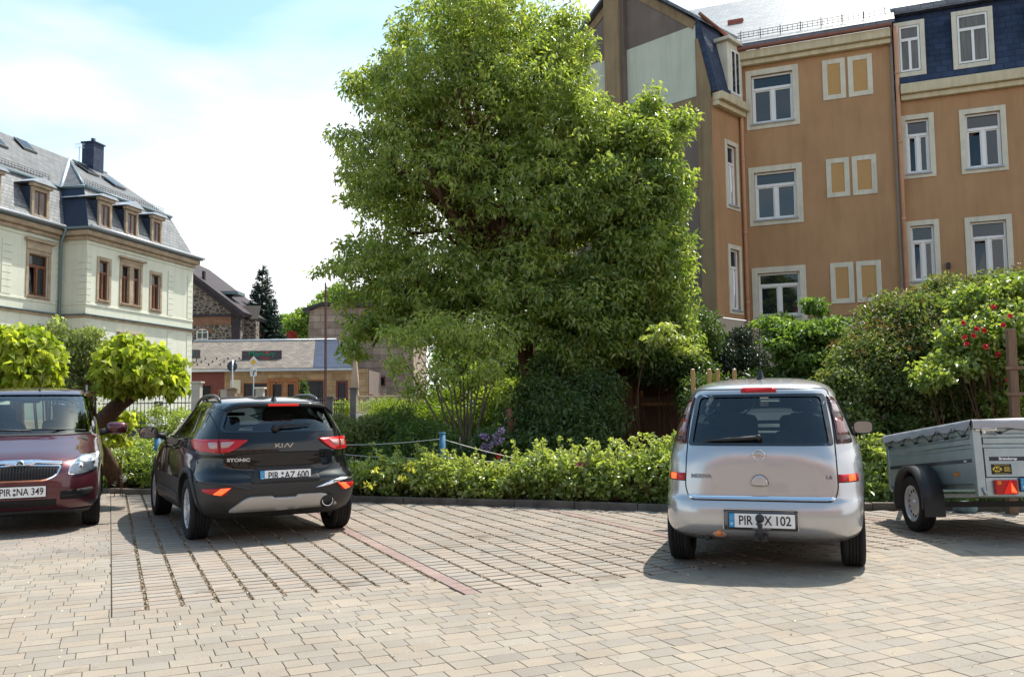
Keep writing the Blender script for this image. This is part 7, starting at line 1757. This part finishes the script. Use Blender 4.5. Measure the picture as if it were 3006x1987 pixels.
q = MB(); q.tube([(x0 + .3, -.2, 0), (x0 + .5, .1, .85), (x0 + .75, .1, .85)], .018, 6); q.tube([(x0 + .3, .3, .0), (x0 + .72, 0, .7)], .018, 6); q.build('trestle', m_irn, shd)
ob = empty('outbuilding', (X(1900, 20.6), 20.6, .04), 0, 'beige rendered outbuilding half hidden by the tree behind the shed', 'building')
q = MB(); q.box(-2.7, 1.6, 0, 3, 0, 2.55); q.build('wall', m_beige, ob); q = MB(); q.prism([(-2.9, -.2, 2.5), (1.8, -.2, 2.5), (1.8, 3.2, 2.9), (-2.9, 3.2, 2.9)], (0, 0, .08)); q.build('roof', m_irn, ob)
# split log by the rhododendron
sl = at(1495, 1255, 15.0); so_ = empty('tree_stump', (sl.x, 15.0, .04), 0, 'split reddish tree stump beside the mauve rhododendron', 'stump')
q = MB(); zt = at(1495, 1200, 15).z - .04; q.tube([(0, 0, 0), (.02, 0, zt * .5), (.0, 0, zt)], [.10, .075, .05], 9); q.tube([(.06, 0, zt * .4), (.10, 0, zt * .9)], [.04, .015], 6); q.build('stump', pm('stump_wood', (.30, .12, .05), rough=.9, col2=(.10, .05, .03), vscale=7), so_)

# iron garden fences on low walls
def pickets(o, x0, x1, z0, z1, n, mat, r=.012, spear=True, name='pickets', y=0):
    q = MB()
    for k in range(n):
        x = x0 + (x1 - x0) * (k + .5) / n
        q.tube([(x, y, z0), (x, y, z1)], r, 4)
        if spear: q.tube([(x, y, z1), (x, y, z1 + .05), (x, y, z1 + .11)], [r, r * 1.9, .002], 4)
    q.build(name, mat, o)
    q = MB(); q.box(x0, x1, y - .015, y + .015, z0 + .10, z0 + .13); q.box(x0, x1, y - .015, y + .015, z1 - .11, z1 - .08); q.build('rail', mat, o)
Yf = 26.0; XF = lambda px, Y=Yf: (px - 1503) / 2600 * Y
f1 = empty('iron_fence', (XF(460), Yf, 0), 0, 'black iron picket fence with spear tips between the golden tree and the black car', 'fence')
pickets(f1, XF(300) - XF(460), XF(560) - XF(460), .88, 1.66, 24, m_irn, r=.011)
q = MB(); q.box(XF(300) - XF(460), XF(560) - XF(460), -.12, .12, 0, .74); q.box(XF(300) - XF(460), XF(560) - XF(460), -.15, .15, .743, .82); q.build('wall', m_stn, f1, bevel=.01)
q = MB(); q.box(XF(456) - XF(460), XF(474) - XF(460), -.1, .1, .82, 1.62); q.build('pillar', m_stn, f1, bevel=.01)
f2 = empty('iron_fence', (XF(830, 29), 29, .5), 0, 'black iron fence with spear tips in front of the shop behind the black car', 'fence')
xa, xb = XF(585, 29) - XF(830, 29), XF(1010, 29) - XF(830, 29)
pickets(f2, xa, xb, .38, 1.08, 66, m_irn, r=.011)
pickets(f2, XF(930, 29) - XF(830, 29), xb, .10, .72, 13, m_irn, r=.012, spear=False, y=-.25)
q = MB(); q.box(xa, xb, -.1, .1, -.5, .30); q.build('wall', m_stn, f2, bevel=.01)
def pillar(px0, px1, pt, pb, Y, mat, label, capm=None, name='gate_pillar'):
    a, b = XF(px0, Y), XF(px1, Y); zt = at(px0, pt, Y).z; zb = max(.0, at(px0, pb, Y).z); zb = min(zb, .5)
    o = empty(name, ((a + b) / 2, Y, zb), 0, label, 'pillar'); w = (b - a) / 2
    q = MB(); q.box(-w, w, -w, w, -.3, zt - zb - .06); q.build('shaft', mat, o, bevel=.012)
    q = MB(); q.box(-w - .05, w + .05, -w - .05, w + .05, zt - zb - .058, zt - zb); q.build('cap', capm or mat, o, bevel=.012)
    return o
pillar(1028, 1046, 1137, 1240, 28.5, m_stn, 'tall dark stone pillar at the end of the iron fence, with a flat cap')
pillar(958, 976, 1163, 1235, 28.6, m_stn, 'short dark square pillar beside the foot of the red mast')
pillar(668, 692, 1138, 1220, 29.3, m_bst2, 'brown stone pillar below the round sign seen from behind')
pillar(752, 774, 1137, 1190, 29.4, m_conc, 'cream stone pillar with a wide cap left of the car aerial', pm('cream_cap', (.62, .57, .45), rough=.8))
pillar(565, 590, 1120, 1200, 27.5, m_conc, 'pale stone pillar at the corner of the green villa')
q0 = empty('utility_box', (XF(660, 30), 30, .6), 0, 'pale grey utility box left of the brown stone pillar', 'utility box'); q = MB(); q.box(-.13, .13, -.1, .1, 0, at(660, 1146, 30).z - .6); q.build('cabinet', m_conc, q0, bevel=.01); q = MB(); q.box(-.14, .14, -.11, .11, at(660, 1146, 30).z - .6, at(660, 1146, 30).z - .57); q.build('lid', m_conc, q0)
# pale metal railing over the culvert
rl_ = empty('railing', (XF(1110, 28), 28, 0), 0, 'pale metal railing right of the tall dark pillar', 'railing')
a, b = XF(1046, 28) - XF(1110, 28), XF(1290, 28) - XF(1110, 28); zt, zb = at(1100, 1163, 28).z, at(1100, 1208, 28).z
q = MB()
for k in range(46): x = a + (b - a) * k / 45; q.tube([(x, 0, zb), (x, 0, zt)], .010, 4)
q.build('pickets', m_rail, rl_)
q = MB(); q.box(a, b, -.03, .03, zt - .01, zt + .03); q.box(a, b, -.02, .02, zb - .02, zb + .01)
for k in (0, 1, 2, 3): x = a + (b - a) * k / 3; q.box(x - .02, x + .02, -.02, .02, zb - .15, zt)
q.build('rail', m_rail, rl_); q = MB(); q.box(a, b, -.15, .4, .1, zb - .06); q.build('ledge', pm('pale_ledge', (.62, .6, .55), rough=.8), rl_, bevel=.01)
# red mast
ms2 = empty('flag_mast', (XF(953, 27.6), 27.6, .5), 0, 'thin dark red metal mast rising from the fence up to the branches', 'mast')
zt = at(950, 830, 27.6).z - .5
q = MB(); q.box(-.022, .022, -.022, .022, -.3, zt); q.build('pole', pm('mast_paint', (.11, .04, .04), rough=.6), ms2, bevel=.004); q = MB(); q.box(.035, .055, -.012, .012, .5, zt - .1); q.build('rail', MATS['mast_paint'], ms2)
# road signs
def sgn_pole(o, h, r=.03, mat=None): q = MB(); q.tube([(0, 0, 0), (0, 0, h)], r, 8); q.build('pole', mat or m_zinc, o)
Ys = 36.0
s1 = empty('road_sign', (XF(681, Ys), Ys, .6), 0, 'round road sign seen from behind, dark grey disc on a metal pole', 'road sign')
zc = at(678, 1075, Ys).z - .6; sgn_pole(s1, zc + .25, .035); q = MB(); q.lathe([(.0005, -.03), (.205, -.03), (.21, -.015), (.205, 0), (.0005, 0)], 28, (-.03, .06, zc), 'y'); q.build('sign_disc', pm('sign_back', (.07, .085, .10), rough=.5, metal=.3), s1)
s2_ = empty('road_sign', (XF(743, Ys), Ys, .6), 0, 'yellow and white diamond priority sign above a white plate with a bent arrow', 'road sign')
zc = at(743, 1063, Ys).z - .6; sgn_pole(s2_, zc, .025); m_sw = pm('sign_white', (.75, .75, .72), rough=.4)
def dia(r, y0, y1): return [(0, y0, zc - r), (r * .86, y0, zc), (0, y0, zc + r), (-r * .86, y0, zc)], (0, y1 - y0, 0)
q = MB(); q.prism(*dia(.245, -.04, -.02)); q.build('sign_diamond', m_sw, s2_); q = MB(); q.prism(*dia(.135, -.046, -.041)); q.build('yellow_diamond', pm('sign_yellow', (.85, .48, .01), rough=.4), s2_)
z2 = at(743, 1093, Ys).z - .6; q = MB(); q.box(-.13, .13, -.04, -.02, z2 - .16, z2 + .16); pl_ = q.build('arrow_plate', m_sw, s2_, bevel=.005)
q = MB(); q.tube([(-.0, -.044, z2 - .11), (-.0, -.044, z2 - .02), (.03, -.044, z2 + .04), (.10, -.044, z2 + .05)], .020, 6); q.tube([(-.09, -.044, z2 + .045), (-.035, -.044, z2 + .045)], .008, 4); q.build('arrow', m_blk, pl_)
# folded parasol, wicker chairs, conifer, stone balls
pr = empty('parasol', (XF(1041, 35), 35, .6), 0, 'folded beige parasol standing behind the tall dark pillar', 'parasol')
zt = at(1041, 1048, 35).z - .6; zb = at(1041, 1160, 35).z - .6
q = MB(); q.tube([(0, 0, 0), (0, 0, zt + .08)], .025, 8); q.build('pole', m_conc, pr)
q = MB(); n = 14; vs = []
for k, (f, r_) in enumerate(((0, .03), (.15, .07), (.55, .12), (.8, .135), (.82, .11), (1, .14))):
    for i in range(n): rr = r_ * (1 + .22 * (i % 2)); vs.append((rr * math.cos(i * 2 * math.pi / n), rr * math.sin(i * 2 * math.pi / n), zt + (zb - zt) * f))
q.add(vs, [(j * n + i, j * n + (i + 1) % n, (j + 1) * n + (i + 1) % n, (j + 1) * n + i) for j in range(5) for i in range(n)], True); q.build('canopy', pm('parasol_cloth', (.55, .40, .28), rough=.9), pr)
m_wick = pm('wicker', (.22, .09, .04), rough=.7)
for i, (px, lb) in enumerate(((1088, 'round-backed wicker chair nearest the folded parasol'), (1122, 'round-backed wicker chair in the middle of the terrace'), (1160, 'round-backed wicker chair farthest right behind the railing'))):
    c_ = empty('wicker_chair', (XF(px, 36), 36, .6), 0, lb, 'chair', 'wicker chairs on the terrace'); q = MB()
    q.tube([(.30 * math.cos(a), .05 * math.sin(a), .75 + .55 * math.sin(a)) for a in np.linspace(0, math.pi, 12)], .03, 6); q.build('backrest', m_wick, c_)
    q = MB(); q.box(-.28, .28, -.5, .0, .42, .47); q.build('seat', m_wick, c_, bevel=.01)
    for sx in (-1, 1):
        for yy in (-.45, 0): q = MB(); q.tube([(sx * .25, yy, 0), (sx * .25, yy, .42)], .02, 5); q.build('leg', m_wick, c_)
plant('thuja', 'small clipped conifer in front of the shop window behind the right roof rail', 'shrub', [EL(892, 1150, 13, 30, 31, .2), EL(892, 1130, 8, 16, 31, .15)], 90, 12, .08, L_dark, rad=.09, seed=120, nlimb=4, r0=.01, base=(XF(892, 31), 31, .6), tint=(.2, 1))
sb3 = empty('stone_ornament', (XF(869, 33), 33, .6), 0, 'stacked stone balls beside the orange shop door', 'ornament')
q = MB()
for k, (r_, z) in enumerate(((.16, .3), (.15, .62), (.13, .92))): q.sphere((0, 0, z), r_, 14, 10)
q.box(-.1, .1, -.1, .1, 0, .2); q.build('stone', pm('pink_sandstone', (.50, .38, .30), rough=.9), sb3)
# more garden greenery that closes the gaps between the street and the car park
plant('shrub', 'mid green shrubs behind the multi-stemmed shrub near the railing', 'shrub', [EL(1330, 1230, 90, 50, 18.5, .8), EL(1230, 1215, 60, 40, 19, .7), EL(1420, 1250, 70, 50, 17.5, .7), EL(1310, 1170, 80, 40, 20, .8)], 800, 14, .08, L_yel, rad=.19, seed=121, nlimb=20, r0=.012, tint=(-.6, .7))
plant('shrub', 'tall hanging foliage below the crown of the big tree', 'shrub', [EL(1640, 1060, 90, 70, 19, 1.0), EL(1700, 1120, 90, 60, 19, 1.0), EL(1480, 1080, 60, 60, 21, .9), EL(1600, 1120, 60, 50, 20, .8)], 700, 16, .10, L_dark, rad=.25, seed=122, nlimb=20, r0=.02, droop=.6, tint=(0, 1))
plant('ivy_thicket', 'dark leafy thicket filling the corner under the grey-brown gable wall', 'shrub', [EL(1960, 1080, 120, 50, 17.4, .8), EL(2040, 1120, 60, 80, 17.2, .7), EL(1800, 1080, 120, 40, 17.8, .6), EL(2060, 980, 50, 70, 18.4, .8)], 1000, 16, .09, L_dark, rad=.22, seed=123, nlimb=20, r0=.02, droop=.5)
plant('shrub', 'leafy garden bushes beyond the iron fence beside the villa', 'shrub', [EL(400, 1240, 60, 30, 29, .6), EL(520, 1235, 50, 30, 29, .6)], 220, 14, .12, L_yel, rad=.25, seed=124, nlimb=10, r0=.02)
plant('bedding_plants', 'flower bed with yellow and green plants behind the pale railing', 'plants', [EL(1000, 1200, 40, 22, 31, .4), EL(1100, 1195, 70, 20, 31, .5), EL(1200, 1200, 60, 22, 31, .5)], 260, 12, .10, L_yel, rad=.2, seed=125, nlimb=10, r0=.012)
